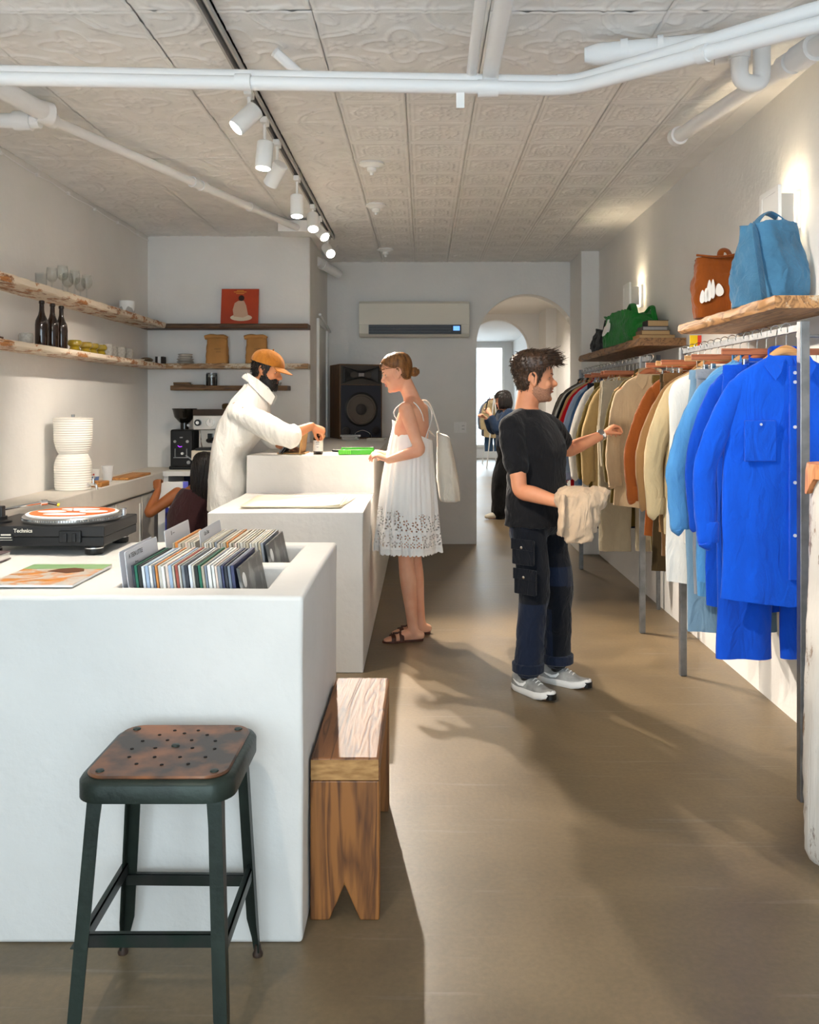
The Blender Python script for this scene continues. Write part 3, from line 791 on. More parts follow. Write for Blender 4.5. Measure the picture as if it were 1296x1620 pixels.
pot = thing('ceramic_pot', 'small ceramic pot with dripping white glaze on the upper left shelf', 'pot', (-2.31, yl(201, -2.31), ZS1))
PX, PY = -2.31, yl(201, -2.31)
MB().lathe([(.001, 0), (.05, 0), (.058, .02), (.058, .10), (.05, .104), (.05, .02), (.001, .015)], (PX, PY, ZS1), 28).build('body', mat('grey_stoneware', '#b9b6b2', .5), pot)
dr = MB(); n = 40; rs = []
for r, top in ((.0592, 0), (.0592, 1), (.049, 1)):
    ring = []
    for j in range(n):
        a = 2 * PI * j / n; z = ZS1 + (.106 if top else .045 + .018 * math.sin(5 * a) + .008 * math.sin(9 * a)); ring.append((PX + r * math.cos(a), PY + r * math.sin(a), z))
    rs.append(ring)
dr.rings(rs, cap=False).build('glaze', WHITE, pot)
STONE = mat('grey_speckled_stoneware', '#a8a59e', .7, var=.25, vscale=60, bump=.1)
tag(MB().lathe([(.001, 0), (.032, 0), (.04, .012), (.041, .05), (.036, .064), (.032, .064), (.036, .05), (.034, .012), (.001, .01)], (-2.29, yl(41), ZS2), 24).build('grey_cup', STONE), 'round grey cup alone beside the brown bottles', 'cup')
OCH = mat('ochre_glass', '#8a7412', .12, spec=.7, coat=.5, var=.2, vscale=20)
for x, w in ((117, 'next to the brown bottles'), (134, 'second from the brown bottles'), (145, 'second from the grey cups'), (158, 'next to the grey cups')):
    y0 = yl(x)
    tag(MB().lathe([(.001, 0), (.03, 0), (.036, .012), (.03, .026), (.028, .03), (.044, .042), (.047, .055), (.042, .07), (.036, .074), (.034, .07), (.038, .056), (.022, .034), (.001, .03)], (-2.285, y0, ZS2), 26).build('amber_glass', OCH), 'ochre double bubble glass ' + w, 'glass', 'ochre bubble glasses on the lower shelf')
for x, X, w in ((170, -2.27, 'nearest the ochre glasses'), (178, -2.33, 'second from the ochre glasses, set back'), (191, -2.28, 'third from the ochre glasses'), (203, -2.28, 'furthest from the ochre glasses')):
    y0 = yl(x, X)
    tag(MB().lathe([(.001, 0), (.024, 0), (.033, .02), (.036, .045), (.034, .075), (.031, .085), (.029, .085), (.032, .06), (.029, .02), (.001, .01)], (X, y0, ZS2), 22).build('grey_cup', STONE), 'grey stoneware cup ' + w, 'cup', 'grey stoneware cups on the lower shelf')
tag(MB().lathe([(.001, 0), (.04, 0), (.055, .012), (.052, .014), (.038, .004), (.001, .003)], (-2.28, yl(218, -2.28), ZS2), 20).build('small_dish', mat('cream_glaze', '#e8dfcf', .4)), 'small cream dish after the grey cups', 'dish')
SHELLM = mat('speckled_shell', '#8a7458', .7, col2='#3a2c20', vscale=70)
tag(MB().sphere((-2.28, yl(232, -2.28), ZS2 + .02), (.05, .08, .022), 16, 8).build('seed_pod', SHELLM), 'speckled brown pod lying on the lower shelf', 'decor')
tag(MB().box(XL + .03, -2.24, 4.35, 4.72, ZS2, ZS2 + .014).build('thin_board', DKW, smooth=0), 'thin dark board at the near end of the bottle shelf', 'board')
bx = thing('striped_box', 'small dark box with a white stripe in the shelf corner', 'box', (-2.27, 7.66, ZS2 + .006))
MB().box(-2.31, -2.24, 7.62, 7.70, ZS2 + .006, ZS2 + .066).build('box', mat('dark_brown_card', '#2c1d15', .6), bx, smooth=0)
MB().box(-2.288, -2.262, 7.618, 7.702, ZS2 + .006, ZS2 + .0665).build('stripe', WHITE, bx, smooth=0)
# ---- things on the niche shelves
yb = 7.69
PLATE = mat('cream_stoneware', '#d9d3c8', .45); RIM = mat('brown_rim', '#6a5a48', .5)
for k, (r, n_) in enumerate(((.072, 'bottom of the stack'), (.072, 'second in the stack'), (.062, 'third in the stack'), (.062, 'on top of the stack'))):
    z0 = ZS2 + .0065 + k * .0215
    t = thing('bowl', 'shallow cream bowl, ' + n_, 'bowl', (-2.07, yb, z0), 0, 'stacked cream bowls')
    MB().lathe([(.001, 0), (r * .7, 0), (r, .017), (r - .003, .0185), (r * .66, .005), (.001, .004)], (-2.07, yb, z0), 28).build('body', PLATE, t)
    MB().lathe([(r, .0165), (r + .001, .018), (r, .0198), (r - .003, .0195), (r - .004, .0185)], (-2.07, yb, z0), 28, cap=False).build('rim', RIM, t)
KRAFT = mat('kraft_paper', '#b98549', .75, var=.18, vscale=7, bump=.25, bscale=22)
def kraft_bag(x, label, seed):
    t = thing('coffee_bag', label, 'paper bag', (x, yb - .01, ZS2 + .008), 0, 'kraft coffee bags on the worn shelf')
    rg = np.random.RandomState(seed); rs = []
    for i, s in enumerate(np.linspace(0, 1, 14)):
        hw = .095 - .010 * s; hd = .058 * (1 - .72 * max(0, s - .55) / .45); ring = []
        for j in range(32):
            a = 2 * PI * j / 32; ca, sa = math.cos(a), math.sin(a)
            px = hw * np.sign(ca) * abs(ca) ** .35; py = hd * np.sign(sa) * abs(sa) ** .35
            w = .0016 * math.sin(7 * s * 3 + j * .9 + seed) * (s > .08)
            ring.append((x + px + w, yb - .01 + py + w, ZS2 + .008 + .225 * s))
        rs.append(ring)
    MB().rings(rs).build('body', KRAFT, t)
    z = ZS2 + .008 + .225
    MB().sweep([(x - .105, yb - .02, z + .0), (x - .05, yb - .022, z + .012), (x, yb - .02, z + .008), (x + .055, yb - .022, z + .010), (x + .088, yb - .02, z - .006)], [(.024, .02), (.022, .02), (.02, .018), (.022, .018), (.024, .016)], 10, sub=3).build('rolled_top', KRAFT, t)
    sg = MB(); pen = lambda pts: sg.sweep([(x + a, yb - .0705, ZS2 + b) for a, b in pts], .0011, 5)
    for k in range(5): pen([(-.012 + k * .011, .128 + .003 * (k % 2)), (-.008 + k * .011, .137), (-.004 + k * .011, .128)])
    for k in range(4): pen([(.004 + k * .010, .103), (.008 + k * .010, .111), (.012 + k * .010, .103)])
    sg.build('handwriting', BLACK, t)
    return t
kraft_bag(-1.788, 'kraft coffee bag with pen marks, beside the stacked bowls', 1)
kraft_bag(-1.445, 'kraft coffee bag directly behind the orange cap', 2)
al = thing('album_sleeve', 'red record sleeve with a pale seated figure leaning on the niche wall', 'record sleeve', (-1.60, 7.70, ZS1 - .004))
Ma = Matrix.Translation((-1.60, 7.685, ZS1 - .0035)) @ Matrix.Rotation(R(-9), 4, 'X')
MB().box(-.163, .163, 0, .006, 0, .318, Ma).build('sleeve', mat('red_print', '#b8401c', .45, var=.2, vscale=3), al, smooth=0)
fm = Ma @ frame((0, -.0006, 0), (1, 0, 0), (0, -1, 0))
MB().prism([(.095 * math.cos(a) + .015, .06 + .03 * math.sin(a)) for a in np.linspace(0, 2 * PI, 24)], .0006, fm).build('pale_cloth', mat('print_cream', '#d9c8ae', .5), al, smooth=0)
MB().prism([(-.05, .07), (-.06, .13), (-.045, .19), (-.015, .21), (.035, .21), (.055, .17), (.075, .08), (.03, .06)], .0009, fm).build('pale_robe', mat('print_pale', '#c7a288', .5), al, smooth=0)
MB().prism([(.012 + .026 * math.cos(a), .235 + .026 * math.sin(a)) for a in np.linspace(0, 2 * PI, 20)], .0010, fm).build('dark_head', mat('print_brown', '#3c1c10', .5), al, smooth=0)
for yy, w in ((.300, .06), (.288, .11), (.273, .07)): MB().box(-w / 2, w / 2, yy, yy + .005, 0, .0008, fm).build('title_line', mat('print_gold', '#e0a23a', .5), al, smooth=0)
jar = thing('spice_jar', 'glass jar of dark contents on the short dark shelf', 'jar', (-1.84, yb, 1.613))
MB().lathe([(.001, .002), (.044, .002), (.045, .01), (.045, .075), (.001, .075)], (-1.84, yb, 1.613), 24).build('contents', mat('dark_tea', '#2a130c', .6), jar)
MB().lathe([(.047, 0), (.048, .01), (.048, .10), (.046, .10), (.046, .004)], (-1.84, yb, 1.613), 24, cap=False).build('glass', PANE, jar)
MB().lathe([(.001, .10), (.046, .10), (.046, .112), (.001, .114)], (-1.84, yb, 1.613), 24).build('lid', GALV, jar)
tag(MB().box(-2.155, -2.01, 7.63, 7.72, 1.613, 1.628).build('wood_slat', DKW2, smooth=0), 'dark wood slat on the short shelf, under the shorter slat', 'board')
tag(MB().box(-2.16, -2.02, 7.64, 7.70, 1.6285, 1.642).build('wood_slat', wood('slat_wood', '#7d5a2a', '#4a3316', axis=0), smooth=0), 'thin ochre slat lying on the dark slat', 'board')
tag(MB().box(-1.995, -1.90, 7.64, 7.72, 1.613, 1.622).build('wood_slat', DKW2, smooth=0), 'small flat slat beside the spice jar', 'board')
tag(MB().lathe([(.001, 0), (.02, 0), (.032, .03), (.03, .03), (.018, .004), (.001, .003)], (-1.26, 7.68, 1.613), 18).build('small_dish', GLASSW), 'small glass dish at the end of the short shelf', 'dish')

# ---- ledge: ribbed water dispenser, cup, boards
CER = mat('ribbed_ceramic', '#efeae0', .55, spec=.4)
t = thing('water_dispenser', 'white ribbed hourglass ceramic water dispenser on the ledge', 'dispenser', (-2.265, 5.72, .90))
def ribbed(r0, r1, z0, z1, shape):
    pr = [(.001, z0)]
    for i in range(61):
        s = i / 60; pr.append((shape(s) + .0016 * math.sin(s * PI * 2 * 15), z0 + (z1 - z0) * s))
    pr.append((.001, z1)); return pr
MB().lathe(ribbed(0, 0, .002, .235, lambda s: .116 - .030 * max(0, s - .62) ** 2 / .1444 - .006 * (1 - s) ** 3), (-2.265, 5.72, .90), 48).build('base_jar', CER, t)
MB().lathe(ribbed(0, 0, .235, .455, lambda s: .086 + .030 * min(1, s / .38) ** .6 + .003 * s), (-2.265, 5.72, .90), 48).build('top_jar', CER, t)
MB().lathe([(.001, .455), (.122, .455), (.123, .462), (.06, .468), (.001, .469)], (-2.265, 5.72, .90), 48).build('lid', CER, t)
MB().cyl((-2.265, 5.72, 1.368), (-2.265, 5.72, 1.386), .011).build('knob', GALV, t)
MB().sweep([(-2.16, 5.685, .935), (-2.115, 5.67, .938), (-2.095, 5.665, .93), (-2.09, 5.664, .905)], [.009, .010, .009, .008], 10, sub=3).sweep([(-2.115, 5.67, .938), (-2.115, 5.67, .975), (-2.105, 5.665, .985)], [.007, .005, .007], 8).build('tap', CHROME, t)
c0 = Vector((-2.275, 6.10, .90))
t = thing('paper_cup', 'white printed paper cup behind the water dispenser', 'cup', c0)
MB().lathe([(.001, 0), (.032, 0), (.041, .10), (.043, .103), (.040, .103), (.031, .004), (.001, .003)], c0, 28).build('cup', WHITE, t)
MB().lathe([(.0327, .004), (.0372, .055)], c0, 28, cap=False).build('print_band', mat('cup_blue', '#5d79a8', .5), t)
dd = MB()
for k in range(3): dd.prism([(-.005, -.006), (.005, -.006), (.005, .006), (-.005, .006)], .001, frame(c0 + Vector((-.012 + .014 * k, -.0405 + .003 * abs(k - 1), .07)), (1, 0, 0), (0, -1, 0)))
dd.build('red_marks', mat('cup_red', '#c23a2c', .5), t, smooth=0)
tag(MB().lathe([(.001, 0), (.03, 0), (.043, .11), (.0415, .11), (.0285, .004), (.001, .003)], (-2.26, 6.33, .90), 26).build('plastic_cup', mat('milky_plastic', '#eeeeee', .3, alpha=.55)), 'translucent plastic cup next to the paper cup', 'cup')
BRD = wood('serving_board_wood', '#c98d4c', '#8f5a26', axis=1)
tag(MB().box(-2.30, -2.135, 5.88, 6.30 - .28, .90, .935).build('serving_board', BRD, smooth=0, bevel=.006), 'thick wooden board beside the dispenser tap', 'board')
tag(MB().box(-2.29, -2.14, 6.42, 6.95, .90, .918).build('serving_board', BRD, smooth=0, bevel=.005), 'long flat wooden serving board further along the ledge', 'board')

# ---- coffee grinder
g = Vector((-2.03, 7.52, .905))
t = thing('coffee_grinder', 'black coffee grinder with smoked bowl hopper', 'coffee grinder', g)
def B(mb, x0, x1, y0, y1, z0, z1): return mb.box(g.x + x0, g.x + x1, g.y + y0, g.y + y1, g.z + z0, g.z + z1)
B(MB(), -.095, .095, -.10, .12, .012, .335).build('body', BLACK, t, bevel=.014)
B(MB(), -.10, .10, -.12, .12, 0, .03).build('base', BLACK, t, bevel=.01)
MB().lathe([(.035, .335), (.035, .39), (.045, .395), (.085, .44), (.10, .50), (.104, .505), (.104, .512), (.001, .514)], g, 32).build('hopper', mat('smoked_plastic', '#1e1a14', .15, coat=.4), t)
for x, z, r in ((-.052, .235, .011), (.052, .235, .012), (.062, .06, .015)): MB().cyl(g + Vector((x, -.100, z)), g + Vector((x, -.112, z)), r, n=18).build('knob', STEEL, t)
MB().sweep([g + Vector((.045, -.045, .37)), g + Vector((.045, -.05, .37))], .012).build('catch', STEEL, t)
fk = MB(); B(fk, -.052, -.046, -.118, -.10, .10, .175); B(fk, .046, .052, -.118, -.10, .10, .175); B(fk, -.06, .06, -.125, -.10, .098, .104); fk.build('fork', STEEL, t, smooth=0)
MB().cyl(g + Vector((.01, -.118, .135)), g + Vector((.01, -.10, .135)), .011, n=14).build('fork_button', WHITE, t)
MB().sweep([g + Vector((.04, -.11, .12)), g + Vector((.125, -.10, .055))], .006).build('lever', STEEL, t)
text_obj('lettering', 'HEY', .014, frame(g + Vector((.0, -.1012, .268)), (1, 0, 0), (0, -1, 0)), WHITE, t)
MB().sweep([g + Vector((-.03, -.1012, .20)), g + Vector((-.015, -.1012, .19)), g + Vector((.005, -.1012, .193))], .003, 6).build('indicator', mat('violet_led', '#8a2be2', .5, emit=1.5), t)

# ---- espresso machine
e = Vector((-1.72, 7.5, .905))
t = thing('espresso_machine', 'steel espresso machine with gauge and black portafilter on the back counter', 'espresso machine', e)
SSM = mat('satin_steel', '#c9c6c0', .3, metal=.9)
CRM = mat('cream_enamel', '#e6dccb', .4)
def E(mb, x0, x1, y0, y1, z0, z1): return mb.box(e.x + x0, e.x + x1, e.y + y0, e.y + y1, e.z + z0, e.z + z1)
E(MB(), -.19, .19, -.17, .17, .335, .455).build('head', SSM, t, smooth=0, bevel=.006)
E(MB(), -.19, .19, .02, .17, .17, .335).build('rear_body', SSM, t, smooth=0, bevel=.004)
E(MB(), -.205, .205, -.17, .17, .08, .165).build('drip_base', CRM, t, smooth=0, bevel=.008)
E(MB(), -.17, .19, -.175, .0, .165, .185).build('drip_tray', DARK, t, smooth=0, bevel=.004)
for x in (-.17, .17):
    for y in (-.14, .14): MB().cyl(e + Vector((x, y, 0)), e + Vector((x, y, .08)), .018, .014).build('foot', CRM, t)
rl = MB(); E(rl, -.19, .19, -.17, -.16, .455, .505); E(rl, -.19, .19, .16, .17, .455, .505); E(rl, -.19, -.18, -.16, .16, .455, .505); E(rl, .18, .19, -.16, .16, .455, .505)
rl.build('cup_rail', mat('bronze_dark', '#3a2c22', .4, metal=.6), t, smooth=0)
MB().cyl(e + Vector((-.145, -.17, .395)), e + Vector((-.145, -.20, .395)), .027, n=20).build('steam_knob', BLACK, t)
MB().cyl(e + Vector((-.145, -.20, .395)), e + Vector((-.145, -.203, .395)), .014, n=16).build('knob_cap', WHITE, t)
MB().cyl(e + Vector((-.045, -.17, .395)), e + Vector((-.045, -.185, .395)), .035, n=26).build('gauge', CHROME, t)
MB().cyl(e + Vector((-.045, -.185, .395)), e + Vector((-.045, -.1865, .395)), .030, n=26).build('gauge_face', WHITE, t)
E(MB(), -.047, -.044, -.188, -.1866, .395, .42).build('gauge_needle', BLACK, t, smooth=0)
E(MB(), .045, .07, -.176, -.17, .385, .435).build('switch', BLACK, t, smooth=0)
MB().cyl(e + Vector((.05, -.09, .335)), e + Vector((.05, -.09, .27)), .04, n=24).build('group_head', CHROME, t)
MB().sweep([e + Vector((.05, -.13, .285)), e + Vector((-.01, -.20, .262)), e + Vector((-.05, -.235, .25))], [.009, .014, .016], 12, rnd=True).build('portafilter_handle', BLACK, t)
MB().sweep([e + Vector((-.13, -.165, .335)), e + Vector((-.125, -.175, .27)), e + Vector((-.115, -.16, .19))], .006, 8, sub=3).build('steam_wand', CHROME, t)
E(MB(), -.105, -.07, -.02, .02, .22, .30).build('brew_switch', BLACK, t, smooth=0)
E(MB(), .0, .16, -.19, -.17, .318, .332).build('brew_paddle', mat('olive_wood', '#8a7a2a', .5), t, smooth=0, bevel=.004)
text_obj('maker_lettering', 'LA MARZOCCO', .030, frame(e + Vector((-.02, -.1712, .13)), (1, 0, 0), (0, -1, 0)), mat('maker_red', '#a33527', .5), t, bold=True, sx=1.1)
t = thing('tamper_block', 'round wooden coffee tool on top of the espresso machine', 'wooden tool', (-1.645, 7.45, 1.36))
MB().lathe([(.001, 0), (.042, 0), (.045, .01), (.045, .045), (.04, .05)], (-1.645, 7.45, 1.361), 22).build('wood_base', BRD, t)
MB().lathe([(.04, .05), (.05, .055), (.052, .08), (.045, .095), (.02, .10), (.001, .101)], (-1.645, 7.45, 1.361), 22).build('cap', mat('bronze_cap', '#5a4426', .4, metal=.4), t)

# ================================================================== ON THE SERVICE COUNTER
sp = thing('loudspeaker', 'tall dark studio loudspeaker with wooden sides and big cone', 'loudspeaker', (-.67, 8.78, HI + .001), R(20))
WAL = wood('walnut_veneer', '#6d4c2c', '#4a321c', axis=2); BAF = mat('blue_black_baffle', '#20242f', .6); GRY = mat('horn_dark', '#1d1c1b', .5)
b = lambda *a: MB().box(*a)
b(-.215, .215, -.18, .20, 0, .725).build('cabinet', WAL, sp, local=True, smooth=0, bevel=.004)
b(-.203, .203, -.188, -.18, .012, .52).build('baffle', BAF, sp, local=True, smooth=0, bevel=.003)
b(-.203, .203, -.188, -.18, .525, .713).build('horn_plate', mat('horn_bronze', '#39332d', .5), sp, local=True, smooth=0, bevel=.003)
hb = MB()
n = 28
def horn_fn(u, v):
    x = (u - .5) * .36; q = 1 - abs(u - .5) * 2
    z0 = .62 + (v - .5) * (.05 + .11 * abs(u - .5) * 2) ; y = -.189 + .03 * q * (1 - (2 * v - 1) ** 2) * 1.0 - .008 * (1 - q)
    return (x, y - .004, z0)
hb.surf(horn_fn, 28, 12).build('horn', GRY, sp, local=True, solid=.004)
MB().box(-.028, .028, -.206, -.18, .60, .64).build('horn_throat', mat('throat_grey', '#8a8683', .4, metal=.5), sp, local=True, smooth=0, bevel=.006)
MB().sweep([(-.19, -.19, .70), (-.05, -.195, .655), (0, -.20, .648), (.05, -.195, .655), (.19, -.19, .70)], [.004, .01, .012, .01, .004], 8, sub=3).sweep([(-.19, -.19, .548), (-.05, -.195, .588), (0, -.2, .595), (.05, -.195, .588), (.19, -.19, .548)], [.004, .01, .012, .01, .004], 8, sub=3).build('horn_lip', BLACK, sp, local=True)
Mx = frame((0, -.188, .285), (1, 0, 0), (0, -1, 0))
MB().lathe([(.165, 0), (.168, .006), (.150, .014), (.146, .008)], (0, 0, 0), 48, Mx.to_3x3().to_4x4(), cap=False).moved(Matrix.Translation(Mx.translation)).build('woofer_frame', BLACK, sp, local=True)
MB().lathe([(.148, .008), (.135, .012), (.128, .003), (.06, -.002), (.055, .001)], (0, 0, 0), 48, Mx.to_3x3().to_4x4(), cap=False).moved(Matrix.Translation(Mx.translation + Vector((0, -.003, 0)))).build('woofer_cone', mat('paper_cone', '#5b5148', .7, bump=.2, bscale=120), sp, local=True)
MB().sphere((0, -.186, .285), (.056, .018, .056), 24, 12).build('dust_cap', mat('cap_dark', '#2f2a27', .6), sp, local=True)
for x in (-.15, .15): MB().lathe([(.042, .0), (.044, .004), (.036, .006), (.034, -.001), (.001, -.002)], (0, 0, 0), 24, Mx.to_3x3().to_4x4()).moved(Matrix.Translation((x, -.189, .075))).build('port', BLACK, sp, local=True)
for x in (-.19, .19):
    for z in (.03, .50): MB().cyl((x, -.192, z), (x, -.188, z), .006, n=10).build('screw', BLACK, sp, local=True)

for k, (x, y, w, d_, h, lb) in enumerate(((555, 692, .16, .13, .012, 'flat clear case at the bottom of the stack by the loudspeaker'), (556, 0, .15, .12, .018, 'clear cassette case in the middle of the stack by the loudspeaker'), (554, 0, .19, .12, .016, 'wide clear cassette case on top of the stack by the loudspeaker'))):
    z0 = HI + .001 + (0, .0125, .031)[k]
    q = Vector(((555 - CX) * 8.35 / F_PX, 8.35, 0))
    tt = thing('cassette_case', lb, 'case', (q.x, q.y, z0), R((4, -6, 2)[k]), 'cassette cases on the service counter')
    MB().box(-w / 2, w / 2, -d_ / 2, d_ / 2, 0, h).build('case', mat('clear_case', '#cfcdc8', .15, coat=.5), tt, local=True, smooth=0, bevel=.002)
    MB().box(-w / 2 + .004, w / 2 - .02, -d_ / 2 - .0008, d_ / 2 + .0008, h * .25, h * .75).build('inlay', mat('case_grey', '#8f8c88', .5), tt, local=True, smooth=0)
tt = thing('cassette_case', 'single white cassette case lying beside the stack', 'case', (-.435, 8.2, HI + .001), R(-5), 'cassette cases on the service counter')
MB().box(-.08, .08, -.08, .08, 0, .02).build('case', mat('white_case', '#dcd7cf', .3), tt, local=True, smooth=0, bevel=.002)
MB().box(-.081, .081, -.081, .081, .006, .013).build('inlay', mat('case_beige', '#b5aa98', .5), tt, local=True, smooth=0)
tt = thing('headphones', 'small pair of wire headphones behind the cassette cases', 'headphones', (-.585, 8.5, HI + .001))
MB().sweep([(-.66, 8.5, HI + .02), (-.65, 8.5, HI + .06), (-.585, 8.5, HI + .085), (-.52, 8.5, HI + .06), (-.51, 8.5, HI + .02)], .003, 6, sub=4).build('band', CHROME, tt)
for x in (-.66, -.51): MB().sphere((x, 8.5, HI + .025), (.012, .024, .024), 12, 8).build('ear_pad', BLACK, tt)

# tablet on wooden stand
tb = thing('tablet_stand', 'tablet leaning on a plywood stand on the service counter', 'tablet', P(472, 718, 5.98))
PLY = wood('plywood', '#c79a5e', '#a87b45', axis=2)
def slab(p0, p1, th, wy, m, nm, par, z=0):
    a, b_ = P(*p0), P(*p1); d_ = (b_ - a).normalized(); M_ = frame(a, Vector((0, 1, 0)), d_)
    return MB().box(-wy / 2, wy / 2, -th / 2, th / 2, 0, (b_ - a).length, M_).build(nm, m, par, smooth=0, bevel=.002)
slab((446, 716, 6.02), (477, 676, 6.02), .010, .24, mat('tablet_grey', '#5d5a58', .3), 'tablet', tb)
slab((450, 717, 6.02), (481, 677, 6.02), .006, .25, BLACK, 'tablet_case', tb)
slab((478, 717, 6.02), (483, 680, 6.02), .012, .26, PLY, 'support', tb)
MB().box(P(441, 718, 5.98).x, P(485, 718, 5.98).x, 5.92, 6.12, HI + .001, HI + .010).build('foot', PLY, tb, smooth=0, bevel=.002)
# amber bottle with label
bc = Vector(((503.5 - CX) * 5.97 / F_PX, 5.97, HI + .001))
tb = thing('hand_soap_bottle', 'amber bottle with white label under the barista hand', 'bottle', bc)
MB().lathe([(.001, 0), (.031, 0), (.033, .004), (.033, .10), (.028, .118), (.014, .126), (.013, .132), (.001, .132)], bc, 28).build('glass', AMBER, tb)
MB().lathe([(.0335, .018), (.0335, .092)], bc, 28, cap=False).build('label_paper', mat('label_paper', '#e9e7e2', .6), tb)
for z, w_, h_ in ((.078, .024, .004), (.066, .020, .003), (.045, .014, .002)): MB().box(bc.x - w_ / 2, bc.x + w_ / 2, bc.y - .0342, bc.y - .0325, bc.z + z, bc.z + z + h_).build('label_print', DARK, tb, smooth=0)
MB().lathe([(.015, .132), (.016, .133), (.016, .152), (.001, .153)], bc, 20).build('cap', BLACK, tb)
# green tray
gx0, gx1 = P(537, 720, 5.93).x, P(590, 720, 5.93).x
gt = thing('card_tray', 'bright green ribbed plastic tray on the counter edge', 'tray', ((gx0 + gx1) / 2, 5.95, HI + .001))
GRN = mat('green_plastic', '#46ab1c', .4)
MB().box(gx0, gx1, 5.86, 6.06, HI + .001, HI + .012).build('base', GRN, gt, smooth=0, bevel=.003)
MB().box(gx0, gx1, 5.855, 5.863, HI + .001, HI + .034).box(gx0, gx1, 6.055, 6.063, HI + .001, HI + .04).build('wall', GRN, gt, smooth=0, bevel=.002)
for k in range(7): MB().box(gx0 + .01 + k * .011, gx0 + .016 + k * .011, 5.852, 5.856, HI + .004, HI + .032).build('rib', mat('green_rib', '#7ade3a', .4), gt, smooth=0)
tag(MB().sweep([P(527, 713, 6.1) - Vector((0, 0, .0)), P(541, 714, 6.1)], .009, 10, rnd=True).build('marker_pen', BLACK), 'black marker lying beside the green tray', 'pen')
# sheets on the low step
PAPER = mat('cream_paper', '#f3e8cf', .8, var=.05, vscale=6)
for k, (dx, dy, rz, lb) in enumerate(((.02, .02, -5, 'bottom cream paper sheet on the low counter step'), (.01, .0, -2.5, 'cream paper sheet second from the bottom on the low step'), (0, 0, 0, 'cream paper sheet second from the top on the low step'), (-.015, .01, 1.2, 'top cream paper sheet on the low counter step'))):
    tt = thing('paper_sheet', lb, 'paper', (-.74 + dx, 5.24 + dy, LOW + .0055 + k * .0022), R(rz), 'cream sheets on the low step')
    rg = random.Random(k)
    MB().surf(lambda u, v: ((u - .5) * .56, (v - .5) * .60, .0006 * math.sin(u * 5 + k) * math.sin(v * 4) + (.001 + .0025 * k) * max(0, u - .85) / .15), 12, 12).build('sheet', PAPER, tt, local=True, solid=.0012)

# ================================================================== ON THE RECORD COUNTER
tt = thing('turntable', 'black record deck seen from behind with an orange and white slipmat', 'turntable', (-1.31, 3.18, TOP1))
TB_ = mat('turntable_black', '#1c1b1b', .42, var=.2, vscale=30); TX0, TX1, TY0, TY1 = -1.535, -1.085, 3.005, 3.355
MB().box(TX0, TX1, TY0, TY1, 1.0, 1.037).build('plinth', TB_, tt, smooth=0, bevel=.004)
MB().box(TX0 + .002, TX1 - .002, TY0 + .002, TY1 - .002, .968, 1.0).build('plinth_base', BLACK, tt, smooth=0, bevel=.003)
for x in (TX0 + .05, TX1 - .05):
    for y in (TY0 + .045, TY1 - .045):
        ft = MB().lathe([(.001, 0), (.029, 0), (.031, .004), (.031, .022), (.026, .034), (.001, .034)], (x, y, TOP1 + .001), 24).build('foot', BLACK, tt)
        MB().lathe([(.0315, .020), (.032, .022), (.0315, .024)], (x, y, TOP1 + .001), 24, cap=False).build('foot_ring', CHROME, ft)
pc = Vector((-1.262, 3.185, 1.037))
pl = MB(); n = 120
rs = [[(pc.x + r * math.cos(2 * PI * j / n), pc.y + r * math.sin(2 * PI * j / n), pc.z + z) for j in range(n)] for r, z in ((.166, .001), (.168, .004), (.168, .008), (.1655, .0085), (.1655, .016), (.168, .0165), (.164, .021), (.15, .021))]
pl.rings(rs).build('platter', mat('platter_metal', '#8d8a86', .3, metal=.8), tt)
dm = MB()
for j in range(0, n, 1):
    a = 2 * PI * j / n; dm.box(-.0016, .0016, .166, .1672, .009, .0155, Matrix.Translation(pc) @ Matrix.Rotation(a, 4, 'Z'))
dm.build('strobe_dots', CHROME, tt, smooth=0)
MB().lathe([(.155, .021), (.157, .025), (.153, .0275), (.001, .0275)], pc, 64).build('slipmat', mat('slip_white', '#f2efea', .8), tt)
MB().lathe([(.001, .0276), (.145, .0276), (.145, .0282), (.001, .0282)], pc, 64).build('slipmat_orange', mat('slip_orange', '#c8642a', .8), tt)
sm = MB()
def pill(cx_, cy_, rx, ry): sm.prism([(cx_ + rx * math.cos(a), cy_ + ry * math.sin(a)) for a in np.linspace(0, 2 * PI, 28)[:-1]], .0005, Matrix.Translation(pc + Vector((0, 0, .0283))))
pill(-.075, .0, .05, .032); pill(.075, 0, .05, .032); pill(.0, .075, .07, .028); pill(.0, -.075, .075, .032); pill(.0, .03, .035, .012)
sm.build('slipmat_logo', mat('slip_white', '#f2efea', .8), tt, smooth=0)
MB().cyl(pc + Vector((0, 0, .02)), pc + Vector((0, 0, .04)), .0036).build('spindle', CHROME, tt)
MB().lathe([(.001, 0), (.012, 0), (.011, .022), (.013, .023), (.013, .028), (.001, .029)], (-1.12, 3.30, 1.037), 20).build('strobe_lamp', CHROME, tt)
MB().lathe([(.001, 0), (.045, 0), (.045, .006), (.03, .010), (.03, .022), (.001, .022)], (-1.49, 3.10, 1.037), 28).build('arm_base', BLACK, tt)
MB().box(-1.50, -1.47, 3.085, 3.115, 1.055, 1.095).build('arm_pivot', BLACK, tt, smooth=0, bevel=.004)
MB().cyl((-1.53, 3.06, 1.078), (-1.50, 3.08, 1.078), .016, n=18).build('counterweight', CHROME, tt)
MB().sweep([(-1.49, 3.10, 1.08), (-1.46, 3.15, 1.083), (-1.43, 3.19, 1.088), (-1.395, 3.225, 1.092)], .0045, 8, sub=3).build('tone_arm', CHROME, tt)
MB().sweep([(-1.395, 3.225, 1.092), (-1.378, 3.24, 1.092)], .010, 12).build('headshell_collar', CHROME, tt)
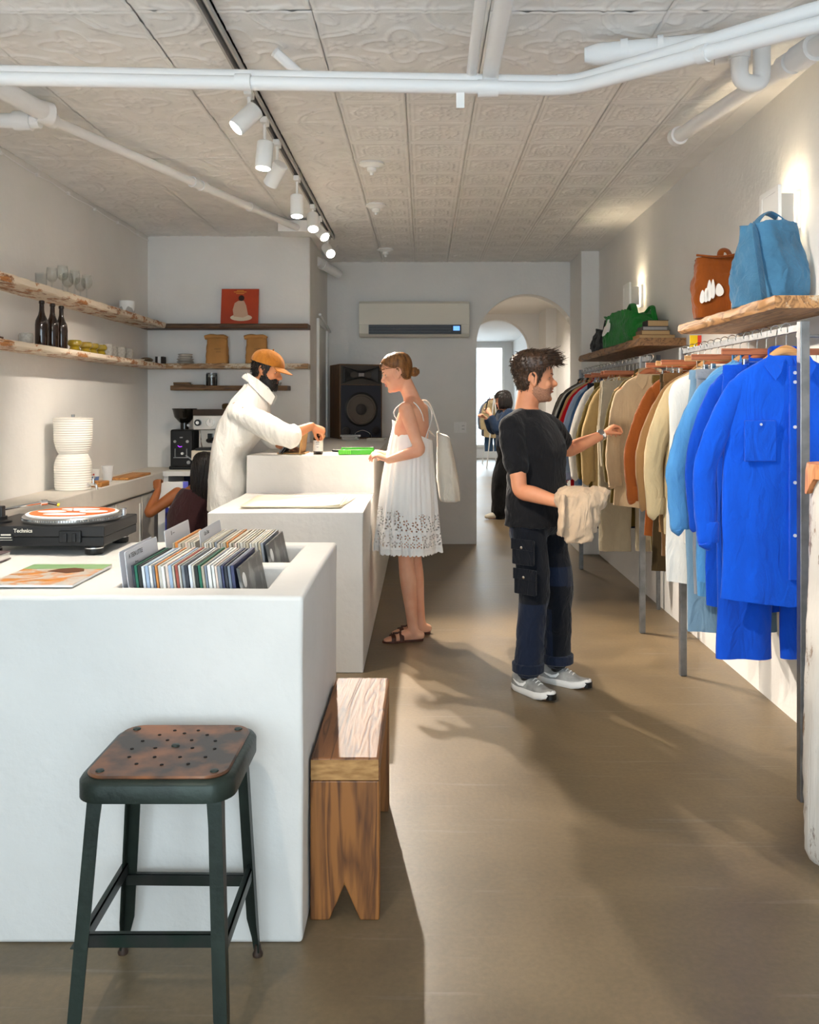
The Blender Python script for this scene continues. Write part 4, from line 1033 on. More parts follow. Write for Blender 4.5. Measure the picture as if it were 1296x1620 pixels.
MB().sweep([(-1.378, 3.24, 1.092), (-1.345, 3.25, 1.083)], [(.008, .006), (.008, .005)], 8).build('headshell', BLACK, tt)
MB().sweep([(-1.345, 3.25, 1.083), (-1.338, 3.252, 1.080)], .006, 8).build('stylus_tip', mat('stylus_yellow', '#e8d619', .4), tt)
for x in (-1.53, -1.235):
    hg = MB().box(x, x + .075, TY0 - .012, TY0 + .002, .982, 1.022).build('hinge', BLACK, tt, smooth=0, bevel=.003)
    MB().box(x + .015, x + .03, TY0 - .02, TY0 - .012, .985, 1.015).box(x + .048, x + .06, TY0 - .02, TY0 - .012, .985, 1.015).build('hinge_block', BLACK, hg, smooth=0, bevel=.002)
Fm = lambda x, z, y=TY0 - .0006: frame((x, y, z), (1, 0, 0), (0, -1, 0))
SILV = mat('silver_print', '#c9c4b6', .5)
text_obj('brand_lettering', 'Technics', .018, Fm(-1.36, 1.021), SILV, tt, bold=True)
MB().box(-1.475, -1.392, TY0 - .0008, TY0 + .001, .986, 1.012).build('rating_plate', BLACK, tt, smooth=0)
text_obj('plate_text', 'Technics', .007, Fm(-1.458, 1.0075, TY0 - .0012), WHITE, tt, .0002)
for x_, z_, w_, h_ in ((-1.418, 1.0075, .034, .005), (-1.434, .998, .07, .003), (-1.434, .990, .076, .0015)): MB().box(x_ - w_ / 2, x_ + w_ / 2, TY0 - .0013, TY0 - .0008, z_ - h_ / 2, z_ + h_ / 2).build('plate_print', SILV, tt, smooth=0)

tt = thing('magazine', 'glossy magazine with an orange landscape cover lying beside the record bin', 'magazine', (-1.10, 2.62, TOP1 + .006))
MB().box(-1.222, -.978, 2.466, 2.776, TOP1 + .006, TOP1 + .0125).build('pages', WHITE, tt, smooth=0)
MB().box(-1.222, -.978, 2.464, 2.778, TOP1 + .0125, TOP1 + .0135).build('cover', mat('magazine_cover', '#d9892c', .3, col2='#cfc6bb', vscale=11, contrast=(.42, .58), detail=6, dist=1.5), tt, smooth=0)
MB().box(-1.222, -.978, 2.70, 2.778, TOP1 + .0136, TOP1 + .0139).build('cover_field', mat('magazine_green', '#9cc48a', .3, var=.2, vscale=8), tt, smooth=0)
MB().prism([(-1.13, 2.66), (-1.06, 2.63), (-1.02, 2.66), (-1.035, 2.70), (-1.07, 2.715), (-1.11, 2.70)], .0004, Matrix.Translation((0, 0, TOP1 + .0140))).build('cover_figure', mat('magazine_brown', '#6e3f1e', .4), tt, smooth=0)
tt = thing('book', 'book with a dark cover at the left end of the record counter', 'book', (-1.48, 2.83, TOP1 + .006))
MB().box(-1.60, -1.37, 2.70, 2.93, TOP1 + .008, TOP1 + .028).build('pages', mat('page_edges', '#e3ded6', .8), tt, smooth=0)
MB().box(-1.602, -1.367, 2.698, 2.932, TOP1 + .028, TOP1 + .031).box(-1.602, -1.367, 2.698, 2.932, TOP1 + .005, TOP1 + .008).build('cover', mat('book_mauve', '#5a4a4c', .5), tt, smooth=0)

# ---- records in the bins
rg = random.Random(11)
EDGE = ['#e9e7e2', '#2b2f3a', '#9fb3cc', '#dfe3ea', '#1d2420', '#d98a3e', '#c9c4ba', '#e6cfc0', '#a34a3a', '#7d8694', '#f2f0ea', '#1b6b52', '#3a3f63', '#b9ad97', '#c8bfae', '#8a8f96']
SLV = [mat('sleeve_%d' % i, c, .5, var=.18, vscale=40, coat=.2) for i, c in enumerate(EDGE)]
TOPM = mat('sleeve_plastic', '#cbc5ba', .3, coat=.5, var=.15, vscale=30)
def make_sleeve(th):
    return MB().box(-th / 2, th / 2, -.1575, .1575, 0, .312).mesh('record_sleeve')
sl_me = {}
def record(x, y, z, tilt, k, label, grp, mi, th):
    key = (mi, th)
    if key not in sl_me:
        me = make_sleeve(th); me.materials.append(SLV[mi]); me.update(); sl_me[key] = me
    o = bpy.data.objects.new('record_sleeve', sl_me[key]); C.objects.link(o)
    o.location = (x, y, z); o.rotation_euler = (0, R(-tilt), R(rg.uniform(-.1, .1)))
    tag(o, label, 'record', grp); return o
LAB = {0: 'white', 1: 'charcoal', 2: 'pale blue', 3: 'silver white', 4: 'blackish', 5: 'orange', 6: 'stone grey', 7: 'pale pink', 8: 'brick red', 9: 'slate grey', 10: 'bright white', 11: 'green', 12: 'navy', 13: 'tan', 14: 'cream', 15: 'mid grey'}
GAPX = -.70
def fill(y, x0, x1, order, where, grp, zb_, gap=None):
    x = x0; i = 0
    while x < x1:
        if gap and x < gap + .006 and x + .012 > gap - .006: x = gap + .007
        mi = order[i % len(order)]; th = rg.choice((.0055, .007, .0085))
        record(x + th / 2, y + rg.uniform(-.003, .003), zb_ + rg.uniform(0, .004), 7, i, '%s edged record sleeve standing in the %s' % (LAB[mi], where), grp, mi, th)
        x += th / math.cos(R(7)) + .0024; i += 1
    return x
xe = fill(2.66, -.79, -.50, [1, 11, 4, 3, 2, 0, 9, 5, 6, 10, 7, 2, 14, 8, 6, 15, 1, 3, 6, 4, 11, 13, 9, 10, 0, 7, 15, 12, 1, 9, 12, 0, 5, 6], 'bin nearer the stool', 'records in the bin nearer the stool', .682)
xe2 = fill(3.076, -.79, -.495, [13, 5, 14, 13, 7, 14, 6, 14, 13, 0, 14, 6, 13, 15, 14, 6], 'bin nearer the turntable', 'records in the bin nearer the turntable', .682, GAPX)
for xx, yy_, lb in ((xe, 2.66, 'grey patterned record sleeve facing out at the end of the bin nearer the stool'), (xe2, 3.076, 'grey patterned record sleeve facing out at the end of the bin nearer the turntable')):
    tt = thing('record_sleeve', lb, 'record', (xx + .036, yy_, .682)); tt.rotation_euler = (0, R(-12), 0)
    MB().box(-.004, .004, -.1575, .1575, 0, .312).build('sleeve', mat('grey_art', '#8d8c89', .35, col2='#4e4d4b', vscale=9, contrast=(.45, .55)), tt, local=True, smooth=0)
    MB().lathe([(.001, 0), (.022, 0), (.022, .0006), (.001, .0006)], (0, 0, 0), 24, Matrix.Rotation(R(90), 4, 'Y')).moved(Matrix.Translation((.0041, -.12, .27))).build('sticker', WHITE, tt, local=True)
CARD = mat('divider_plastic', '#d4d6dc', .45)
def divider(x, y, label, txt):
    tt = thing('record_divider', label, 'divider card', (x, y, .684)); tt.rotation_euler = (0, R(-7), 0)
    pts = [(-.15, 0), (.15, 0), (.15, .345), (.145, .35), (-.145, .35), (-.15, .345)]
    M_ = frame((0, 0, 0), (0, 1, 0), (1, 0, 0)) @ Matrix.Translation((0, 0, -.001))
    MB().prism(pts, .002, M_).build('card', CARD, tt, local=True, smooth=0)
    for i, (s, dz) in enumerate(txt):
        me = text_mesh(s, .019, .0002); me.transform(frame((.0014, -.06, .332 - dz), (0, 1, 0), (1, 0, 0))); me.materials.clear(); mesh_obj('handwriting', me, BLACK, tt, local=True, smooth=0)
divider(-.822, 2.66, 'pale record divider card at the very end of the bin nearer the stool', [('Ind', 0)])
divider(-.806, 2.66, 'record divider card with two handwritten lines', [('A TEEN LITTLE', 0), ('late', .026)])
divider(-.815, 3.076, 'record divider card marked with a single letter', [('E ----', 0)])
divider(GAPX, 3.076, 'record divider card standing among the rear records', [('Cut Out', 0)])

# ================================================================== STOOL AND BENCH
GREEN = mat('chipped_green_paint', '#2a342d', .42, metal=.35, var=.5, vscale=9, bump=.1, bscale=70)
st = thing('metal_stool', 'dark green steel stool with a worn perforated brown seat', 'stool', (-.605, 2.14, 0))
SZ = .612
def rrect(w, d, r, n=7):
    out = []
    for cx_, cy_, a0 in ((w - r, d - r, 0), (-w + r, d - r, 90), (-w + r, -d + r, 180), (w - r, -d + r, 270)):
        for k in range(n + 1): a = R(a0 + 90 * k / n); out.append((cx_ + r * math.cos(a), cy_ + r * math.sin(a)))
    return out
sc_ = Vector((-.605, 2.14)); W_, D_ = .178, .178
rs = []
for off, z in ((-.02, SZ - .05), (0, SZ - .048), (.0, SZ - .012), (-.005, SZ - .004), (-.016, SZ)):
    rs.append([(sc_.x + x, sc_.y + y, z) for x, y in rrect(W_ + off, D_ + off, .062 + off * .5)])
MB().rings(rs).build('seat_pan', GREEN, st)
RUST = mat('worn_brown_metal', '#8c5530', .42, metal=.15, col2='#33261e', vscale=6.5, contrast=(.42, .6), detail=8, coat=.15)
seat = MB().rings([[(sc_.x + x, sc_.y + y, z) for x, y in rrect(W_ - o_, D_ - o_, .058 - o_ * .5)] for o_, z in ((.018, SZ - .003), (.016, SZ + .002), (.02, SZ + .006), (.05, SZ + .0052))]).build('seat', RUST, st)
hm = mat('hole_dark', '#120d0a', .9)
holes = [(-.06, .09), (0, .10), (.06, .09), (-.09, .05), (-.03, .055), (.03, .055), (.09, .05), (-.10, 0), (-.045, .005), (.045, .005), (.10, 0), (-.09, -.05), (-.03, -.05), (.03, -.05), (.09, -.05), (-.06, -.09), (0, -.095), (.06, -.09), (-.03, .12), (.03, .12)]
for x, y in holes: MB().lathe([(.0045, .0053), (.0042, .0066), (.001, .0067)], (sc_.x + x, sc_.y + y, SZ), 12).build('seat_hole', hm, seat)
for x, y in ((-.13, .13), (.13, .13), (-.13, -.13), (.13, -.13), (0, .02)): MB().lathe([(.011, .004), (.009, .0085), (.001, .0095)], (sc_.x + x, sc_.y + y, SZ), 14).build('rivet', GREEN, seat)
feet = {(-1, -1): (-.785, 1.925), (1, -1): (-.425, 1.925), (1, 1): (-.43, 2.335), (-1, 1): (-.80, 2.345)}
legtop = {k: (sc_.x + k[0] * .15, sc_.y + k[1] * .15) for k in feet}
def legpt(k, z):
    t_ = 1 - z / (SZ - .03); a, b_ = legtop[k], feet[k]; return Vector((a[0] + (b_[0] - a[0]) * t_, a[1] + (b_[1] - a[1]) * t_, z))
for k in feet:
    # pressed angle-section leg: two flanges meeting at the outer corner
    mb = MB(); sx, sy = k
    for dx, dy in ((1, 0), (0, 1)):
        r_ = []
        for z, w in ((.012, .016), (.05, .02), (.10, .030), (.30, .031), (.50, .031), (SZ - .045, .034)):
            p = legpt(k, z); r_.append([p, p + Vector((-sx * w * dx, -sy * w * dy, 0)), p + Vector((-sx * (w * dx + .004 * dy), -sy * (w * dy + .004 * dx), 0)), p + Vector((-sx * .004, -sy * .004, 0))])
        mb.rings(r_)
    lg = mb.build('leg', GREEN, st, smooth=30)
    p = legpt(k, .0)
    MB().lathe([(.001, 0), (.013, 0), (.014, .006), (.010, .014), (.007, .03), (.001, .03)], (p.x - sx * .006, p.y - sy * .006, 0), 14).build('foot_cap', mat('brown_cap', '#3a2a20', .6), lg)
def rail(a, b_, z, nm='stretcher'):
    p, q_ = legpt(a, z), legpt(b_, z); off = Vector((-(a[0] + b_[0]) * .003, -(a[1] + b_[1]) * .003, 0))
    d_ = (q_ - p).normalized(); M_ = frame(p + off + d_ * .004, Vector((0, 0, 1)), d_); L_ = (q_ - p).length - .008
    MB().box(-.014, .014, -.003, .003, 0, L_, M_).box(.011, .014, -.014, .003, 0, L_, M_).build(nm, mat('scuffed_steel', '#3a3a38', .35, metal=.6, col2='#26352d', vscale=12), st, smooth=0, bevel=.001)
rail((-1, -1), (1, -1), .262); rail((-1, 1), (1, 1), .205); rail((-1, -1), (-1, 1), .235); rail((1, -1), (1, 1), .235)

BW = wood('old_pine', '#93603a', '#4f2f1a', axis=1, scale=8, rough=.5)
BWz = wood('old_pine_upright', '#96602f', '#553219', axis=2, scale=7, rough=.5)
bn = thing('wooden_bench', 'rustic thick pine bench with notched plank legs beside the counter', 'bench', (-.222, 2.855, 0))
def slabw(x0, x1, y0, y1, z0, z1, m, nm): return MB().box(x0, x1, y0, y1, z0, z1).build(nm, m, bn, smooth=0, bevel=.008)
slabw(-.318, -.124, 2.485, 3.225, .392, .456, BW, 'seat_plank')
MB().box(-.316, -.126, 2.4835, 2.4853, .396, .452).build('end_grain', mat('end_grain', '#c0935c', .7, col2='#94683a', vscale=22, stretch=(1, 1, 4), contrast=(.3, .7)), bn, smooth=0)
for y0 in (2.487, 3.15):
    pts = [(-.318, 0), (-.265, 0), (-.222, .10), (-.178, 0), (-.124, 0), (-.124, .392), (-.318, .392)]
    MB().prism(pts, .07, frame((0, y0 + .07, 0), (1, 0, 0), (0, -1, 0))).build('leg', BWz, bn, smooth=0, bevel=.004)

# ================================================================== BACK WALL
ac = thing('air_conditioner', 'cream wall air conditioner with dark louvre and blue display', 'air conditioner', (-.093, 9.09, 2.13))
ACM = mat('cream_plastic', '#e2dccd', .5)
ax0, ax1 = -.655, .468
MB().prism([(9.198, 2.14), (9.02, 2.14), (8.99, 2.17), (8.98, 2.26), (8.975, 2.47), (9.0, 2.50), (9.198, 2.50)], ax1 - ax0, frame((ax0, 0, 0), (0, 1, 0), (1, 0, 0))).build('casing', ACM, ac, smooth=30, bevel=.006)
MB().box(ax0, ax1, 8.970, 8.976, 2.262, 2.475).build('front_panel', ACM, ac, smooth=0, bevel=.003)
MB().box(ax0 + .10, ax1 - .085, 8.968, 8.990, 2.165, 2.258).build('outlet', mat('outlet_dark', '#15151a', .4), ac, smooth=0)
for z in (2.185, 2.215, 2.24): MB().box(ax0 + .10, ax1 - .19, 8.958, 8.972, z, z + .006).build('louvre', mat('louvre_grey', '#4c4c4e', .4), ac, smooth=0)
MB().box(ax1 - .165, ax1 - .10, 8.962, 8.968, 2.20, 2.245).build('display', mat('display_blue', '#5b90e8', .4, emit=.9), ac, smooth=0)
ou = thing('wall_switch', 'clear double plate with rocker switch and outlet on the back wall', 'switch plate', (.40, 9.19, 1.16))
MB().box(.318, .45, 9.192, 9.199, 1.155, 1.27).build('plate', WHITE, ou, smooth=0, bevel=.003)
MB().box(.335, .368, 9.188, 9.193, 1.18, 1.245).build('rocker', WHITE, ou, smooth=0, bevel=.002)
MB().box(.392, .432, 9.189, 9.193, 1.175, 1.25).build('socket', WHITE, ou, smooth=0, bevel=.002)
sl = MB()
for z in (1.195, 1.23):
    for x in (.404, .418): sl.box(x, x + .004, 9.1875, 9.1895, z - .006, z + .006)
sl.build('slots', BLACK, ou, smooth=0)

# ---- weathered post on the right
rs = []; rg = random.Random(4)
for i in range(40):
    z = 1.23 * i / 39; ring = []; k = .93 + .05 * math.sin(z * 3 + 1) + (-.10 if i == 0 else 0)
    for j in range(36):
        a = 2 * PI * j / 36; r_ = .155 * k * (1 + .03 * math.sin(5 * a + z * 2) + .02 * math.sin(11 * a - z * 6) + rg.uniform(-.012, .012))
        ring.append((1.372 + r_ * math.cos(a), 2.80 + r_ * math.sin(a), z))
    rs.append(ring)
lg = thing('log_post', 'weathered white painted log standing at the end of the clothes rail', 'log', (1.372, 2.80, 0))
MB().rings(rs).build('trunk', wood('painted_log', '#8a6a4c', '#4a3626', '#dedad3', axis=2, paint_amt=.41), lg, smooth=60)
rs = [[(1.372 + r_ * math.cos(a), 2.80 + r_ * math.sin(a), z + .03 * math.sin(6 * a) * (q == 0)) for a in np.linspace(0, 2 * PI, 37)[:-1]] for r_, z, q in ((.152, 1.19, 0), (.150, 1.24, 1), (.146, 1.262, 1), (.05, 1.266, 1))]
MB().rings(rs).build('bare_top', wood('orange_wood', '#d08a56', '#a3602f', axis=2), lg, smooth=60)
# ================================================================== CLOTHES RAILS
XRAIL, ZRAIL = 1.39, 1.735
def rack(y0, y1, posts, label, rear=()):
    t = thing('clothes_rail', label, 'clothes rail', (XRAIL, (y0 + y1) / 2, 0))
    MB().box(XRAIL - .006, XRAIL + .006, y0, y1, ZRAIL - .016, ZRAIL + .012).build('rail_bar', GALV, t, smooth=0, bevel=.002)
    for y in posts:
        MB().box(XRAIL - .0175, XRAIL + .0175, y - .0175, y + .0175, 0, ZRAIL + .02).build('post', GALV, t, smooth=0, bevel=.003)
        MB().cyl((XRAIL, y + .06, ZRAIL - .03), (XR - .001, y + .06, ZRAIL - .03), .006, n=10).build('wall_rod', GALV, t)
    for y in rear: MB().box(XR - .05, XR - .025, y - .0125, y + .0125, 0, 1.80).build('rear_post', GALV, t, smooth=0)
    return t
rack(3.22, 4.78, (3.2376, 4.74), 'steel clothes rail carrying the blue shirts')
rack(5.42, 7.86, (5.62, 7.8), 'steel clothes rail carrying the beige and red clothes', (6.262,))
SHW = wood('rough_shelf', '#b98a58', '#6f4c2c', '#c9b79b', axis=1, paint_amt=.6)
SHW2 = wood('rough_shelf_end', '#9a7148', '#5c4128', axis=1)
def rough_shelf(y0, y1, label, m, seed):
    o = plank('wall_shelf', label, 1.385, XR - .001, y0, y1, 1.832, 1.882, m, seed, .005)
    return o
def flip_shelf(y0, y1, label, m, seed):
    # live edge faces the aisle (towards -x)
    L = y1 - y0; n = int(L / .045); rg = random.Random(seed); rs = []
    for i in range(n + 1):
        y = y0 + L * i / n; e = [rg.uniform(-.007, .007) for _ in range(4)]
        x0, x1, z0, z1 = 1.385, XR - .001, 1.832, 1.882
        rs.append([(x1, y, z0), (x1, y, z1), (x0 + .15, y, z1), (x0 + .008 + e[0], y, z1), (x0 + e[1], y, z1 - .012), (x0 + e[2], y, z0 + .014), (x0 + .012 + e[3], y, z0), (x0 + .15, y, z0)])
    return tag(MB().rings(rs).build('wall_shelf', m, smooth=35), label, 'shelf')
flip_shelf(3.5, 4.8, 'thick rough-edged shelf over the blue shirts', SHW, 1)
flip_shelf(5.72, 7.88, 'thick rough-edged shelf carrying the green bag and books', SHW2, 2)

HWOOD = wood('red_hanger_wood', '#a9623c', '#7c3f24', axis=0)
HWOOD2 = wood('light_hanger_wood', '#cf9d66', '#ad7640', axis=0)
def hook(mb, x=0):
    pts = [(x, 0, -.075), (x, 0, -.03)] + [(x + .021 * math.sin(R(a)) , 0, .004 - .0 + .021 * math.cos(R(a)) - .006) for a in range(120, -121, -24)]
    return mb.sweep([(p[0], p[1], p[2]) for p in pts], .0021, 6)
_h = {}
def clip_hanger_proto(m):
    t = thing('clip_hanger', 'x', 'hanger', (0, 0, -5))
    hook(MB()).build('hook', CHROME, t, local=True)
    MB().box(-.215, .215, -.006, .006, -.098, -.072).build('bar', m, t, local=True, smooth=0, bevel=.003)
    MB().sweep([(-.16, 0, -.098), (-.16, 0, -.125), (.16, 0, -.125), (.16, 0, -.098)], .0016, 6).build('wire', CHROME, t, local=True)
    for x in (-.12, .12): MB().box(x - .011, x + .011, -.010, .010, -.16, -.112).build('clip', CHROME, t, local=True, smooth=0, bevel=.003)
    return t
def coat_hanger_proto(m):
    t = thing('coat_hanger', 'x', 'hanger', (0, 0, -5))
    hook(MB()).build('hook', CHROME, t, local=True)
    MB().sweep([(-.19, 0, -.215), (-.12, 0, -.165), (-.05, 0, -.108), (0, 0, -.085), (.05, 0, -.108), (.12, 0, -.165), (.19, 0, -.215)], [(.012, .014), (.013, .015), (.012, .017), (.011, .02), (.012, .017), (.013, .015), (.012, .014)], 12, sub=3, ref=(0, 0, 1)).build('shoulder_bar', m, t, local=True)
    return t
def hanger(kind, m, y, label, x=XRAIL, z=ZRAIL + .008, rz=0):
    k = (kind, m.name)
    if k not in _h: o = _h[k] = (clip_hanger_proto if kind == 'clip' else coat_hanger_proto)(m)
    else: o = copy_tree(_h[k])
    o.location = (x, y, z); o.rotation_euler = (0, 0, rz); o['label'] = label; o['group'] = 'wooden hangers on the rails'
    return o

def top_garment(name, label, y, m, L=.80, w=.215, sleeve=.56, depth=.027, seed=0, collar=True, X=XRAIL, Z=ZRAIL, flare=.02, detail=False, cat='shirt', rz=0., scale=1, cuff=True, out=.05, light=False):
    t = thing(name, label, cat, (X, y, Z), rz, 'clothes hanging on the rails')
    rg = random.Random(seed); ph = [rg.uniform(0, 6.28) for _ in range(6)]
    keys = [(-.098, .062, .020), (-.108, .085, .024), (-.135, .135, .030), (-.172, w - .035, .033), (-.225, w - .002, .036), (-.32, w + .004, depth), (-.5, w + .012, depth), (-.098 - L, w + flare, depth * .9)]
    K = cr([list(k) for k in keys], 14 if light else 30); n = 28 if light else 64; rs = []
    for z, hw, hd in K:
        s = (-.098 - z) / L; ring = []
        for j in range(n):
            a = 2 * PI * j / n; ca, sa = math.cos(a), math.sin(a)
            px = hw * np.sign(ca) * abs(ca) ** .8; py = hd * np.sign(sa) * abs(sa) ** .75
            f = math.sin(px * 38 + ph[0] + 2 * s) * .5 + math.sin(px * 71 + ph[1] - 3 * s) * .25 + math.sin(px * 23 + ph[2] + z * 6) * .4
            py += f * .008 * min(1, max(0, s - .1) * 1.6) + .004 * math.sin(z * 22 + px * 20 + ph[3])
            zz = z - (.028 * (1 - abs(px) / (w + .03)) ** 1 if s > .97 else 0)
            ring.append((px + .006 * math.sin(z * 9 + ph[4]), py, zz))
        rs.append(ring)
    mb_ = MB().rings(rs); me_ = mb_.mesh('body'); bm = bmesh.new(); bm.from_mesh(me_); bmesh.ops.recalc_face_normals(bm, faces=bm.faces); bm.to_mesh(me_); bm.free(); me_.update()
    if not light: wrinkle(me_, .005, 22, seed + 40, (1, .6, .45), lambda a: np.clip((-.12 - a[:, 2]) / .1, 0, 1))
    mesh_obj('body', me_, m, t, 55, local=True)
    if sleeve:
        for sx in (-1, 1):
            p = [(sx * (w - .06), 0, -.185), (sx * (w - .018), -.003, -.245), (sx * (w - .004 + out * .55), -.008, -.38), (sx * (w + .01 + out), -.006, -.55), (sx * (w + .0 + out), -.002, -.178 - sleeve + .03), (sx * (w - .005 + out), 0, -.178 - sleeve)]
            r_ = [(.020, .026), (.024, .040), (.026, .050), (.025, .047), (.024, .042), (.024, .040)]
            mb = MB().sweep(p, [(b, a) for a, b in r_], 20, sub=2 if light else 6, ref=(0, 1, 0))
            me_ = mb.mesh('sleeve')
            bm = bmesh.new(); bm.from_mesh(me_); bmesh.ops.recalc_face_normals(bm, faces=bm.faces); bm.to_mesh(me_); bm.free()
            if not light: wrinkle(me_, .008, 24, seed + 5 + sx, (1, 1, .8))
            mesh_obj('sleeve', me_, m, t, 55, local=True)
            if cuff:
                q = Vector(p[-1]); MB().sweep([q + Vector((0, 0, .075)), q + Vector((0, 0, .07)), q + Vector((0, 0, .002)), q + Vector((0, 0, -.004))], [(.039, .024), (.043, .027), (.042, .027), (.038, .024)], 20, ref=(0, 1, 0)).build('cuff', m, t, local=True)
    if collar:
        for sx in (-1, 1):
            pts = [(0.005, 0), (.066, .018), (.088, -.028), (.050, -.088), (.026, -.06)]
            M_ = Matrix.Translation((sx * .012, -.026, -.112)) @ Matrix.Rotation(R(-18), 4, 'X') @ frame((0, 0, 0), (sx, 0, 0), (0, -1 * sx * sx, 0))
            poly = [(a * 1, b) for a, b in pts]
            if sx < 0: M_ = Matrix.Translation((-.012, -.026, -.112)) @ Matrix.Rotation(R(-18), 4, 'X') @ frame((0, 0, 0), (1, 0, 0), (0, -1, 0)); poly = [(-a, b) for a, b in pts][::-1]
            MB().prism(poly, .005, M_).build('collar_wing', m, t, local=True, smooth=0, bevel=.002)
        MB().sweep([(-.07, -.005, -.092), (-.045, .028, -.082), (0, .036, -.078), (.045, .028, -.082), (.07, -.005, -.092)], [(.003, .022)] * 5, 8, sub=3, ref=(0, 0, 1)).build('collar_stand', m, t, local=True)
    return t
def button(t, x, y, z, m, r=.0065): MB().cyl((x, y, z), (x, y - .004, z), r, n=14).build('button', m, t, local=True)

def low_garment(name, label, y, m, L=1.0, w=.19, seed=0, legs=True, depth=.024, X=XRAIL, Z=ZRAIL, cat='trousers', flare=.0, band=True, light=False):
    t = thing(name, label, cat, (X, y, Z), 0, 'clothes hanging on the rails')
    rg = random.Random(seed); ph = [rg.uniform(0, 6.28) for _ in range(5)]
    z0 = -.135; n = 24 if light else 44
    def part(xc0, xc1, hw0, hw1, za, zb, nm, k0=.9):
        rs = []
        for s in np.linspace(0, 1, 10 if light else 22):
            z = za + (zb - za) * s; hw = hw0 + (hw1 - hw0) * s; xc = xc0 + (xc1 - xc0) * s; ring = []
            for j in range(n):
                a = 2 * PI * j / n; ca, sa = math.cos(a), math.sin(a)
                px = hw * np.sign(ca) * abs(ca) ** .8; py = depth * (.55 + .45 * min(1, s * 2 + (nm != 'seat_panel'))) * np.sign(sa) * abs(sa) ** .75
                py += .007 * math.sin(px * 45 + ph[0] + z * 3) * (.3 + .7 * s) + .005 * math.sin(z * 17 + px * 24 + ph[1])
                ring.append((xc + px, py, z))
            rs.append(ring)
        me_ = MB().rings(rs).mesh(nm); bm = bmesh.new(); bm.from_mesh(me_); bmesh.ops.recalc_face_normals(bm, faces=bm.faces); bm.to_mesh(me_); bm.free(); me_.update()
        if not light: wrinkle(me_, .004, 22, seed + 70, (1, .6, .4))
        return mesh_obj(nm, me_, m, t, 55, local=True)
    if legs:
        zc = z0 - .30
        part(0, 0, w - .01, w + .015, z0, zc, 'seat_panel')
        for sx in (-1, 1): part(sx * (w + .015) * .5, sx * (w + flare) * .54, (w + .015) * .5, (w + flare) * .47, zc + .01, z0 - L, 'trouser_leg')
    else:
        part(0, 0, w - .01, w + flare, z0, z0 - L, 'skirt_panel')
    if band:
        MB().rings([[(hw * np.sign(math.cos(a)) * abs(math.cos(a)) ** .7, .021 * np.sign(math.sin(a)) * abs(math.sin(a)) ** .7, z) for a in np.linspace(0, 2 * PI, 33)[:-1]] for hw, z in ((w - .012, z0 + .006), (w - .006, z0 + .004), (w - .004, z0 - .036), (w - .010, z0 - .038))]).build('waistband', m, t, local=True)
        for x in (-.6, 0, .6): MB().box(x * w - .006, x * w + .006, -.026, -.020, z0 - .045, z0 + .008).build('belt_loop', m, t, local=True, smooth=0, bevel=.002)
    return t

FB = {k: fabric('cloth_' + k, c) for k, c in dict(blue='#0a55d6', blue2='#0a4cc6', sky='#5292cc', sky2='#62a0d3', greyt='#8d929b', denim='#7d9fba', white='#efece5', cream='#c9b48c', tan='#8f6c45', brown='#6a4d2e',
     umber='#3f311b', rust='#8c4a1c', olive='#58491f', beige='#bfa583', stone='#a89d88', stone2='#a4977f', khaki='#a88e60', cord='#5a4b1e', ivory='#e8e4da', navy='#1b2131', jean='#41618a', pale='#93a9c4', lilac='#aab5d6', red='#c10d1b',
     sand='#c8a069', black='#141416', silver='#bcbdb7', taupe='#6c6159', char='#1b1b1d').items()}
PEARL = mat('pearl_button', '#d5dbe6', .25)

# --- rail with the blue shirts (near end first)
bs = top_garment('button_shirt', 'vivid blue button shirt with chest pocket hanging at the near end of its rail', 3.390, FB['blue'], L=.93, w=.225, sleeve=.63, depth=.032, seed=3, flare=.03, out=.08)
MB().box(-.004, .034, -.046, -.030, -.95, -.14).build('placket', FB['blue'], bs, local=True, smooth=0, bevel=.003)
MB().box(-.175, -.055, -.048, -.034, -.50, -.345).build('pocket', FB['blue'], bs, local=True, smooth=0, bevel=.004)
for z in (-.165, -.20, -.37, -.58, -.78): button(bs, .014, -.046, z, PEARL)
button(bs, -.115, -.048, -.36, PEARL, .005)
MB().box(-.03, .03, .008, .012, -.125, -.088).build('neck_label', WHITE, bs, local=True, smooth=0)
low_garment('wide_trousers', 'vivid blue wide trousers clipped behind the blue shirt', 3.489, FB['blue2'], L=1.15, w=.215, seed=2, flare=.02)
top_garment('button_shirt', 'second vivid blue shirt behind the blue trousers', 3.587, FB['blue2'], L=1.0, w=.225, sleeve=.60, seed=4)
top_garment('button_shirt', 'sky blue shirt hanging next to the second blue shirt', 3.686, FB['sky'], L=.92, w=.235, sleeve=.62, seed=5, out=.085)
top_garment('button_shirt', 'lighter sky blue shirt hanging between sky blue shirt and grey trousers', 3.784, FB['sky2'], L=1.0, w=.205, sleeve=.56, seed=6)
low_garment('trousers', 'pale grey trousers hanging behind the sky blue shirts', 3.883, FB['greyt'], L=.98, w=.20, seed=7)
low_garment('jeans', 'washed light denim jeans hanging behind the grey trousers', 3.981, FB['denim'], L=1.17, w=.20, seed=8, cat='jeans')
vs = top_garment('utility_vest', 'white sleeveless utility vest with pockets', 4.080, FB['white'], L=1.0, w=.25, sleeve=0, seed=9, collar=False, cat='vest')
for z0_, z1_ in ((-.92, -.70), (-.62, -.45)): MB().box(-.20, -.07, -.048, -.030, z0_, z1_).build('patch_pocket', FB['white'], vs, local=True, smooth=0, bevel=.005)
jk = top_garment('field_jacket', 'cream cotton jacket hanging behind the white vest', 4.178, FB['cream'], L=.80, w=.235, sleeve=.62, seed=10, cat='jacket', out=.06)
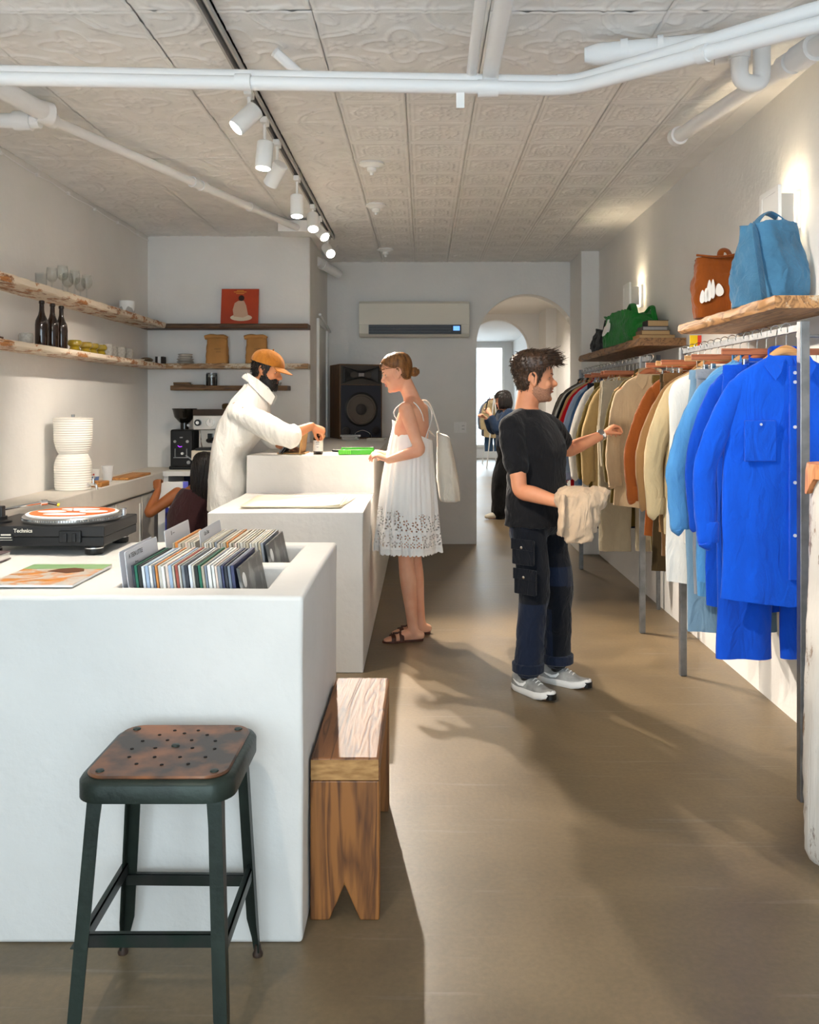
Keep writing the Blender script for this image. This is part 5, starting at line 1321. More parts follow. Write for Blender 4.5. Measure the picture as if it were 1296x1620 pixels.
jk = top_garment('field_jacket', 'tan brown jacket with buttoned cuffs hanging behind the cream jacket', 4.277, FB['tan'], L=.80, w=.235, sleeve=.60, seed=11, cat='jacket', out=.075)
for k in range(2): button(jk, -.318, -.040, -.70 - .035 * k, PEARL, .006)
low_garment('work_trousers', 'brown cotton trousers clipped near the end of the blue shirt rail', 4.375, FB['brown'], L=.90, w=.21, seed=12)
low_garment('long_skirt', 'very dark umber skirt hanging lowest near the middle post', 4.474, FB['umber'], L=.99, w=.20, seed=13, legs=False, cat='skirt', flare=.04)
top_garment('chore_jacket', 'rust brown jacket hanging behind the tan brown jacket', 4.572, FB['rust'], L=.86, w=.23, sleeve=.60, seed=14, cat='jacket', out=.07)
low_garment('trousers', 'dark olive trousers at the far end of the blue shirt rail', 4.671, FB['olive'], L=.92, w=.19, seed=15)
# --- second rail
top_garment('trench_coat', 'beige coat with full sleeves that the person in black reaches for', 5.43, FB['beige'], L=.80, w=.203, sleeve=.60, seed=21, cat='coat', out=.015)
top_garment('chore_jacket', 'dark olive jacket directly behind the beige coat', 5.535, FB['olive'], L=.80, w=.20, sleeve=.58, seed=22, cat='jacket', out=.02)
low_garment('shorts', 'stone linen shorts clipped flat with belt loops', 5.76, FB['stone'], L=.55, w=.235, seed=23, cat='shorts')
low_garment('trousers', 'long stone trousers hanging behind the stone shorts', 5.86, FB['stone2'], L=1.12, w=.225, seed=24)
top_garment('field_jacket', 'khaki jacket hanging behind the long stone trousers', 5.97, FB['khaki'], L=.84, w=.225, sleeve=.62, seed=25, cat='jacket')
top_garment('cord_jacket', 'moss olive corduroy jacket', 6.09, FB['cord'], L=.80, w=.23, sleeve=.60, seed=26, cat='jacket', out=.06)
low_garment('cord_trousers', 'moss olive corduroy trousers behind the corduroy jacket', 6.20, FB['cord'], L=1.0, w=.20, seed=27)
top_garment('field_jacket', 'ivory white jacket behind the corduroy trousers', 6.33, FB['ivory'], L=.82, w=.235, sleeve=.62, seed=28, cat='jacket', out=.06)
low_garment('trousers', 'navy trousers clipped behind the ivory jacket', 6.45, FB['navy'], L=1.05, w=.20, seed=29)
top_garment('button_shirt', 'mid blue denim shirt behind the navy trousers', 6.57, FB['jean'], L=.78, w=.22, sleeve=.58, seed=30)
top_garment('button_shirt', 'pale blue grey shirt on the second rail', 6.69, FB['pale'], L=.80, w=.225, sleeve=.60, seed=31, out=.06)
top_garment('long_shirt', 'lilac blue long shirt hanging beside the red one', 6.81, FB['lilac'], L=1.05, w=.22, sleeve=.66, seed=32, out=.06)
top_garment('long_shirt', 'bright red long shirt', 6.93, FB['red'], L=1.05, w=.225, sleeve=.70, seed=33, out=.07)
top_garment('field_jacket', 'sand coloured jacket behind the red shirt', 7.04, FB['sand'], L=.75, w=.23, sleeve=.60, seed=34, cat='jacket', out=.06)
top_garment('chore_jacket', 'black jacket behind the sand jacket', 7.15, FB['black'], L=.78, w=.235, sleeve=.62, seed=35, cat='jacket', out=.06)
top_garment('knit_top', 'silver grey top hanging between two dark jackets', 7.28, FB['silver'], L=.80, w=.23, sleeve=.62, seed=36, cat='top', out=.06)
top_garment('chore_jacket', 'taupe jacket near the far end of the second rail', 7.42, FB['taupe'], L=.80, w=.23, sleeve=.62, seed=37, cat='jacket', out=.06)
top_garment('chore_jacket', 'charcoal jacket at the very far end of the second rail', 7.56, FB['char'], L=.80, w=.225, sleeve=.60, seed=38, cat='jacket', out=.05)
# hangers
coat = [3.390, 3.587, 3.686, 3.784, 4.080, 4.178, 4.277, 4.572, 5.43, 5.535, 5.97, 6.09, 6.33, 6.57, 6.69, 6.81, 6.93, 7.04, 7.15, 7.28, 7.42, 7.56]
clip = [3.489, 3.883, 3.981, 4.375, 4.474, 4.671, 5.76, 5.86, 6.20, 6.45]
nmh = {3.390: 'the near blue shirt', 3.587: 'the second blue shirt', 3.686: 'the sky blue shirt', 3.784: 'the lighter sky blue shirt', 4.080: 'the white vest', 4.178: 'the cream jacket', 4.277: 'the tan brown jacket', 4.572: 'the rust jacket', 5.43: 'the beige coat', 5.535: 'the dark olive jacket', 5.97: 'the khaki jacket', 6.09: 'the corduroy jacket', 6.33: 'the ivory jacket', 6.57: 'the denim shirt', 6.69: 'the pale blue grey shirt', 6.81: 'the lilac shirt', 6.93: 'the red shirt', 7.04: 'the sand jacket', 7.15: 'the black jacket', 7.28: 'the silver grey top', 7.42: 'the taupe jacket', 7.56: 'the charcoal jacket',
       3.489: 'the blue trousers', 3.883: 'the grey trousers', 3.981: 'the light jeans', 4.375: 'the brown trousers', 4.474: 'the umber skirt', 4.671: 'the dark olive trousers', 5.76: 'the stone shorts', 5.86: 'the long stone trousers', 6.20: 'the corduroy trousers', 6.45: 'the navy trousers'}
for i, y in enumerate(coat): hanger('coat', HWOOD2 if i % 3 == 0 else HWOOD, y, 'wooden coat hanger holding ' + nmh[y])
for i, y in enumerate(clip): hanger('clip', HWOOD2 if i in (2, 4) else HWOOD, y, 'wooden clip hanger holding ' + nmh[y])
tg = thing('sale_tag', 'small yellow and red card standing on the rail beneath the shelf', 'card', (1.405, 4.60, ZRAIL + .013))
MB().box(1.385, 1.425, 4.598, 4.602, ZRAIL + .0125, ZRAIL + .075).build('yellow_card', mat('tag_yellow', '#e8c313', .5), tg, smooth=0)
MB().box(1.425, 1.445, 4.598, 4.602, ZRAIL + .0125, ZRAIL + .075).build('red_card', mat('tag_red', '#d8402a', .5), tg, smooth=0)

# --- far room rail
fr_ = thing('clothes_rail', 'white clothes rail far away beyond both arches', 'clothes rail', (1.62, 20.8, 0))
MB().cyl((1.62, 20.2, 1.66), (1.62, 21.8, 1.66), .014).build('rail_bar', WHITE, fr_)
for y in (20.25, 21.75):
    for x in (1.45, 1.79): MB().cyl((x, y, 0), (1.62, y, 1.66), .014).build('leg', WHITE, fr_)
for y, m, k, lb in ((20.35, FB['cream'], 1, 'cream jacket facing the arch on the far rail'), (20.55, FB['jean'], 1, 'denim jacket behind the cream one on the far rail'), (20.75, FB['tan'], 1, 'brown jacket on the far rail'), (21.0, FB['pale'], 1, 'pale shirt on the far rail'), (21.3, FB['denim'], 1, 'light denim shirt at the end of the far rail')):
    top_garment('hanging_jacket', lb, y, m, L=.85, seed=int(y * 10), X=1.62, Z=1.655, cat='jacket', light=True, sleeve=.6)
low_garment('jeans', 'blue jeans hanging lowest on the far rail', 20.45, fabric('cloth_farjean', '#3c5878'), L=1.15, w=.2, X=1.62, Z=1.655, cat='jeans', light=True, seed=3)
for y in (20.35, 20.45, 20.55, 20.75, 21.0, 21.3): hanger('coat', HWOOD, y, 'wooden hanger on the far rail', 1.62, 1.668)

# ================================================================== BAGS AND BOOKS ON THE SHELVES
ZS = 1.883
def soft_bag(name, label, c, hx, hy, h, m, rz=0, seed=0, sag=.15, top_pinch=.6, amp=.012, lean=(0, 0), parts=True, n=56, lv=26, slump=0.):
    t = thing(name, label, 'bag', (c[0], c[1], ZS), rz); rs = []
    for s in np.linspace(0, 1, lv):
        k = 1 - (1 - top_pinch) * max(0, s - .35) / .65; bl = 1 + .10 * math.sin(PI * min(1, s * 1.3))
        ring = []
        for j in range(n):
            a = 2 * PI * j / n; ca, sa = math.cos(a), math.sin(a)
            px = hx * bl * (1 + .03 * math.sin(3 * a + seed)) * np.sign(ca) * abs(ca) ** .55; py = hy * bl * k * np.sign(sa) * abs(sa) ** .55
            zz = h * s * (1 - sag * .5 * (1 + math.cos(2 * a + seed)) * s * .5) + slump * s * px / hx
            ring.append((px + lean[0] * s, py + lean[1] * s, zz + .001))
        rs.append(ring)
    mb = MB().rings(rs); me_ = mb.mesh('body'); bm = bmesh.new(); bm.from_mesh(me_)
    bmesh.ops.recalc_face_normals(bm, faces=bm.faces); bmesh.ops.subdivide_edges(bm, edges=bm.edges, cuts=1, use_grid_fill=True); bm.to_mesh(me_); bm.free(); me_.update()
    wrinkle(me_, amp, 20, seed, (1, 1, 1), lambda a: np.clip(a[:, 2] / .05, 0, 1))
    a = co(me_); a[:, 2] = np.maximum(a[:, 2], .001); setco(me_, a)
    mesh_obj('body', me_, m, t, 180, local=True)
    return t
def logo(t, M_, s, m):
    """slanted leaf strokes and a teardrop"""
    mb = MB()
    def leaf(x, y, w, h, sl):
        pts = []
        for a in np.linspace(0, 2 * PI, 22)[:-1]:
            yy = h * math.sin(a); xx = w * math.cos(a) * (1 - .35 * math.sin(a)); pts.append(((x + xx + sl * yy) * s, (y + yy) * s))
        mb.prism(pts, .006, M_)
    leaf(-.62, -.15, .16, .42, .30); leaf(-.36, -.12, .16, .45, .30); leaf(-.08, .12, .17, .68, .30); leaf(.18, .15, .13, .62, .28); leaf(.56, -.02, .25, .42, .12)
    return mb.build('logo', m, t, local=True, smooth=0)
LOGO = mat('logo_white', '#eceae6', .7)
GB = fabric('bag_green', '#1f7a2d', .2); BB = fabric('bag_brown', '#8a4715', .2); UB = fabric('bag_blue', '#4a80a6', .35, vscale=5, stretch=(1, 1, 1)); KB = fabric('bag_black', '#0e0e10', .3)
gb = soft_bag('tote_bag', 'slumped green cotton bag with a white logo beside the books', (1.52, 6.50), .11, .40, .25, GB, R(8), 3, top_pinch=.75, sag=.35, amp=.02)
logo(gb, frame((-.128, .14, .135), (0, -1, .12), (-1, 0, .18)), .085, LOGO)
MB().sweep([(-.06, .18, .20), (-.09, .25, .23), (-.05, .33, .22), (.02, .36, .15)], [(.022, .006)] * 4, 10, sub=5).sweep([(-.02, -.15, .22), (0, -.05, .30), (.02, .08, .27), (.0, .16, .21)], [(.022, .006)] * 4, 10, sub=5).sweep([(.03, -.22, .22), (.05, -.28, .26), (.04, -.34, .20), (.05, -.38, .10)], [(.018, .006)] * 4, 10, sub=5).build('handle', GB, gb, local=True)
kb = soft_bag('pouch_bag', 'small black cloth bag slumped against the green one', (1.53, 7.28), .10, .27, .20, KB, R(5), 5, top_pinch=.5, sag=.4, amp=.02)
MB().sweep([(-.03, -.16, .15), (-.05, -.10, .24), (-.03, .0, .23), (-.02, .08, .16)], [(.016, .006)] * 4, 10, sub=5).build('handle', KB, kb, local=True)
br = soft_bag('tote_bag', 'rust brown canvas tote with a white logo standing on the shelf', (1.52, 4.46), .155, .065, .32, BB, R(-4), 8, top_pinch=.8, sag=.08, amp=.011, slump=.012)
logo(br, frame((-.09, -.080, .125), (1, 0, .28), (0, -1, .03)), .075, LOGO)
MB().sweep([(-.02, .02, .30), (-.01, .03, .345), (.02, .03, .345), (.04, .02, .30)], [(.018, .006)] * 4, 10, sub=5).build('handle', BB, br, local=True)
MB().sweep([(-.15, -.04, .315), (-.05, -.075, .30), (.06, -.075, .315), (.15, -.04, .335)], [(.010, .006)] * 4, 8, sub=5).build('hem', BB, br, local=True)
MB().box(.115, .13, -.088, -.084, .235, .25).build('tag', WHITE, br, local=True, smooth=0)
MB().sphere((.165, .02, .20), (.03, .05, .07), 18, 12).build('gusset', BB, br, local=True)
ub = soft_bag('canvas_bag', 'big washed blue canvas bag with a hanging strap', (1.528, 3.92), .115, .15, .37, UB, R(25), 12, top_pinch=.65, sag=.10, amp=.020)
MB().sweep([(-.10, -.03, .34), (-.135, -.06, .30), (-.15, -.10, .15), (-.155, -.125, .03), (-.15, -.12, .008)], [(.030, .004)] * 5, 12, sub=6, ref=(0, -1, 0)).build('strap', UB, ub, local=True)
MB().sweep([(-.09, .0, .33), (-.06, .0, .38), (.02, .02, .42), (.09, .0, .38), (.10, -.02, .33)], [(.022, .005)] * 5, 12, sub=6).build('handle', UB, ub, local=True)
CRMW = mat('candle_cream', '#f0e6d2', .5)
tag(MB().lathe([(.001, 0), (.035, 0), (.037, .004), (.037, .09), (.033, .09), (.033, .08), (.001, .08)], (1.49, 4.17, ZS), 26).build('candle', CRMW), 'white candle beside the brown tote, next to the blue strap', 'candle')
tag(MB().lathe([(.001, 0), (.03, 0), (.032, .004), (.032, .075), (.028, .075), (.028, .065), (.001, .065)], (1.60, 4.22, ZS), 26).build('candle', CRMW), 'smaller white candle between the two bags, near the wall', 'candle')
PG = mat('book_pages', '#c9a777', .8, bump=.2, bscale=200, stretch=(1, 1, 12)); z = ZS + .001
for k, (x0, x1, y0, y1, h, c, pg, lb) in enumerate(((1.42, 1.66, 5.83, 6.0, .026, '#b58650', PG, 'widest book at the bottom of the pile'), (1.44, 1.63, 5.84, 6.0, .030, '#7a5a3c', PG, 'tan book second from the bottom of the pile'), (1.45, 1.615, 5.85, 6.0, .026, '#4a4744', mat('grey_pages', '#a9a59f', .8), 'grey paged book third in the pile'), (1.485, 1.625, 5.86, 6.0, .042, '#2a2320', PG, 'thick black bound book on top of the pile'))):
    t = thing('book', lb, 'book', ((x0 + x1) / 2, (y0 + y1) / 2, z), 0, 'books piled on the shelf')
    cm = mat('bookcloth_%d' % k, c, .6)
    MB().box(x0 + .003, x1 - .003, y0 + .003, y1 - .003, z + .003, z + h - .003).build('pages', pg, t, smooth=0)
    MB().box(x0, x1, y0, y1, z, z + .003).box(x0, x1, y0, y1, z + h - .003, z + h).box(x0, x0 + .003, y0, y1, z + .003, z + h - .003).build('cover', cm, t, smooth=0)
    z += h + .0005
# ================================================================== PEOPLE
def skin_mat(name, c, c2):
    return mat(name, c, .5, col2=c2, vscale=9, contrast=(.3, .75), sss=.12, spec=.4, bump=.04, bscale=220)
SK_A = skin_mat('skin_tan', '#d79b77', '#c8835f'); SK_B = skin_mat('skin_fair', '#e6b394', '#d99a7c'); SK_C = skin_mat('skin_warm', '#c98a62', '#b5744e'); SK_D = skin_mat('skin_brown', '#a9683f', '#95582f')
def hair_mat(name, c, c2, rough=.42): return mat(name, c, rough, col2=c2, vscale=60, stretch=(1, 1, .15), spec=.5)

HEAD = [(-.118, .052, .004, .020), (-.110, .074, -.008, .033), (-.094, .085, -.030, .046), (-.074, .082, -.052, .056), (-.054, .087, -.068, .0615), (-.030, .087, -.080, .066), (-.005, .083, -.089, .069), (.020, .089, -.096, .0725), (.048, .088, -.099, .0745), (.075, .077, -.093, .070), (.095, .057, -.076, .058), (.109, .030, -.046, .037), (.1165, .0, -.016, .013)]
HT = cr(HEAD, 44)
def head_pt(z, a, off=0.):
    xf, xb, hw = (np.interp(z, HT[:, 0], HT[:, k]) for k in (1, 2, 3))
    c = (xf + xb) / 2; r = (xf - xb) / 2; ca, sa = math.cos(a), math.sin(a)
    return Vector((c + (r + off) * np.sign(ca) * abs(ca) ** .88, (hw + off) * np.sign(sa) * abs(sa) ** .88, z + off * max(0, (z - .05) / .067) * .9))
def head_shapes(mb, M, female=False, smile=0.):
    T = lambda p: M @ Vector(p)
    mb.rings([[M @ head_pt(z, 2 * PI * j / 40) for j in range(40)] for z in HT[:, 0]])
    k = .86 if female else 1.
    mb.sweep([T((.080, 0, .010)), T((.094, 0, -.010)), T((.107 * (.985 if female else 1), 0, -.027)), T((.095, 0, -.037))], [.0065 * k, .0085 * k, .0112 * k, .008 * k], 12, sub=4, rnd=True)
    for s in (-1, 1):
        mb.sphere(T((.092, s * .0115 * k, -.032)), .0082 * k, 10, 8)
        R3 = M.to_3x3()
        mb.sphere(T((-.008, s * .071, -.010)), (.019, .008, .031), 14, 10, R3 @ Matrix.Rotation(R(-12), 3, 'Y') @ Matrix.Rotation(R(-18 * s), 3, 'Z'))
        mb.sweep([T((-.004 + .020 * math.cos(R(a)) - .008, s * (.078 + .004 * math.sin(R(a))), -.006 + .031 * math.sin(R(a)))) for a in range(-70, 215, 28)], .0045, 8)
        mb.sphere(T((-.003, s * .073, -.036)), (.010, .006, .010), 10, 8, R3)
        mb.sphere(T((.060, s * .040, -.030)), (.022, .018, .022), 12, 8, R3)
    mb.sweep([T((.064, -.044, .019)), T((.086, -.018, .021)), T((.088, 0, .018)), T((.086, .018, .021)), T((.064, .044, .019))], .006 if not female else .0035, 8, sub=3, rnd=True)
    mb.sweep([T((.070, -.025, -.055 + smile)), T((.086, -.010, -.0515)), T((.0895, 0, -.0505)), T((.086, .010, -.0515)), T((.070, .025, -.055 + smile))], [.003, .0052, .0058, .0052, .003], 8, sub=3, rnd=True)
    mb.sweep([T((.070, -.022, -.060 + smile)), T((.085, -.009, -.0635)), T((.0885, 0, -.0645)), T((.085, .009, -.0635)), T((.070, .022, -.060 + smile))], [.003, .0055, .0062, .0055, .003], 8, sub=3, rnd=True)
    mb.sphere(T((.074, 0, -.099)), (.017, .022, .016), 14, 10, M.to_3x3())
def face_parts(t, M, brow, iris=None, lipm=None, female=False, smile=0., ey=-.002):
    T = lambda p: M @ Vector(p)
    ir = mat('iris_dark', '#2a1a10', .2); ew = mat('eye_white', '#e9e3da', .3)
    for s in (-1, 1):
        e = MB().sphere(T((.0605, s * .0305, ey)), .0120, 14, 10).build('eye', ew, t)
        MB().sphere(T((.0682, s * .0310, ey - .001)), (.0052, .0052, .0052), 10, 8).build('iris', ir, e)
        MB().sweep([T((.062, s * .044, ey + .002)), T((.0725, s * .033, ey + .0065)), T((.0745, s * .019, ey + .002))], [.0015, .0024, .0015], 6, sub=4, rnd=True).build('eyelash', ir, e)
        MB().sweep([T((.061, s * .050, .017)), T((.079, s * .034, .0225)), T((.0905, s * .012, .0185))], [(.0025, .002), (.004, .003), (.003, .0025)], 8, sub=4, rnd=True).build('eyebrow', brow, t)
    if lipm:
        MB().sweep([T((.072, -.023, -.0565 + smile)), T((.0900, -.009, -.0525)), T((.0935, 0, -.0515)), T((.0900, .009, -.0525)), T((.072, .023, -.0565 + smile))], [.0012, .0036, .0038, .0036, .0012], 8, sub=3, rnd=True) \
            .sweep([T((.072, -.021, -.0595 + smile)), T((.0885, -.009, -.0635)), T((.0925, 0, -.0645)), T((.0885, .009, -.0635)), T((.072, .021, -.0595 + smile))], [.0012, .0040, .0045, .0040, .0012], 8, sub=3, rnd=True).build('lips', lipm, t)
def carve_face(me, M):
    a = co(me); Mi = np.array(M.inverted()); q = a @ Mi[:3, :3].T + Mi[:3, 3]
    d = np.zeros(len(a))
    for s in (-1, 1):
        g = np.exp(-(((q[:, 0] - .085) / .018) ** 2 + ((q[:, 1] - s * .031) / .015) ** 2 + ((q[:, 2] + .002) / .010) ** 2)); d -= .0085 * g
        g = np.exp(-(((q[:, 0] + .0) / .008) ** 2 + ((q[:, 1] - s * .083) / .008) ** 2 + ((q[:, 2] + .010) / .012) ** 2)); d -= .006 * g
    g = np.exp(-(((q[:, 0] - .085) / .012) ** 2 + (q[:, 1] / .022) ** 2 + ((q[:, 2] + .0575) / .0025) ** 2)); d -= .004 * g
    fw = np.array(M.to_3x3() @ Vector((1, 0, 0)))
    setco(me, a + fw * d[:, None])

def hand(mb, wrist, dirv, palm, thumb_side, curls=(20, 25, 30, 35, 40), size=1., spread=4):
    """wrist point, pointing direction, palm normal; thumb_side +1/-1 along (dir x palm)."""
    x = Vector(dirv).normalized(); p = Vector(palm); p = (p - x * p.dot(x)).normalized(); y = x.cross(p) * thumb_side
    w = Vector(wrist); G = lambda a, b, c: w + (x * a + y * b + p * c) * size
    mb.sweep([G(-.015, 0, 0), G(.015, .0, .002), G(.045, .001, .003), G(.075, 0, .002), G(.090, -.002, .002)], [(.015 * size, .025 * size), (.016 * size, .030 * size), (.0165 * size, .038 * size), (.014 * size, .040 * size), (.010 * size, .037 * size)], 18, sub=3, ref=y, rnd=True)
    mb.sphere(G(.035, .024, .010), .019 * size, 12, 8)
    offs = (.029, .010, -.009, -.027); lens = (.072, .080, .074, .058)
    for k in range(4):
        ang = 0.; pos = G(.082 - .004 * abs(k - 1), offs[k], .002); pts = [pos]; sp = R((1.5 - k) * spread)
        for i, fr in enumerate((.46, .30, .24)):
            ang += R(curls[k + 1]) * (1, 1.15, .8)[i]
            d = x * math.cos(ang) * math.cos(sp) + y * math.sin(sp) * math.cos(ang) + p * math.sin(ang)
            pos = pos + d * lens[k] * fr * size; pts.append(pos)
        mb.sweep(pts, [.0092 * size, .0086 * size, .0078 * size, .0066 * size], 10, sub=3, rnd=True)
    a = R(curls[0]); b0 = G(.028, .026, .008)
    b1 = b0 + (x * .62 + y * .62 * math.cos(a) + p * (.35 + .5 * math.sin(a))).normalized() * .040 * size
    b2 = b1 + (x * .85 + y * .15 * math.cos(a) + p * (.3 + .5 * math.sin(a))).normalized() * .034 * size
    mb.sweep([b0, b1, b1.lerp(b2, .6), b2], [.0135 * size, .0105 * size, .0095 * size, .0075 * size], 10, sub=3, rnd=True)

def ell(c, A, B, n=36, e=.85):
    out = []
    for j in range(n):
        a = 2 * PI * j / n; ca, sa = math.cos(a), math.sin(a)
        out.append(c + A * (np.sign(ca) * abs(ca) ** e) + B * (np.sign(sa) * abs(sa) ** e))
    return out
def torso(mb, rings, l, f, n=36, sub=5, e=.85):
    """rings: (center, half width, half depth) bottom to top, all oriented by l and f."""
    A = np.array([[*c, hw, hd] for c, hw, hd in rings]); A = cr(A, (len(rings) - 1) * sub + 1)
    mb.rings([ell(Vector(r[:3]), l * max(r[3], .01), f * max(r[4], .01), n, e) for r in A])
def limb(mb, pts, rad, n=18, sub=5): mb.sweep(pts, rad, n, sub=sub, rnd=True)
def arm(mb, sh, el, wr, k=1.):
    sh, el, wr = Vector(sh), Vector(el), Vector(wr)
    limb(mb, [sh, sh.lerp(el, .35), sh.lerp(el, .75), el, el.lerp(wr, .28), el.lerp(wr, .7), wr], [.052 * k, .049 * k, .042 * k, .039 * k, .042 * k, .033 * k, .0265 * k])
def leg(mb, hp, kn, an, k=1.):
    hp, kn, an = Vector(hp), Vector(kn), Vector(an); back = Vector((0, 0, 0))
    limb(mb, [hp, hp.lerp(kn, .4), hp.lerp(kn, .8), kn, kn.lerp(an, .3), kn.lerp(an, .7), an], [.086 * k, .076 * k, .059 * k, .054 * k, .056 * k, .042 * k, .036 * k])
def foot(mb, an, d, k=1.):
    an = Vector(an); d = Vector(d).normalized(); z = an.z
    D = lambda a, h: Vector((an.x, an.y, 0)) + d * a * k + Vector((0, 0, h))
    mb.sweep([an, D(-.005, .05)], [.036 * k, .038 * k], 14, rnd=True)
    mb.sweep([D(-.055, .032), D(-.02, .036), D(.05, .036), D(.11, .024), D(.16, .017), D(.185, .013)], [(.024, .026), (.030, .034), (.032, .036), (.038, .023), (.038, .015), (.028, .010)], 16, sub=4, ref=(0, 0, 1), rnd=True)

def finish(name, mb, voxel, m, parent, sm=5, heads=(), smooth=180):
    me = remesh(mb, voxel, sm)
    for M in heads: carve_face(me, M)
    me.materials.clear()
    return mesh_obj(name, me, m, parent, smooth)
def cloth_obj(name, mb, voxel, m, parent, amp=.006, scale=20, seed=0, stretch=(1, 1, .6), sm=4, wfn=None):
    me = remesh(mb, voxel, sm); me.materials.clear()
    if amp: wrinkle(me, amp, scale, seed, stretch, wfn)
    return mesh_obj(name, me, m, parent, 180)

def hair_cap(t, M, line, thick, m, name='hair', zlo=-.115, tufts=0, tlen=.03, tdir=None, seed=1, rough=.004, sharp=.012, tr=.0022, tlift=.35):
    """shell over the head: line(p)->signed distance into the hair region, thick(p)->thickness; plus loose tufts."""
    nz, na = 60, 72; zs = np.linspace(zlo, .1165, nz); rg = np.random.RandomState(seed); rs = []; roots = []
    for z in zs:
        ring = []
        for j in range(na):
            a = 2 * PI * j / na; p = head_pt(z, a); s = line(p); k = min(1, max(0, s / sharp + .5)); k = k * k * (3 - 2 * k)
            o = -.012 + k * (.012 + thick(p)) + k * rough * (math.sin(a * 23 + z * 90) * .5 + rg.uniform(-.5, .5))
            q = head_pt(z, a, o); ring.append(M @ q)
            if s > 0: roots.append((q, (q - Vector((0, 0, -.0))).normalized()))
        rs.append(ring)
    mb = MB().rings(rs); o = mb.build(name, m, t, smooth=180)
    if tufts:
        tm = MB()
        for k in range(tufts):
            q, nr = roots[rg.randint(len(roots))]
            d = Vector(tdir(q)) if tdir else Vector((-.5, 0, -.6)); d = d + Vector(rg.normal(size=3)) * .22
            L = tlen(q) if callable(tlen) else tlen; L *= rg.uniform(.6, 1.15)
            q0 = q - nr * .004; q1 = q0 + (d * (1 - tlift) + nr * tlift) * L * .5; q2 = q1 + d * L * .5
            tm.sweep([M @ q0, M @ q1, M @ q2], [tr, tr * .8, tr * .15], 4)
        tm.build(name + '_strands', m, o, smooth=180)
    return o

def person(label, loc): return thing('person', label, 'person', loc)
V = Vector

# ------------------------------------------------------------------ man in the black T-shirt
f = V((.77, -.64, 0)).normalized(); l = V((-f.y, f.x, 0))
pm = person('person in a black T-shirt and patched navy trousers reaching for the clothes rail', (.60, 4.54, 0))
up = V((0, 0, 1))
hcM = V(P(845, 598, 4.54)); MH = frame(hcM, (1, -.04, -.03), (.03, 0, 1)) @ Matrix.Scale(1.05, 4)
pel, wai, che, shl, nek = V((.585, 4.53, .92)), V((.58, 4.535, 1.06)), V((.57, 4.54, 1.24)), V((.548, 4.545, 1.355)), V((.53, 4.55, 1.43))
shR, shL = shl - l * .180 + V((0, 0, -.015)), shl + l * .180 + V((0, 0, -.015))
elR, wrR = V(P(824, 776, 4.33)), V(P(893, 797, 4.20))
elL, wrL = V(P(899, 712, 4.88)), V(P(953, 688, 5.03))
hpR, hpL = pel - l * .09, pel + l * .09
anR, anL = V((.528, 4.46, .09)), V((.70, 4.61, .09)); dR, dL = V((.56, -.83, 0)), V((.80, -.60, 0))
knR, knL = hpR.lerp(anR, .5) + f * .035, hpL.lerp(anL, .5) + f * .03
mb = MB()
torso(mb, [(pel - up * .10, .10, .08), (pel, .160, .105), (wai, .145, .10), (che, .160, .112), (shl, .150, .095), (shl + up * .045, .085, .07), (nek, .058, .058)], l, f)
limb(mb, [nek - up * .06, nek, V(MH @ V((-.018, 0, -.05)))], [.070, .060, .057])
head_shapes(mb, MH)
for a, b, c in ((shR, elR, wrR), (shL, elL, wrL)): arm(mb, a - up * .015, b, c, .97)
hand(mb, wrR, (wrR - elR), (.1, .6, .4), 1, (30, 50, 55, 60, 60))
hand(mb, wrL, V(P(985, 659, 5.13)) - wrL, (.25, -.2, -.9), -1, (55, 38, 45, 50, 55))
for h_, k_, a_, d_ in ((hpR, knR, anR, dR), (hpL, knL, anL, dL)): leg(mb, h_, k_, a_); foot(mb, a_, d_, .84)
finish('body', mb, .0048, SK_A, pm, heads=(MH,))
HBR = hair_mat('hair_brown', '#4a3322', '#281a10')
face_parts(pm, MH, HBR, lipm=mat('lip_a', '#b56a55', .5))
def line_m(p):
    return p.z - np.interp(p.x, [-.10, -.055, -.028, -.020, .012, .018, .034, .045, .065, .088], [-.075, -.078, -.050, -.004, -.036, -.030, .012, .046, .058, .064])
hair_cap(pm, MH, line_m, lambda p: .006 + .018 * max(0, min(1, (p.z - .01) / .08)) + .010 * max(0, min(1, (p.x) / .06)) * (p.z > .06), HBR, tufts=2600,
         tlen=lambda q: .018 + .012 * max(0, min(1, (q.z - .05) / .05)) + .024 * (q.x > .035) * (q.z > .06), tdir=lambda q: (.85, 0, .02) if (q.z > .07 and q.x > -.03) else ((-.15, 0, -.85) if q.z < .06 else (-.3, 0, -.3)), seed=3, tr=.0024, tlift=.14)
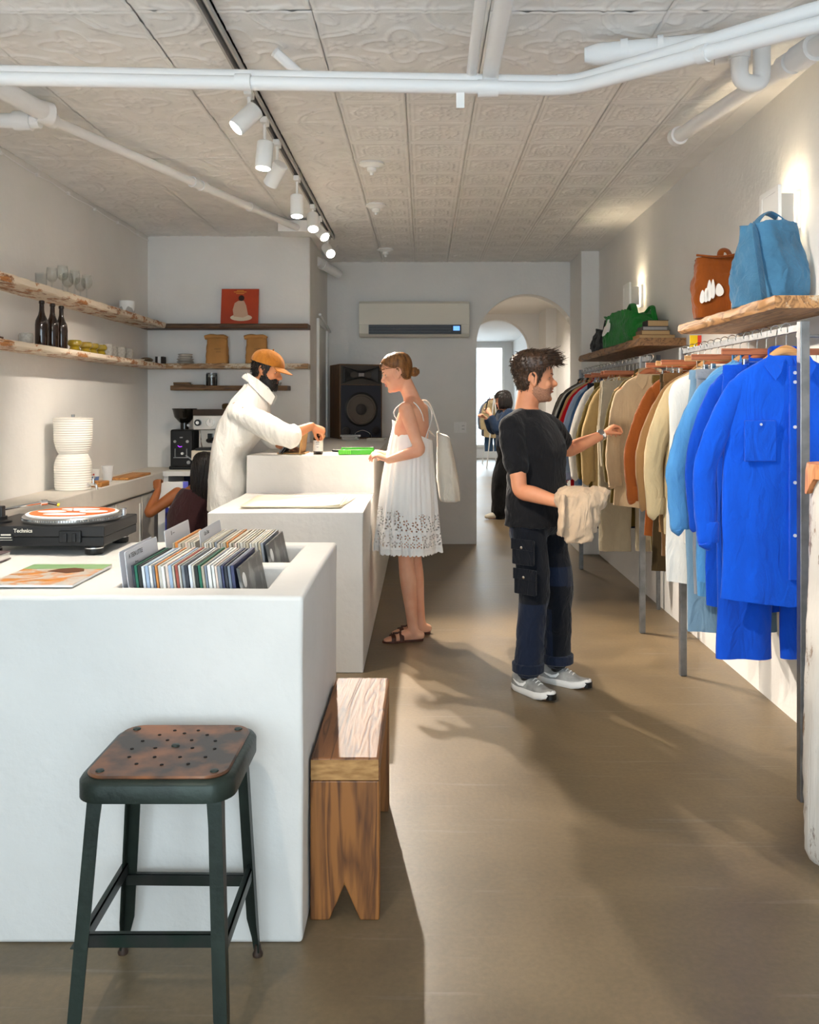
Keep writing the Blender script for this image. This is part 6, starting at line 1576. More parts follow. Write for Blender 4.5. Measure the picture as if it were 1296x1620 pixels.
# stubble: thin shell over jaw and lip
STUB = mat('stubble', '#7e5845', .7, col2='#b07f63', vscale=160, contrast=(.3, .8))
def line_b(p): return min(np.interp(p.x, [-.1, -.022, -.012, .02, .05, .07, .095], [-.5, -.5, -.03, -.040, -.052, -.040, -.038]) - p.z, .02 if p.x > -.018 else p.x + .018)
hair_cap(pm, MH, line_b, lambda p: .0012, STUB, name='stubble', zlo=-.117, rough=.0, sharp=.010)
TEE = fabric('black_jersey', '#17171a', .15, sheen=.1); NVY, NVB = fabric('navy_canvas', '#1b2438', .2), fabric('black_canvas', '#10131b', .2)
mb = MB()
torso(mb, [(pel - up * .085, .190, .148), (pel + up * .04, .186, .144), (wai + up * .04, .172, .130), (che, .186, .140), (shl - up * .01, .168, .112), (shl + up * .035, .10, .082), (nek - up * .004, .070, .068)], l, f)
for a, b in ((shR, elR), (shL, elL)): limb(mb, [V(a) - up * .012 + (shl - V(a)) * .12, V(a).lerp(b, .2), V(a).lerp(b, .42), V(a).lerp(b, .60), V(a).lerp(b, .63)], [.066, .068, .064, .063, .060]); limb(mb, [nek - up * .045 + (V(a) - shl) * .15, nek.lerp(V(a), .6) - up * .012, V(a)], [.055, .056, .060])
cloth_obj('t_shirt', mb, .007, TEE, pm, .011, 17, 4, (1, 1, 1.3), wfn=lambda a: np.clip((1.38 - a[:, 2]) / .1, .15, 1))
mb = MB()
torso(mb, [(pel - up * .13, .115, .09), (pel - up * .07, .166, .124), (pel - up * .03, .160, .116), (pel - up * .015, .150, .108)], l, f)
for h_, k_, a_ in ((hpR, knR, anR), (hpL, knL, anL)):
    e_ = V((a_.x, a_.y, .135)); limb(mb, [h_ - up * .11, h_.lerp(k_, .5), k_, k_.lerp(e_, .5), e_], [.098, .090, .078, .074, .073], 22)
tr_ = cloth_obj('trousers', mb, .008, NVB, pm, .012, 15, 9, (1, 1, .9), wfn=lambda a: np.clip((.84 - a[:, 2]) / .10, 0, 1))
me = tr_.data; me.materials.append(NVY)
pc_ = np.empty(len(me.polygons) * 3); me.polygons.foreach_get('center', pc_); pc_ = pc_.reshape(-1, 3)
W3 = pc_ + np.array(XF[pm].translation); rel = W3 - np.array(pel); sl_ = rel @ np.array(l); sf_ = rel @ np.array(f); zz = W3[:, 2]
idx = ((zz > .84) & (sf_ > -.02) & (sl_ < .02) | (zz < .46) & (sl_ < -.03) | (zz > .52) & (zz < .62) & (sl_ > .02) & (sf_ > 0) | (sf_ < -.03) & (zz > .5) & (zz < .88) & (sl_ < 0) | (zz < .40) & (sf_ < .05)).astype(np.int32)
me.polygons.foreach_set('material_index', idx); me.update()
for a_, nm in ((anR, 'R'), (anL, 'L')):
    q = V((a_.x, a_.y, 0)); MB().sweep([q + up * z for z in (.105, .110, .150, .155)], [.074, .081, .082, .075], 28).build('trouser_cuff', NVY, pm)
    MB().sweep([q + up * .05, q + up * .12], .039, 18).build('sock', BLACK, pm)
for i, z0 in enumerate((.66, .515)):   # cargo pockets on the right thigh
    c_ = hpR.lerp(knR, .30 + .36 * i) - l * .078 + f * .02; c_.z = z0 + .06
    pk = MB().box(-.062, .062, -.062, .062, 0, .022, frame(c_, f, -l)).build('cargo_pocket', NVB, pm, smooth=0, bevel=.006)
    MB().box(-.065, .065, .012, .066, .020, .027, frame(c_, f, -l)).build('pocket_flap', NVB, pk, smooth=0, bevel=.004)
    MB().lathe([(.007, .027), (.007, .031), (.001, .032)], (0, 0, 0), 12).moved(frame(c_ , f, -l) @ Matrix.Translation((0, .025, 0))).build('snap', CHROME, pk)
# wrist watch
dd_ = (wrL - elL).normalized(); MB().sweep([wrL - dd_ * .022, wrL - dd_ * .018, wrL - dd_ * .002, wrL + dd_ * .002], [.029, .033, .033, .029], 24).build('watch_band', CHROME, pm)
MB().lathe([(.001, .036), (.018, .036), (.020, .030), (.020, .026)], (0, 0, 0), 20).moved(frame(wrL - dd_ * .01, dd_, (-.2, -.75, .6))).build('watch_case', STEEL, pm)

def sneaker(parent, an, d):
    d = V(d).normalized(); M_ = frame((an.x, an.y, 0), d, (0, 0, 1)) @ Matrix.Translation((-.015, 0, 0))
    out = [(-.088, 0), (-.082, .030), (-.05, .044), (0, .047), (.06, .047), (.12, .050), (.165, .042), (.195, .022), (.203, 0)]
    poly = out + [(x, -y) for x, y in out[-2:0:-1]]
    n = len(poly); up_ = lambda x: .006 + .022 * max(0, (x - .12) / .08) ** 2
    t = thing('sneaker', 'x', 'shoe', (0, 0, 0)); bpy.data.objects.remove(t); 
    MB().rings([[M_ @ V((x * k, y * k, z + (up_(x) - .006))) for x, y in poly] for k, z in ((.95, 0.), (1.0, .004), (1.02, .016), (1.0, .028), (.96, .032))]).build('sole', mat('shoe_white', '#e6e4e0', .5), parent, smooth=50)
    MB().rings([[M_ @ V((x * k, y * k, z + (up_(x) - .006))) for x, y in poly] for k, z in ((.955, -.0), (.95, .004))]).build('outsole', BLACK, parent, smooth=0)
    mb = MB(); rs = []
    prof = [(-.084, .036, .095, .026), (-.06, .04, .098, .039), (-.02, .04, .092, .046), (.03, .04, .092, .044), (.08, .04, .078, .042), (.13, .04, .058, .038), (.17, .04, .048, .030), (.195, .038, .040, .012)]
    A = cr([list(p) for p in prof], 26)
    for x, z0, z1, w in A:
        rs.append([M_ @ V((x, w * (1 if abs(a) < 1e-9 else 1) * math.cos(a) * (1 if math.sin(a) < .6 else .92), .030 + up_(x) - .006 + (z1 - .032) * max(0, math.sin(a)) ** .75)) for a in np.linspace(0, PI, 19)] + [M_ @ V((x, -w * .5, .028 + up_(x) - .006)), M_ @ V((x, w * .5, .028 + up_(x) - .006))])
    MB().rings(rs).build('shoe_upper', mat('shoe_grey', '#a9a8a4', .7, col2='#7c7b78', vscale=14), parent, smooth=60)
    for k in range(5):
        x = .03 + k * .019; z = np.interp(x, A[:, 0], A[:, 2]) + up_(x) - .006
        MB().sweep([M_ @ V((x, -.024, z - .016)), M_ @ V((x + .003, 0, z + .002)), M_ @ V((x, .024, z - .016))], .0032, 6, sub=3).build('lace', mat('shoe_white', '#e6e4e0', .5), parent)
    MB().rings([[M_ @ V((.180 + .029 * math.cos(a), .030 * math.sin(a), z)) for a in np.linspace(-PI / 2, PI / 2, 14)] + [M_ @ V((.172, 0, z))] for z in (.012, .040)]).build('toe_bumper', BLACK, parent, smooth=50)
    MB().sweep([M_ @ V((-.062, 0, .088)), M_ @ V((-.08, 0, .10)), M_ @ V((-.086, 0, .112))], [(.010, .006), (.010, .005), (.008, .003)], 8).build('heel_tab', mat('shoe_white', '#e6e4e0', .5), parent)
    for s in (-1, 1):
        pts = [(-.050, .060), (-.030, .050), (.0, .040), (.030, .043), (.046, .060), (.040, .068), (.028, .058), (.005, .052), (-.025, .056)]
        def side(x, z):
            w_, z1_ = np.interp(x, A[:, 0], A[:, 3]), np.interp(x, A[:, 0], A[:, 2]); sn = min(.97, max(0, (z - .03) / (z1_ - .032)) ** (1 / .75))
            return M_ @ V((x, s * (w_ * math.sqrt(1 - sn * sn) * (1 if sn < .6 else .95) + .003), z))
        mbs = MB(); o_ = [side(x, z) for x, z in pts]; nrm_ = (M_.to_3x3() @ V((0, s, 0))) * .0025
        mbs.add([p for p in o_] + [p + nrm_ for p in o_], [tuple(range(9)), tuple(range(17, 8, -1))] + [(i, (i + 1) % 9, 9 + (i + 1) % 9, 9 + i) for i in range(9)])
        mbs.build('side_mark', WHITE, parent, smooth=0)
sneaker(pm, anR, dR); sneaker(pm, anL, dL)

# folded trousers over the forearm
cb_ = thing('bundled_trousers', 'crumpled beige trousers draped over the arm of the person in black', 'trousers', V(P(915, 855, 4.16)))
mb = MB(); c_ = V(P(914, 800, 4.16))
mb.sphere(c_ + V((.0, 0, .03)), (.115, .085, .065), 24, 16); mb.sphere(c_ + V((.045, -.02, .02)), (.09, .06, .055), 20, 14)
mb.sweep([c_ + V((-.08, -.05, .05)), c_ + V((-.085, -.07, -.03)), c_ + V((-.09, -.06, -.13))], [(.06, .018), (.062, .022), (.05, .014)], 16, sub=4, ref=(1, 0, 0))
mb.sweep([c_ + V((-.02, -.06, .05)), c_ + V((-.015, -.08, -.05)), c_ + V((-.005, -.07, -.165))], [(.022, .075), (.026, .075), (.018, .065)], 16, sub=4, ref=(1, 0, 0))
mb.sweep([c_ + V((.05, -.04, .05)), c_ + V((.055, -.05, -.03)), c_ + V((.05, -.04, -.12))], [(.02, .055), (.022, .05), (.014, .04)], 16, sub=4, ref=(1, 0, 0))
mb.sweep([c_ + V((.06, -.02, .05)), c_ + V((.11, -.02, .045)), c_ + V((.135, -.02, .035))], [.05, .045, .036], 16, sub=4)
me = remesh(mb, .006, 2); me.materials.clear(); wrinkle(me, .013, 30, 5, (1, 1, 1)); wrinkle(me, .004, 70, 8, (1, 1, .6))
mesh_obj('cloth', me, fabric('beige_cotton', '#cdb193', .15), cb_, 180)

# ------------------------------------------------------------------ woman in the white dress
f = V((-.955, .297, 0)).normalized(); l = V((-f.y, f.x, 0))
pw = person('person in a white sleeveless lace dress leaning at the service counter', (-.07, 5.5, 0))
MHw = frame(V(P(628, 589, 5.46)), (-.955, .03, -.29), (-.29, 0, .955)) @ Matrix.Scale(.97, 4)
pel, wai, che, shl, nek = V((-.07, 5.5, .95)), V((-.075, 5.5, 1.10)), V((-.075, 5.5, 1.28)), V((-.06, 5.5, 1.42)), V((-.075, 5.495, 1.495))
shN, shF = shl + l * .155, shl - l * .155
elN, wrN = V(P(664, 712, 5.30)), V(P(615, 728, 5.33)); elF, wrF = V(P(660, 712, 5.68)), V(P(614, 718, 5.60))
mb = MB()
torso(mb, [(pel - up * .11, .10, .08), (pel, .150, .095), (wai, .12, .085), (che, .138, .10), (shl - up * .01, .135, .080), (shl + up * .035, .082, .060), (nek, .050, .050)], l, f)
limb(mb, [nek - up * .07 - f * .02, nek, V(MHw @ V((-.025, 0, -.05)))], [.060, .050, .047])
for q_ in (shN, shF): limb(mb, [nek - up * .02 - f * .01, nek.lerp(q_, .55) - f * .01 + up * .0, q_], [.040, .034, .036])
head_shapes(mb, MHw, True, .003)
arm(mb, shN, elN, wrN, .86); arm(mb, shF, elF, wrF, .86)
hand(mb, wrN, V((-.75, .15, .35)), (-.35, .3, -.8), -1, (25, 22, 28, 32, 36), .92)
hand(mb, wrF, V((-.8, -.35, .20)), (-.2, .1, -.9), 1, (25, 26, 30, 34, 38), .92)
for sgn, an, kn in ((1, V((-.065, 5.43, .085)), V((-.105, 5.42, .49))), (-1, V((-.02, 5.60, .085)), V((-.06, 5.57, .49)))):
    leg(mb, pel + l * sgn * .075 - up * .04, kn, an, .90); foot(mb, an, (-.97, -.22, 0), .93)
finish('body', mb, .0048, SK_B, pw, heads=(MHw,))
HBL = hair_mat('hair_auburn', '#9a6632', '#5a3618', .42)
face_parts(pw, MHw, mat('brow_brown', '#7a5230', .6), lipm=mat('lip_b', '#c8706a', .4), female=True, smile=.003)
def line_w(p): return p.z - np.interp(p.x, [-.10, -.06, -.03, -.015, .0, .02, .05, .07, .09], [-.075, -.075, -.055, -.010, .016, .036, .062, .076, .084])
hw_ = hair_cap(pw, MHw, line_w, lambda p: .010 + .004 * math.sin(p.y * 160) * 0, HBL, rough=.0025)
tm = MB(); rg = np.random.RandomState(2)
bun = V((-.086, 0, -.024))
for k in range(420):        # combed strands from the hairline to the bun
    a = rg.uniform(-PI, PI); z = rg.uniform(-.05, .112); p = head_pt(z, a)
    if line_w(p) < .004: continue
    pts = []
    for u in np.linspace(0, 1, 6):
        q = V(p).lerp(bun + V((.02, 0, 0)), u); zc = max(-.1, min(.1165, q.z)); aa = math.atan2(q.y / .074, (q.x + .005) / .094)
        s_ = head_pt(zc, aa, .0115); q = s_ if (q.x / .1) ** 2 + (q.y / .078) ** 2 + (q.z / .12) ** 2 < 1.05 else q
        pts.append(MHw @ q)
    tm.sweep(pts, [.0008, .0015, .0016, .0016, .0014, .0008], 4, sub=1)
tm.build('hair_strands', HBL, hw_, smooth=180)
mbn = MB(); mbn.sphere(MHw @ (bun + V((-.022, 0, -.006))), .030, 20, 14)
for k in range(60):
    a0 = rg.uniform(0, 6.28); ti = rg.uniform(-.6, .6); ax = V((math.sin(ti), math.cos(ti) * math.sin(a0 * .3), math.cos(ti))).normalized(); u_ = ax.orthogonal().normalized(); w_ = ax.cross(u_)
    mbn.sweep([MHw @ (bun + V((-.022, 0, -.006)) + (u_ * math.cos(t_) + w_ * math.sin(t_)) * .0315) for t_ in np.linspace(a0, a0 + 2.6, 8)], .0022, 4)
mbn.build('hair_bun', HBL, hw_, smooth=180)
MB().sweep([MHw @ (bun + V((.006, .020 * math.cos(a), .020 * math.sin(a)))) for a in np.linspace(0, 2 * PI, 18)], .006, 8).build('hair_tie', BLACK, pw)
# dress: thin pleated shell with real eyelet holes near the scalloped hem
DRS = mat('white_cotton_voile', '#f3f1ee', .85, var=.04, bump=.1, bscale=300, sheen=.2)
keys = [(1.375, 620, 664, .118), (1.31, 621, 680, .130), (1.235, 617, 684, .140), (1.13, 612, 685, .152), (1.0, 607, 687, .165), (.85, 603, 690, .178), (.70, 600, 692, .188), (.545, 598, 695, .197)]
DK = cr([[z, (a - CX) * 5.48 / F_PX, (b - CX) * 5.48 / F_PX, d] for z, a, b, d in keys], 60)
zt = DK[::-1, 0]
def dress_pt(u, v):
    a = 2 * PI * u; ca, sa = math.cos(a), math.sin(a)
    topz = 1.30 + .055 * ca * -1 * 1.0 + (.0 if ca < 0 else -.015)      # ca=-1 is the front
    z = topz + (.545 - topz) * v
    x0, x1, dy = (np.interp(z, zt, DK[::-1, k]) for k in (1, 2, 3))
    cx, hx = (x0 + x1) / 2, (x1 - x0) / 2
    pl_ = (.0045 * math.sin(a * 13 + 2.6 * math.sin(a * 3 + 1) + 1.5 * v) + .0025 * math.sin(a * 27 + 2 * math.sin(a * 5))) * min(1, max(0, v - .02) * 2.5) + .016 * math.sin(a * 6 + v * 2.5 + 1.2 * math.sin(a * 2)) * v
    pl_ += .011 * math.sin(a * 17 + 2 * math.sin(a * 4)) * max(0, v - .8) * 5
    if v > .985: z -= .010 * abs(math.sin(a * 24))
    return (cx + (hx + pl_) * ca, 5.5 + (dy + pl_) * sa, z)
def lace(u, v):
    if v < .66 or v > .955: return True
    s_ = u * 1.16; h_ = v * .80                     # metres along hem, down
    def fl(px, py, R0, np_):
        dx = (s_ + px) % (2 * R0 * 1.25) - R0 * 1.25; dy = h_ - py; r = math.hypot(dx, dy); a = math.atan2(dy, dx)
        return R0 * .38 < r < R0 * .9 and math.cos(np_ * a) > .15
    if v > .82:
        return not (fl(0, .690, .021, 5) or fl(.02, .730, .015, 4) or ((s_ * 52) % 1 < .35 and abs(h_ - .75) < .004))
    return not (fl(.0, .645, .026, 6) or fl(.034, .600, .023, 5) or (fl(.0, .560, .022, 6) and math.sin(s_ * 34) > -.2) or (fl(.03, .54, .014, 5) and math.sin(s_ * 34) > .5))
MB().surf(dress_pt, 460, 230, lace).build('dress', DRS, pw, smooth=180, fix=False, solid=.0016)
em = MB()
for u in np.linspace(0, 1, 47)[:-1]:                      # raised hem cord
    pass
em.sweep([V(dress_pt(u, .962)) for u in np.linspace(0, 1, 160)], .0026, 5).sweep([V(dress_pt(u, .818)) for u in np.linspace(0, 1, 160)], .002, 5)
em.build('lace_cord', DRS, pw)
for s_ in (1, -1):
    q0 = shl + l * s_ * .105
    MB().sweep([V(dress_pt(.5 - s_ * .20 * -1 if False else (.5 + s_ * .17), 0)) + V((0, 0, -.005)), q0 + f * .095 + up * -.02, q0 + f * .035 + up * .042, q0 - f * .03 + up * .045, q0 - f * .088 - up * .03, V(dress_pt(.0 + (s_ * .13) % 1.0 if s_ > 0 else .87, 0)) + V((0, 0, -.004))], .0034, 8, sub=4).build('strap', DRS, pw)
# sandals
LEA = mat('brown_leather', '#4a2416', .5)
for an in (V((-.065, 5.43, 0)), V((-.02, 5.60, 0))):
    d = V((-.97, -.22, 0)).normalized(); M_ = frame(an, d, up)
    out = [(-.068, 0), (-.06, .024), (-.02, .031), (.04, .031), (.10, .040), (.15, .038), (.185, .018), (.19, 0)]; poly = out + [(x, -y) for x, y in out[-2:0:-1]]
    MB().prism(poly, .012, M_).build('sandal_sole', LEA, pw, smooth=0, bevel=.003)
    for x in (.075, .125):
        MB().sweep([M_ @ V((x, .042, .010)), M_ @ V((x, .037, .035)), M_ @ V((x, .0, .062 - (x - .075) * .35)), M_ @ V((x, -.037, .035)), M_ @ V((x, -.042, .010))], [(.003, .014)] * 5, 8, sub=4, ref=d).build('sandal_strap', LEA, pw)
    MB().box(.075, .125, -.010, .010, .050, .058, M_).build('sandal_bridge', LEA, pw, smooth=0, bevel=.002)
# tote bag on the far shoulder
tbg = thing('tote_bag', 'cream canvas shoulder tote hanging behind the person in white', 'bag', V(P(704, 792, 5.58)))
ctr = V(P(703, 738, 5.60)); rs = []
for s_ in np.linspace(0, 1, 26):
    z = .20 - .41 * s_; hx = .042 + .026 * min(1, s_ * 1.6) - .012 * max(0, s_ - .9) * 10 * .4; hy = .15; cx_ = -.005 + .040 * s_
    rs.append([ctr + V((cx_ + hx * np.sign(math.cos(a)) * abs(math.cos(a)) ** .7, hy * np.sign(math.sin(a)) * abs(math.sin(a)) ** .6, z - .02 * math.cos(a) * (1 - s_))) for a in np.linspace(0, 2 * PI, 49)[:-1]])
me = MB().rings(rs).mesh('body'); bm = bmesh.new(); bm.from_mesh(me); bmesh.ops.recalc_face_normals(bm, faces=bm.faces); bm.to_mesh(me); bm.free(); me.update(); wrinkle(me, .009, 18, 3, (1, 1, .7))
mesh_obj('body', me, fabric('cream_canvas', '#d9d2c4', .1), tbg, 180)
q = shl - l * .11
for dy in (-.05, .05): MB().sweep([ctr + V((-.03, dy, .19)), ctr + V((-.055, dy, .30)), q + up * .045 - f * .06 + V((0, dy * .3, 0)), q + up * .05, q + f * .07 + up * .0, ctr + V((-.06, dy, .19))], [(.002, .005)] * 6, 8, sub=5).build('strap', fabric('cream_canvas', '#d9d2c4', .1), tbg)
# ------------------------------------------------------------------ barista with cap
f = V((.99, -.12, 0)).normalized(); l = V((-f.y, f.x, 0))
pb_ = person('person with a beard, ochre cap and loose white shirt working behind the counter', (-1.30, 6.04, 0))
MHb = frame(V(P(423, 585, 6.0)), (.94, -.14, -.30), (.30, -.03, .95)) @ Matrix.Scale(1.02, 4)
pel, wai, che, shl, nek = V((-1.33, 6.05, .96)), V((-1.315, 6.05, 1.12)), V((-1.26, 6.04, 1.30)), V((-1.205, 6.03, 1.44)), V((-1.15, 6.02, 1.53))
shR, shL = shl - l * .185 - up * .02, shl + l * .185 - up * .02
elR, wrR = V(P(455, 690, 5.78)), V(P(493, 674, 5.90)); elL, wrL = V(P(430, 694, 6.22)), V(P(447, 706, 6.12))
mb = MB()
torso(mb, [(pel - up * .10, .10, .08), (pel, .16, .105), (wai, .145, .10), (che, .16, .112), (shl, .155, .095), (shl + up * .045, .085, .07), (nek, .058, .058)], l, f)
limb(mb, [nek - up * .06, nek, V(MHb @ V((-.02, 0, -.05)))], [.068, .060, .057])
head_shapes(mb, MHb, False, .004)
arm(mb, shR, elR, wrR, 1.0); arm(mb, shL, elL, wrL, 1.0)
hand(mb, wrR, V((.8, .1, -.35)), (.1, .55, -.8), -1, (35, 45, 50, 55, 55), 1.0)
hand(mb, wrL, V((.95, -.2, -.10)), (0, 0, -1), 1, (15, 8, 14, 16, 18), 1.0)
for sgn in (1, -1):
    an = V((-1.36, 6.05 + sgn * .10, .09)); leg(mb, pel + l * sgn * .09 - up * .02, V((-1.31, 6.05 + sgn * .10, .5)), an); foot(mb, an, f, .72)
finish('body', mb, .0052, SK_C, pb_, heads=(MHb,))
HBK = hair_mat('hair_black', '#1d1512', '#0c0807')
face_parts(pb_, MHb, HBK, lipm=mat('lip_c', '#a86456', .5), smile=.004)
def line_h(p): return min(p.z - np.interp(p.x, [-.10, -.055, -.030, -.020, .012, .020, .034, .045, .08], [-.075, -.080, -.060, .0, -.05, -.05, .012, .05, .07]), .05 - p.z + .03)
hair_cap(pb_, MHb, line_h, lambda p: .012, HBK, tufts=900, tlen=.026, tdir=lambda q: (-.25, 0, -.5), seed=5, rough=.006, tr=.0026)
def line_bd(p): return min(np.interp(p.x, [-.1, -.020, -.010, .02, .045, .06, .075, .095], [-.5, -.5, .0, -.018, -.048, -.052, -.038, -.037]) - p.z, .03 if p.x > -.014 else (p.x + .014) * 2)
bd = hair_cap(pb_, MHb, line_bd, lambda p: .005 + .016 * max(0, min(1, (-.06 - p.z) / .05)), HBK, name='beard', zlo=-.1175, tufts=1500, tlen=.018, tdir=lambda q: (.2, 0, -.8), seed=7, rough=.004, tr=.0018)
# cap
OCR = fabric('ochre_corduroy', '#b9762c', .2, vscale=30)
cp = MB(); na = 60
rs = []
for z in np.linspace(.028, .1165, 26):
    rs.append([MHb @ (head_pt(z, 2 * PI * j / na, .0155 + .004 * math.sin(z * 40)) + V((-.004, 0, .006 - .10 * 0))) for j in range(na)])
cap_o = cp.rings(rs).build('cap', OCR, pb_, smooth=180)
def brim(u, v):
    a = (u - .5) * 2.0; p0 = head_pt(.032, a, .015); d_ = V((math.cos(a * .75), math.sin(a * .75), -.30 - .12 * abs(math.sin(a)))).normalized()
    L_ = .072 * math.cos(a * .9) ** .5 if abs(a) < 1.7 else 0
    return MHb @ (p0 + d_ * L_ * v + V((0, 0, .006)))
MB().surf(brim, 28, 8).build('cap_brim', OCR, cap_o, smooth=180, solid=.004)
MB().sphere(MHb @ V((-.0, 0, .138)), .006, 10, 8).build('cap_button', OCR, cap_o)
MB().sweep([MHb @ head_pt(.034, a, .0175) + V((0, 0, .004)) for a in np.linspace(PI - .5, PI + .5, 9)], [(.006, .002)] * 9, 8).build('cap_strap', LEA, cap_o)
# loose shirt
SHT = fabric('white_linen', '#eeebe4', .06, sheen=.1)
mb = MB()
def ringpx(y, xa, xb, hd, Z=6.03):
    a, b = P(xa, y, Z), P(xb, y, Z); return (V(((a.x + b.x) / 2, Z, a.z)), hd, (b.x - a.x) / 2)
torso(mb, [ringpx(806, 332, 390, .20), ringpx(770, 334, 391, .20), ringpx(725, 338, 391, .20), ringpx(685, 345, 416, .205), ringpx(655, 356, 424, .21), ringpx(632, 368, 425, .19), ringpx(616, 380, 422, .12), ringpx(605, 388, 418, .085)], l, f, 44)
limb(mb, [shR - up * .025 + l * .03, shR.lerp(elR, .3) - up * .012, shR.lerp(elR, .65) - up * .012, elR - up * .008, elR.lerp(wrR, .18)], [.066, .082, .088, .082, .066])
limb(mb, [nek - up * .06, nek.lerp(shR, .6) - up * .03, shR - up * .02], [.07, .066, .066])
limb(mb, [shL - f * .03, shL.lerp(elL, .4), elL, elL.lerp(wrL, .4)], [.078, .08, .066, .055])
cloth_obj('shirt', mb, .0075, SHT, pb_, .020, 13, 6, (1, 1, .55), sm=3)
dd_ = (wrR - elR).normalized(); q = elR.lerp(wrR, .24)
for k in (0, 1): MB().sweep([q + dd_ * (-.030 + .022 * k), q + dd_ * (-.024 + .022 * k), q + dd_ * (.002 + .02 * k), q + dd_ * (.008 + .02 * k)], [.058 - .004 * k, .068 - .005 * k, .067 - .005 * k, .050 - .003 * k], 26).build('rolled_cuff', SHT, pb_)
for s in (-1, 1):
    pts = [(393, 590), (412, 601), (428, 614), (437, 628), (431, 641), (414, 624), (398, 608)]
    M0 = [V(P(x, y, 6.0)) for x, y in pts]; off = [.045, .078, .062, .04, .052, .088, .075]
    col = MB(); o_ = [m_ + V((0, s * w_, 0)) for m_, w_ in zip(M0, off)]
    col.add(o_ + [p_ + V((0, s * .006, .002)) for p_ in o_], [tuple(range(7)), tuple(range(13, 6, -1))] + [(i, (i + 1) % 7, 7 + (i + 1) % 7, 7 + i) for i in range(7)])
    col.build('collar', SHT, pb_, smooth=0)
cc_ = V(P(407, 606, 6.01))
MB().sweep([cc_ + V((.088 * math.cos(a), .078 * math.sin(a), -.052 * math.cos(a))) for a in np.linspace(0, 2 * PI, 25)], [(.006, .020)] * 25, 8).build('collar_stand', SHT, pb_)
mb = MB()
torso(mb, [(pel - up * .12, .12, .09), (pel - up * .03, .175, .12), (pel + up * .05, .165, .115)], l, f)
for sgn in (1, -1): limb(mb, [pel + l * sgn * .09 - up * .02, V((-1.31, 6.05 + sgn * .10, .5)), V((-1.33, 6.05 + sgn * .10, .12))], [.10, .085, .08])
cloth_obj('trousers', mb, .010, fabric('dark_trousers', '#2a2a2c'), pb_, .008, 15, 3)
for sgn in (1, -1): MB().sweep([V((-1.43, 6.05 + sgn * .10, .045)), V((-1.34, 6.05 + sgn * .10, .055)), V((-1.215, 6.05 + sgn * .10, .035))], [(.04, .042), (.05, .05), (.042, .032)], 16, sub=4, rnd=True).build('shoe', BLACK, pb_)

# ------------------------------------------------------------------ crouching person behind the counter
f = V((.35, .93, 0)).normalized(); l = V((-f.y, f.x, 0))
pc2 = person('person with long dark hair and a maroon sleeveless top crouching by the back counter', (-1.74, 6.72, 0))
MHc = frame(V(P(325, 742, 6.62)), (.35, .88, -.25), (.1, .2, .97)) @ Matrix.Scale(.98, 4)
pel, wai, che, shl, nek = V((-1.74, 6.62, .24)), V((-1.745, 6.60, .42)), V((-1.74, 6.60, .62)), V((-1.71, 6.62, .78)), V((-1.68, 6.63, .86))
shL2, shR2 = shl + l * .155, shl - l * .155
elL, wrL = V(P(236, 812, 6.60)), V(P(250, 776, 6.72)); elR, wrR = V((-1.45, 6.80, .62)), V((-1.50, 7.02, .66))
mb = MB()
torso(mb, [(pel - up * .08, .12, .10), (pel, .165, .13), (wai, .13, .10), (che, .145, .105), (shl, .14, .085), (shl + up * .04, .08, .06), (nek, .05, .05)], l, f)
limb(mb, [nek - up * .05, nek, V(MHc @ V((-.02, 0, -.05)))], [.056, .048, .047]); head_shapes(mb, MHc, True)
arm(mb, shL2, elL, wrL, .92); arm(mb, shR2, elR, wrR, .9)
hand(mb, wrL, V((-.15, .25, .6)), (.25, .9, -.3), 1, (30, 45, 50, 50, 50), .92); hand(mb, wrR, V((-.3, .9, .1)), (-.6, 0, -.6), 1, (25, 30, 32, 35, 38), .92)
for sgn in (1, -1):
    kn = V((-1.62 - .0, 6.98, .42)) + l * sgn * .12; an = V((-1.70, 6.74, .09)) + l * sgn * .12
    limb(mb, [pel + l * sgn * .09, (pel + l * sgn * .09).lerp(kn, .5), kn], [.085, .078, .056]); limb(mb, [kn, kn.lerp(an, .4), an], [.055, .055, .038]); foot(mb, an, f, .9)
finish('body', mb, .0065, SK_D, pc2, heads=(MHc,))
face_parts(pc2, MHc, HBK)
def line_c(p): return p.z - np.interp(p.x, [-.10, -.02, .0, .03, .06, .09], [-.11, -.11, -.06, .02, .055, .062])
hc_ = hair_cap(pc2, MHc, line_c, lambda p: .014, HBK, rough=.004)
tm = MB(); rg = np.random.RandomState(4)
for k in range(700):
    a = rg.uniform(PI * .40, PI * 1.60); z = rg.uniform(-.06, .10); p = head_pt(z, a, .014)
    w0 = MHc @ p; L_ = rg.uniform(.16, .30); side_ = (w0 - MHc.translation); side_.z = 0
    tm.sweep([w0, w0 + side_ * .12 - up * L_ * .35, w0 + side_ * .05 - up * L_ * .7 - f * .01, w0 - side_ * .15 - up * L_ + V(rg.normal(size=3)) * .012], [.003, .004, .0035, .0008], 5, sub=2)
tm.build('long_hair', HBK, hc_, smooth=180)
mb = MB()
torso(mb, [(pel - up * .02, .19, .16), (pel + up * .08, .175, .14), (wai, .158, .128), (che, .172, .132), (shl - up * .03, .152, .112), (shl + up * .015, .128, .094), (shl + up * .045, .098, .078)], l, f)
cloth_obj('sleeveless_top', mb, .008, fabric('maroon_knit', '#3e2426', .2), pc2, .007, 15, 2)
mb = MB(); torso(mb, [(pel - up * .10, .13, .11), (pel, .172, .138), (pel + up * .06, .160, .125)], l, f)
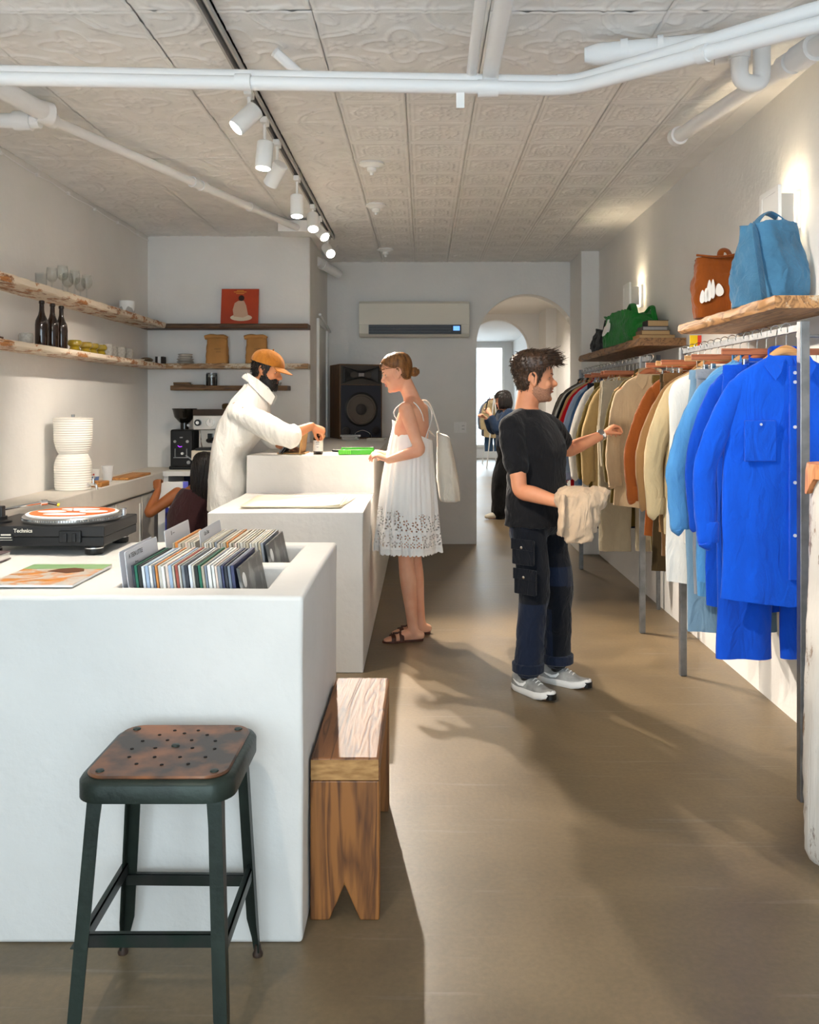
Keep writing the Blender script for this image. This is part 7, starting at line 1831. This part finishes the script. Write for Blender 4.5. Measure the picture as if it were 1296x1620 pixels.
for sgn in (1, -1):
    kn = V((-1.62, 6.98, .42)) + l * sgn * .12; an = V((-1.70, 6.74, .10)) + l * sgn * .12
    limb(mb, [pel + l * sgn * .09, (pel + l * sgn * .09).lerp(kn, .5), kn, kn.lerp(an, .5), an], [.098, .09, .07, .07, .06])
cloth_obj('trousers', mb, .010, fabric('dark_trousers', '#2a2a2c'), pc2, .006, 15, 4)

# ------------------------------------------------------------------ person beyond the arch
f = V((-.97, -.22, 0)).normalized(); l = V((-f.y, f.x, 0))
pf = person('person in a denim jacket and wide black trousers standing beyond the arch', (1.05, 11.3, 0))
MHf = frame(V(P(796, 633, 11.28)), (-.95, -.12, -.22), (-.2, 0, .97)) @ Matrix.Scale(.98, 4)
pel, wai, che, shl, nek = V((1.06, 11.3, .92)), V((1.06, 11.3, 1.06)), V((1.055, 11.3, 1.21)), V((1.045, 11.3, 1.335)), V((1.035, 11.3, 1.40))
sA, sB = shl + l * .16, shl - l * .16
eA, wA = V((.93, 11.10, 1.12)), V((.84, 11.14, 1.33)); eB, wB = V((.90, 11.45, 1.12)), V((.80, 11.36, 1.28))
mb = MB()
torso(mb, [(pel - up * .10, .10, .08), (pel, .155, .105), (wai, .125, .09), (che, .14, .10), (shl, .135, .085), (shl + up * .04, .08, .06), (nek, .05, .05)], l, f)
limb(mb, [nek - up * .05, nek, V(MHf @ V((-.02, 0, -.05)))], [.055, .048, .046]); head_shapes(mb, MHf, True)
arm(mb, sA, eA, wA, .88); arm(mb, sB, eB, wB, .88)
hand(mb, wA, V((-.4, .2, .8)), (-.3, .8, 0), 1, (30, 40, 45, 50, 50), .9); hand(mb, wB, V((-.6, -.3, .5)), (0, 0, -1), -1, (25, 30, 32, 35, 38), .9)
FT = ((V((.96, 11.22, .085)), V((-.97, -.3, 0))), (V((1.10, 11.42, .085)), V((-.97, -.2, 0))))
for (an, d_), sgn in zip(FT, (1, -1)): leg(mb, pel + l * sgn * .085, V((an.x + .02, an.y, .5)), an, .9); foot(mb, an, d_, .8)
finish('body', mb, .0085, SK_B, pf, sm=3, heads=(MHf,))
face_parts(pf, MHf, HBK, lipm=mat('lip_b', '#c8706a', .4), female=True)
hf = hair_cap(pf, MHf, lambda p: p.z - np.interp(p.x, [-.10, -.02, .01, .04, .06, .09], [-.11, -.11, -.10, .0, .045, .035]), lambda p: .016, hair_mat('hair_black_gloss', '#241c19', '#0d0908', .28), rough=.003)
tm = MB()
for k in range(320):
    a = rg.uniform(PI * .30, PI * 1.70); z = rg.uniform(-.05, .10); p = head_pt(z, a, .016); w0 = MHf @ p; L_ = max(.04, w0.z - MHf.translation.z + .115); sd = w0 - MHf.translation; sd.z = 0
    tm.sweep([w0, w0 + sd * .16 - up * L_ * .5, w0 + sd * .02 - up * L_], [.005, .006, .001], 5, sub=3)
tm.build('bob_hair', hair_mat('hair_black_gloss', '#241c19', '#0d0908', .28), hf, smooth=180)
DNM = fabric('dark_denim', '#24364f', .35, vscale=20)
mb = MB()
torso(mb, [(pel - up * .0, .175, .13), (wai, .17, .125), (che, .175, .13), (shl - up * .01, .16, .105), (shl + up * .03, .09, .075), (nek - up * .02, .07, .065)], l, f)
for a, b, c in ((sA, eA, wA), (sB, eB, wB)): limb(mb, [a, a.lerp(b, .5), b, b.lerp(c, .75)], [.07, .068, .062, .045])
cloth_obj('denim_jacket', mb, .010, DNM, pf, .010, 18, 3, (1, 1, 1))
mb = MB(); torso(mb, [(pel - up * .13, .12, .10), (pel - up * .04, .165, .125), (pel + up * .05, .155, .115)], l, f)
for (an, d_), sgn in zip(FT, (1, -1)): limb(mb, [pel + l * sgn * .085 - up * .03, V((an.x + .02, an.y, .5)), V((an.x + .01, an.y, .10))], [.105, .115, .115])
cloth_obj('trousers', mb, .011, fabric('black_wool', '#131314'), pf, .012, 12, 8)
for an, d_ in FT:
    d_ = d_.normalized(); b_ = V((an.x, an.y, 0))
    MB().sweep([b_ - d_ * .07 + up * .05, b_ + up * .055, b_ + d_ * .10 + up * .045, b_ + d_ * .17 + up * .036], [(.036, .034), (.046, .046), (.046, .038), (.034, .026)], 16, sub=4, rnd=True).build('shoe', mat('shoe_cream', '#d8cfbc', .6), pf)
ph = thing('phone', 'dark phone held up by the person in the denim jacket', 'phone', wA + V((-.05, .03, .06)))
MB().box(-.006, .006, -.036, .036, 0, .145, Matrix.Translation(wA + V((-.055, .03, .05))) @ Matrix.Rotation(R(12), 4, 'Y')).build('handset', BLACK, ph, smooth=0, bevel=.004)
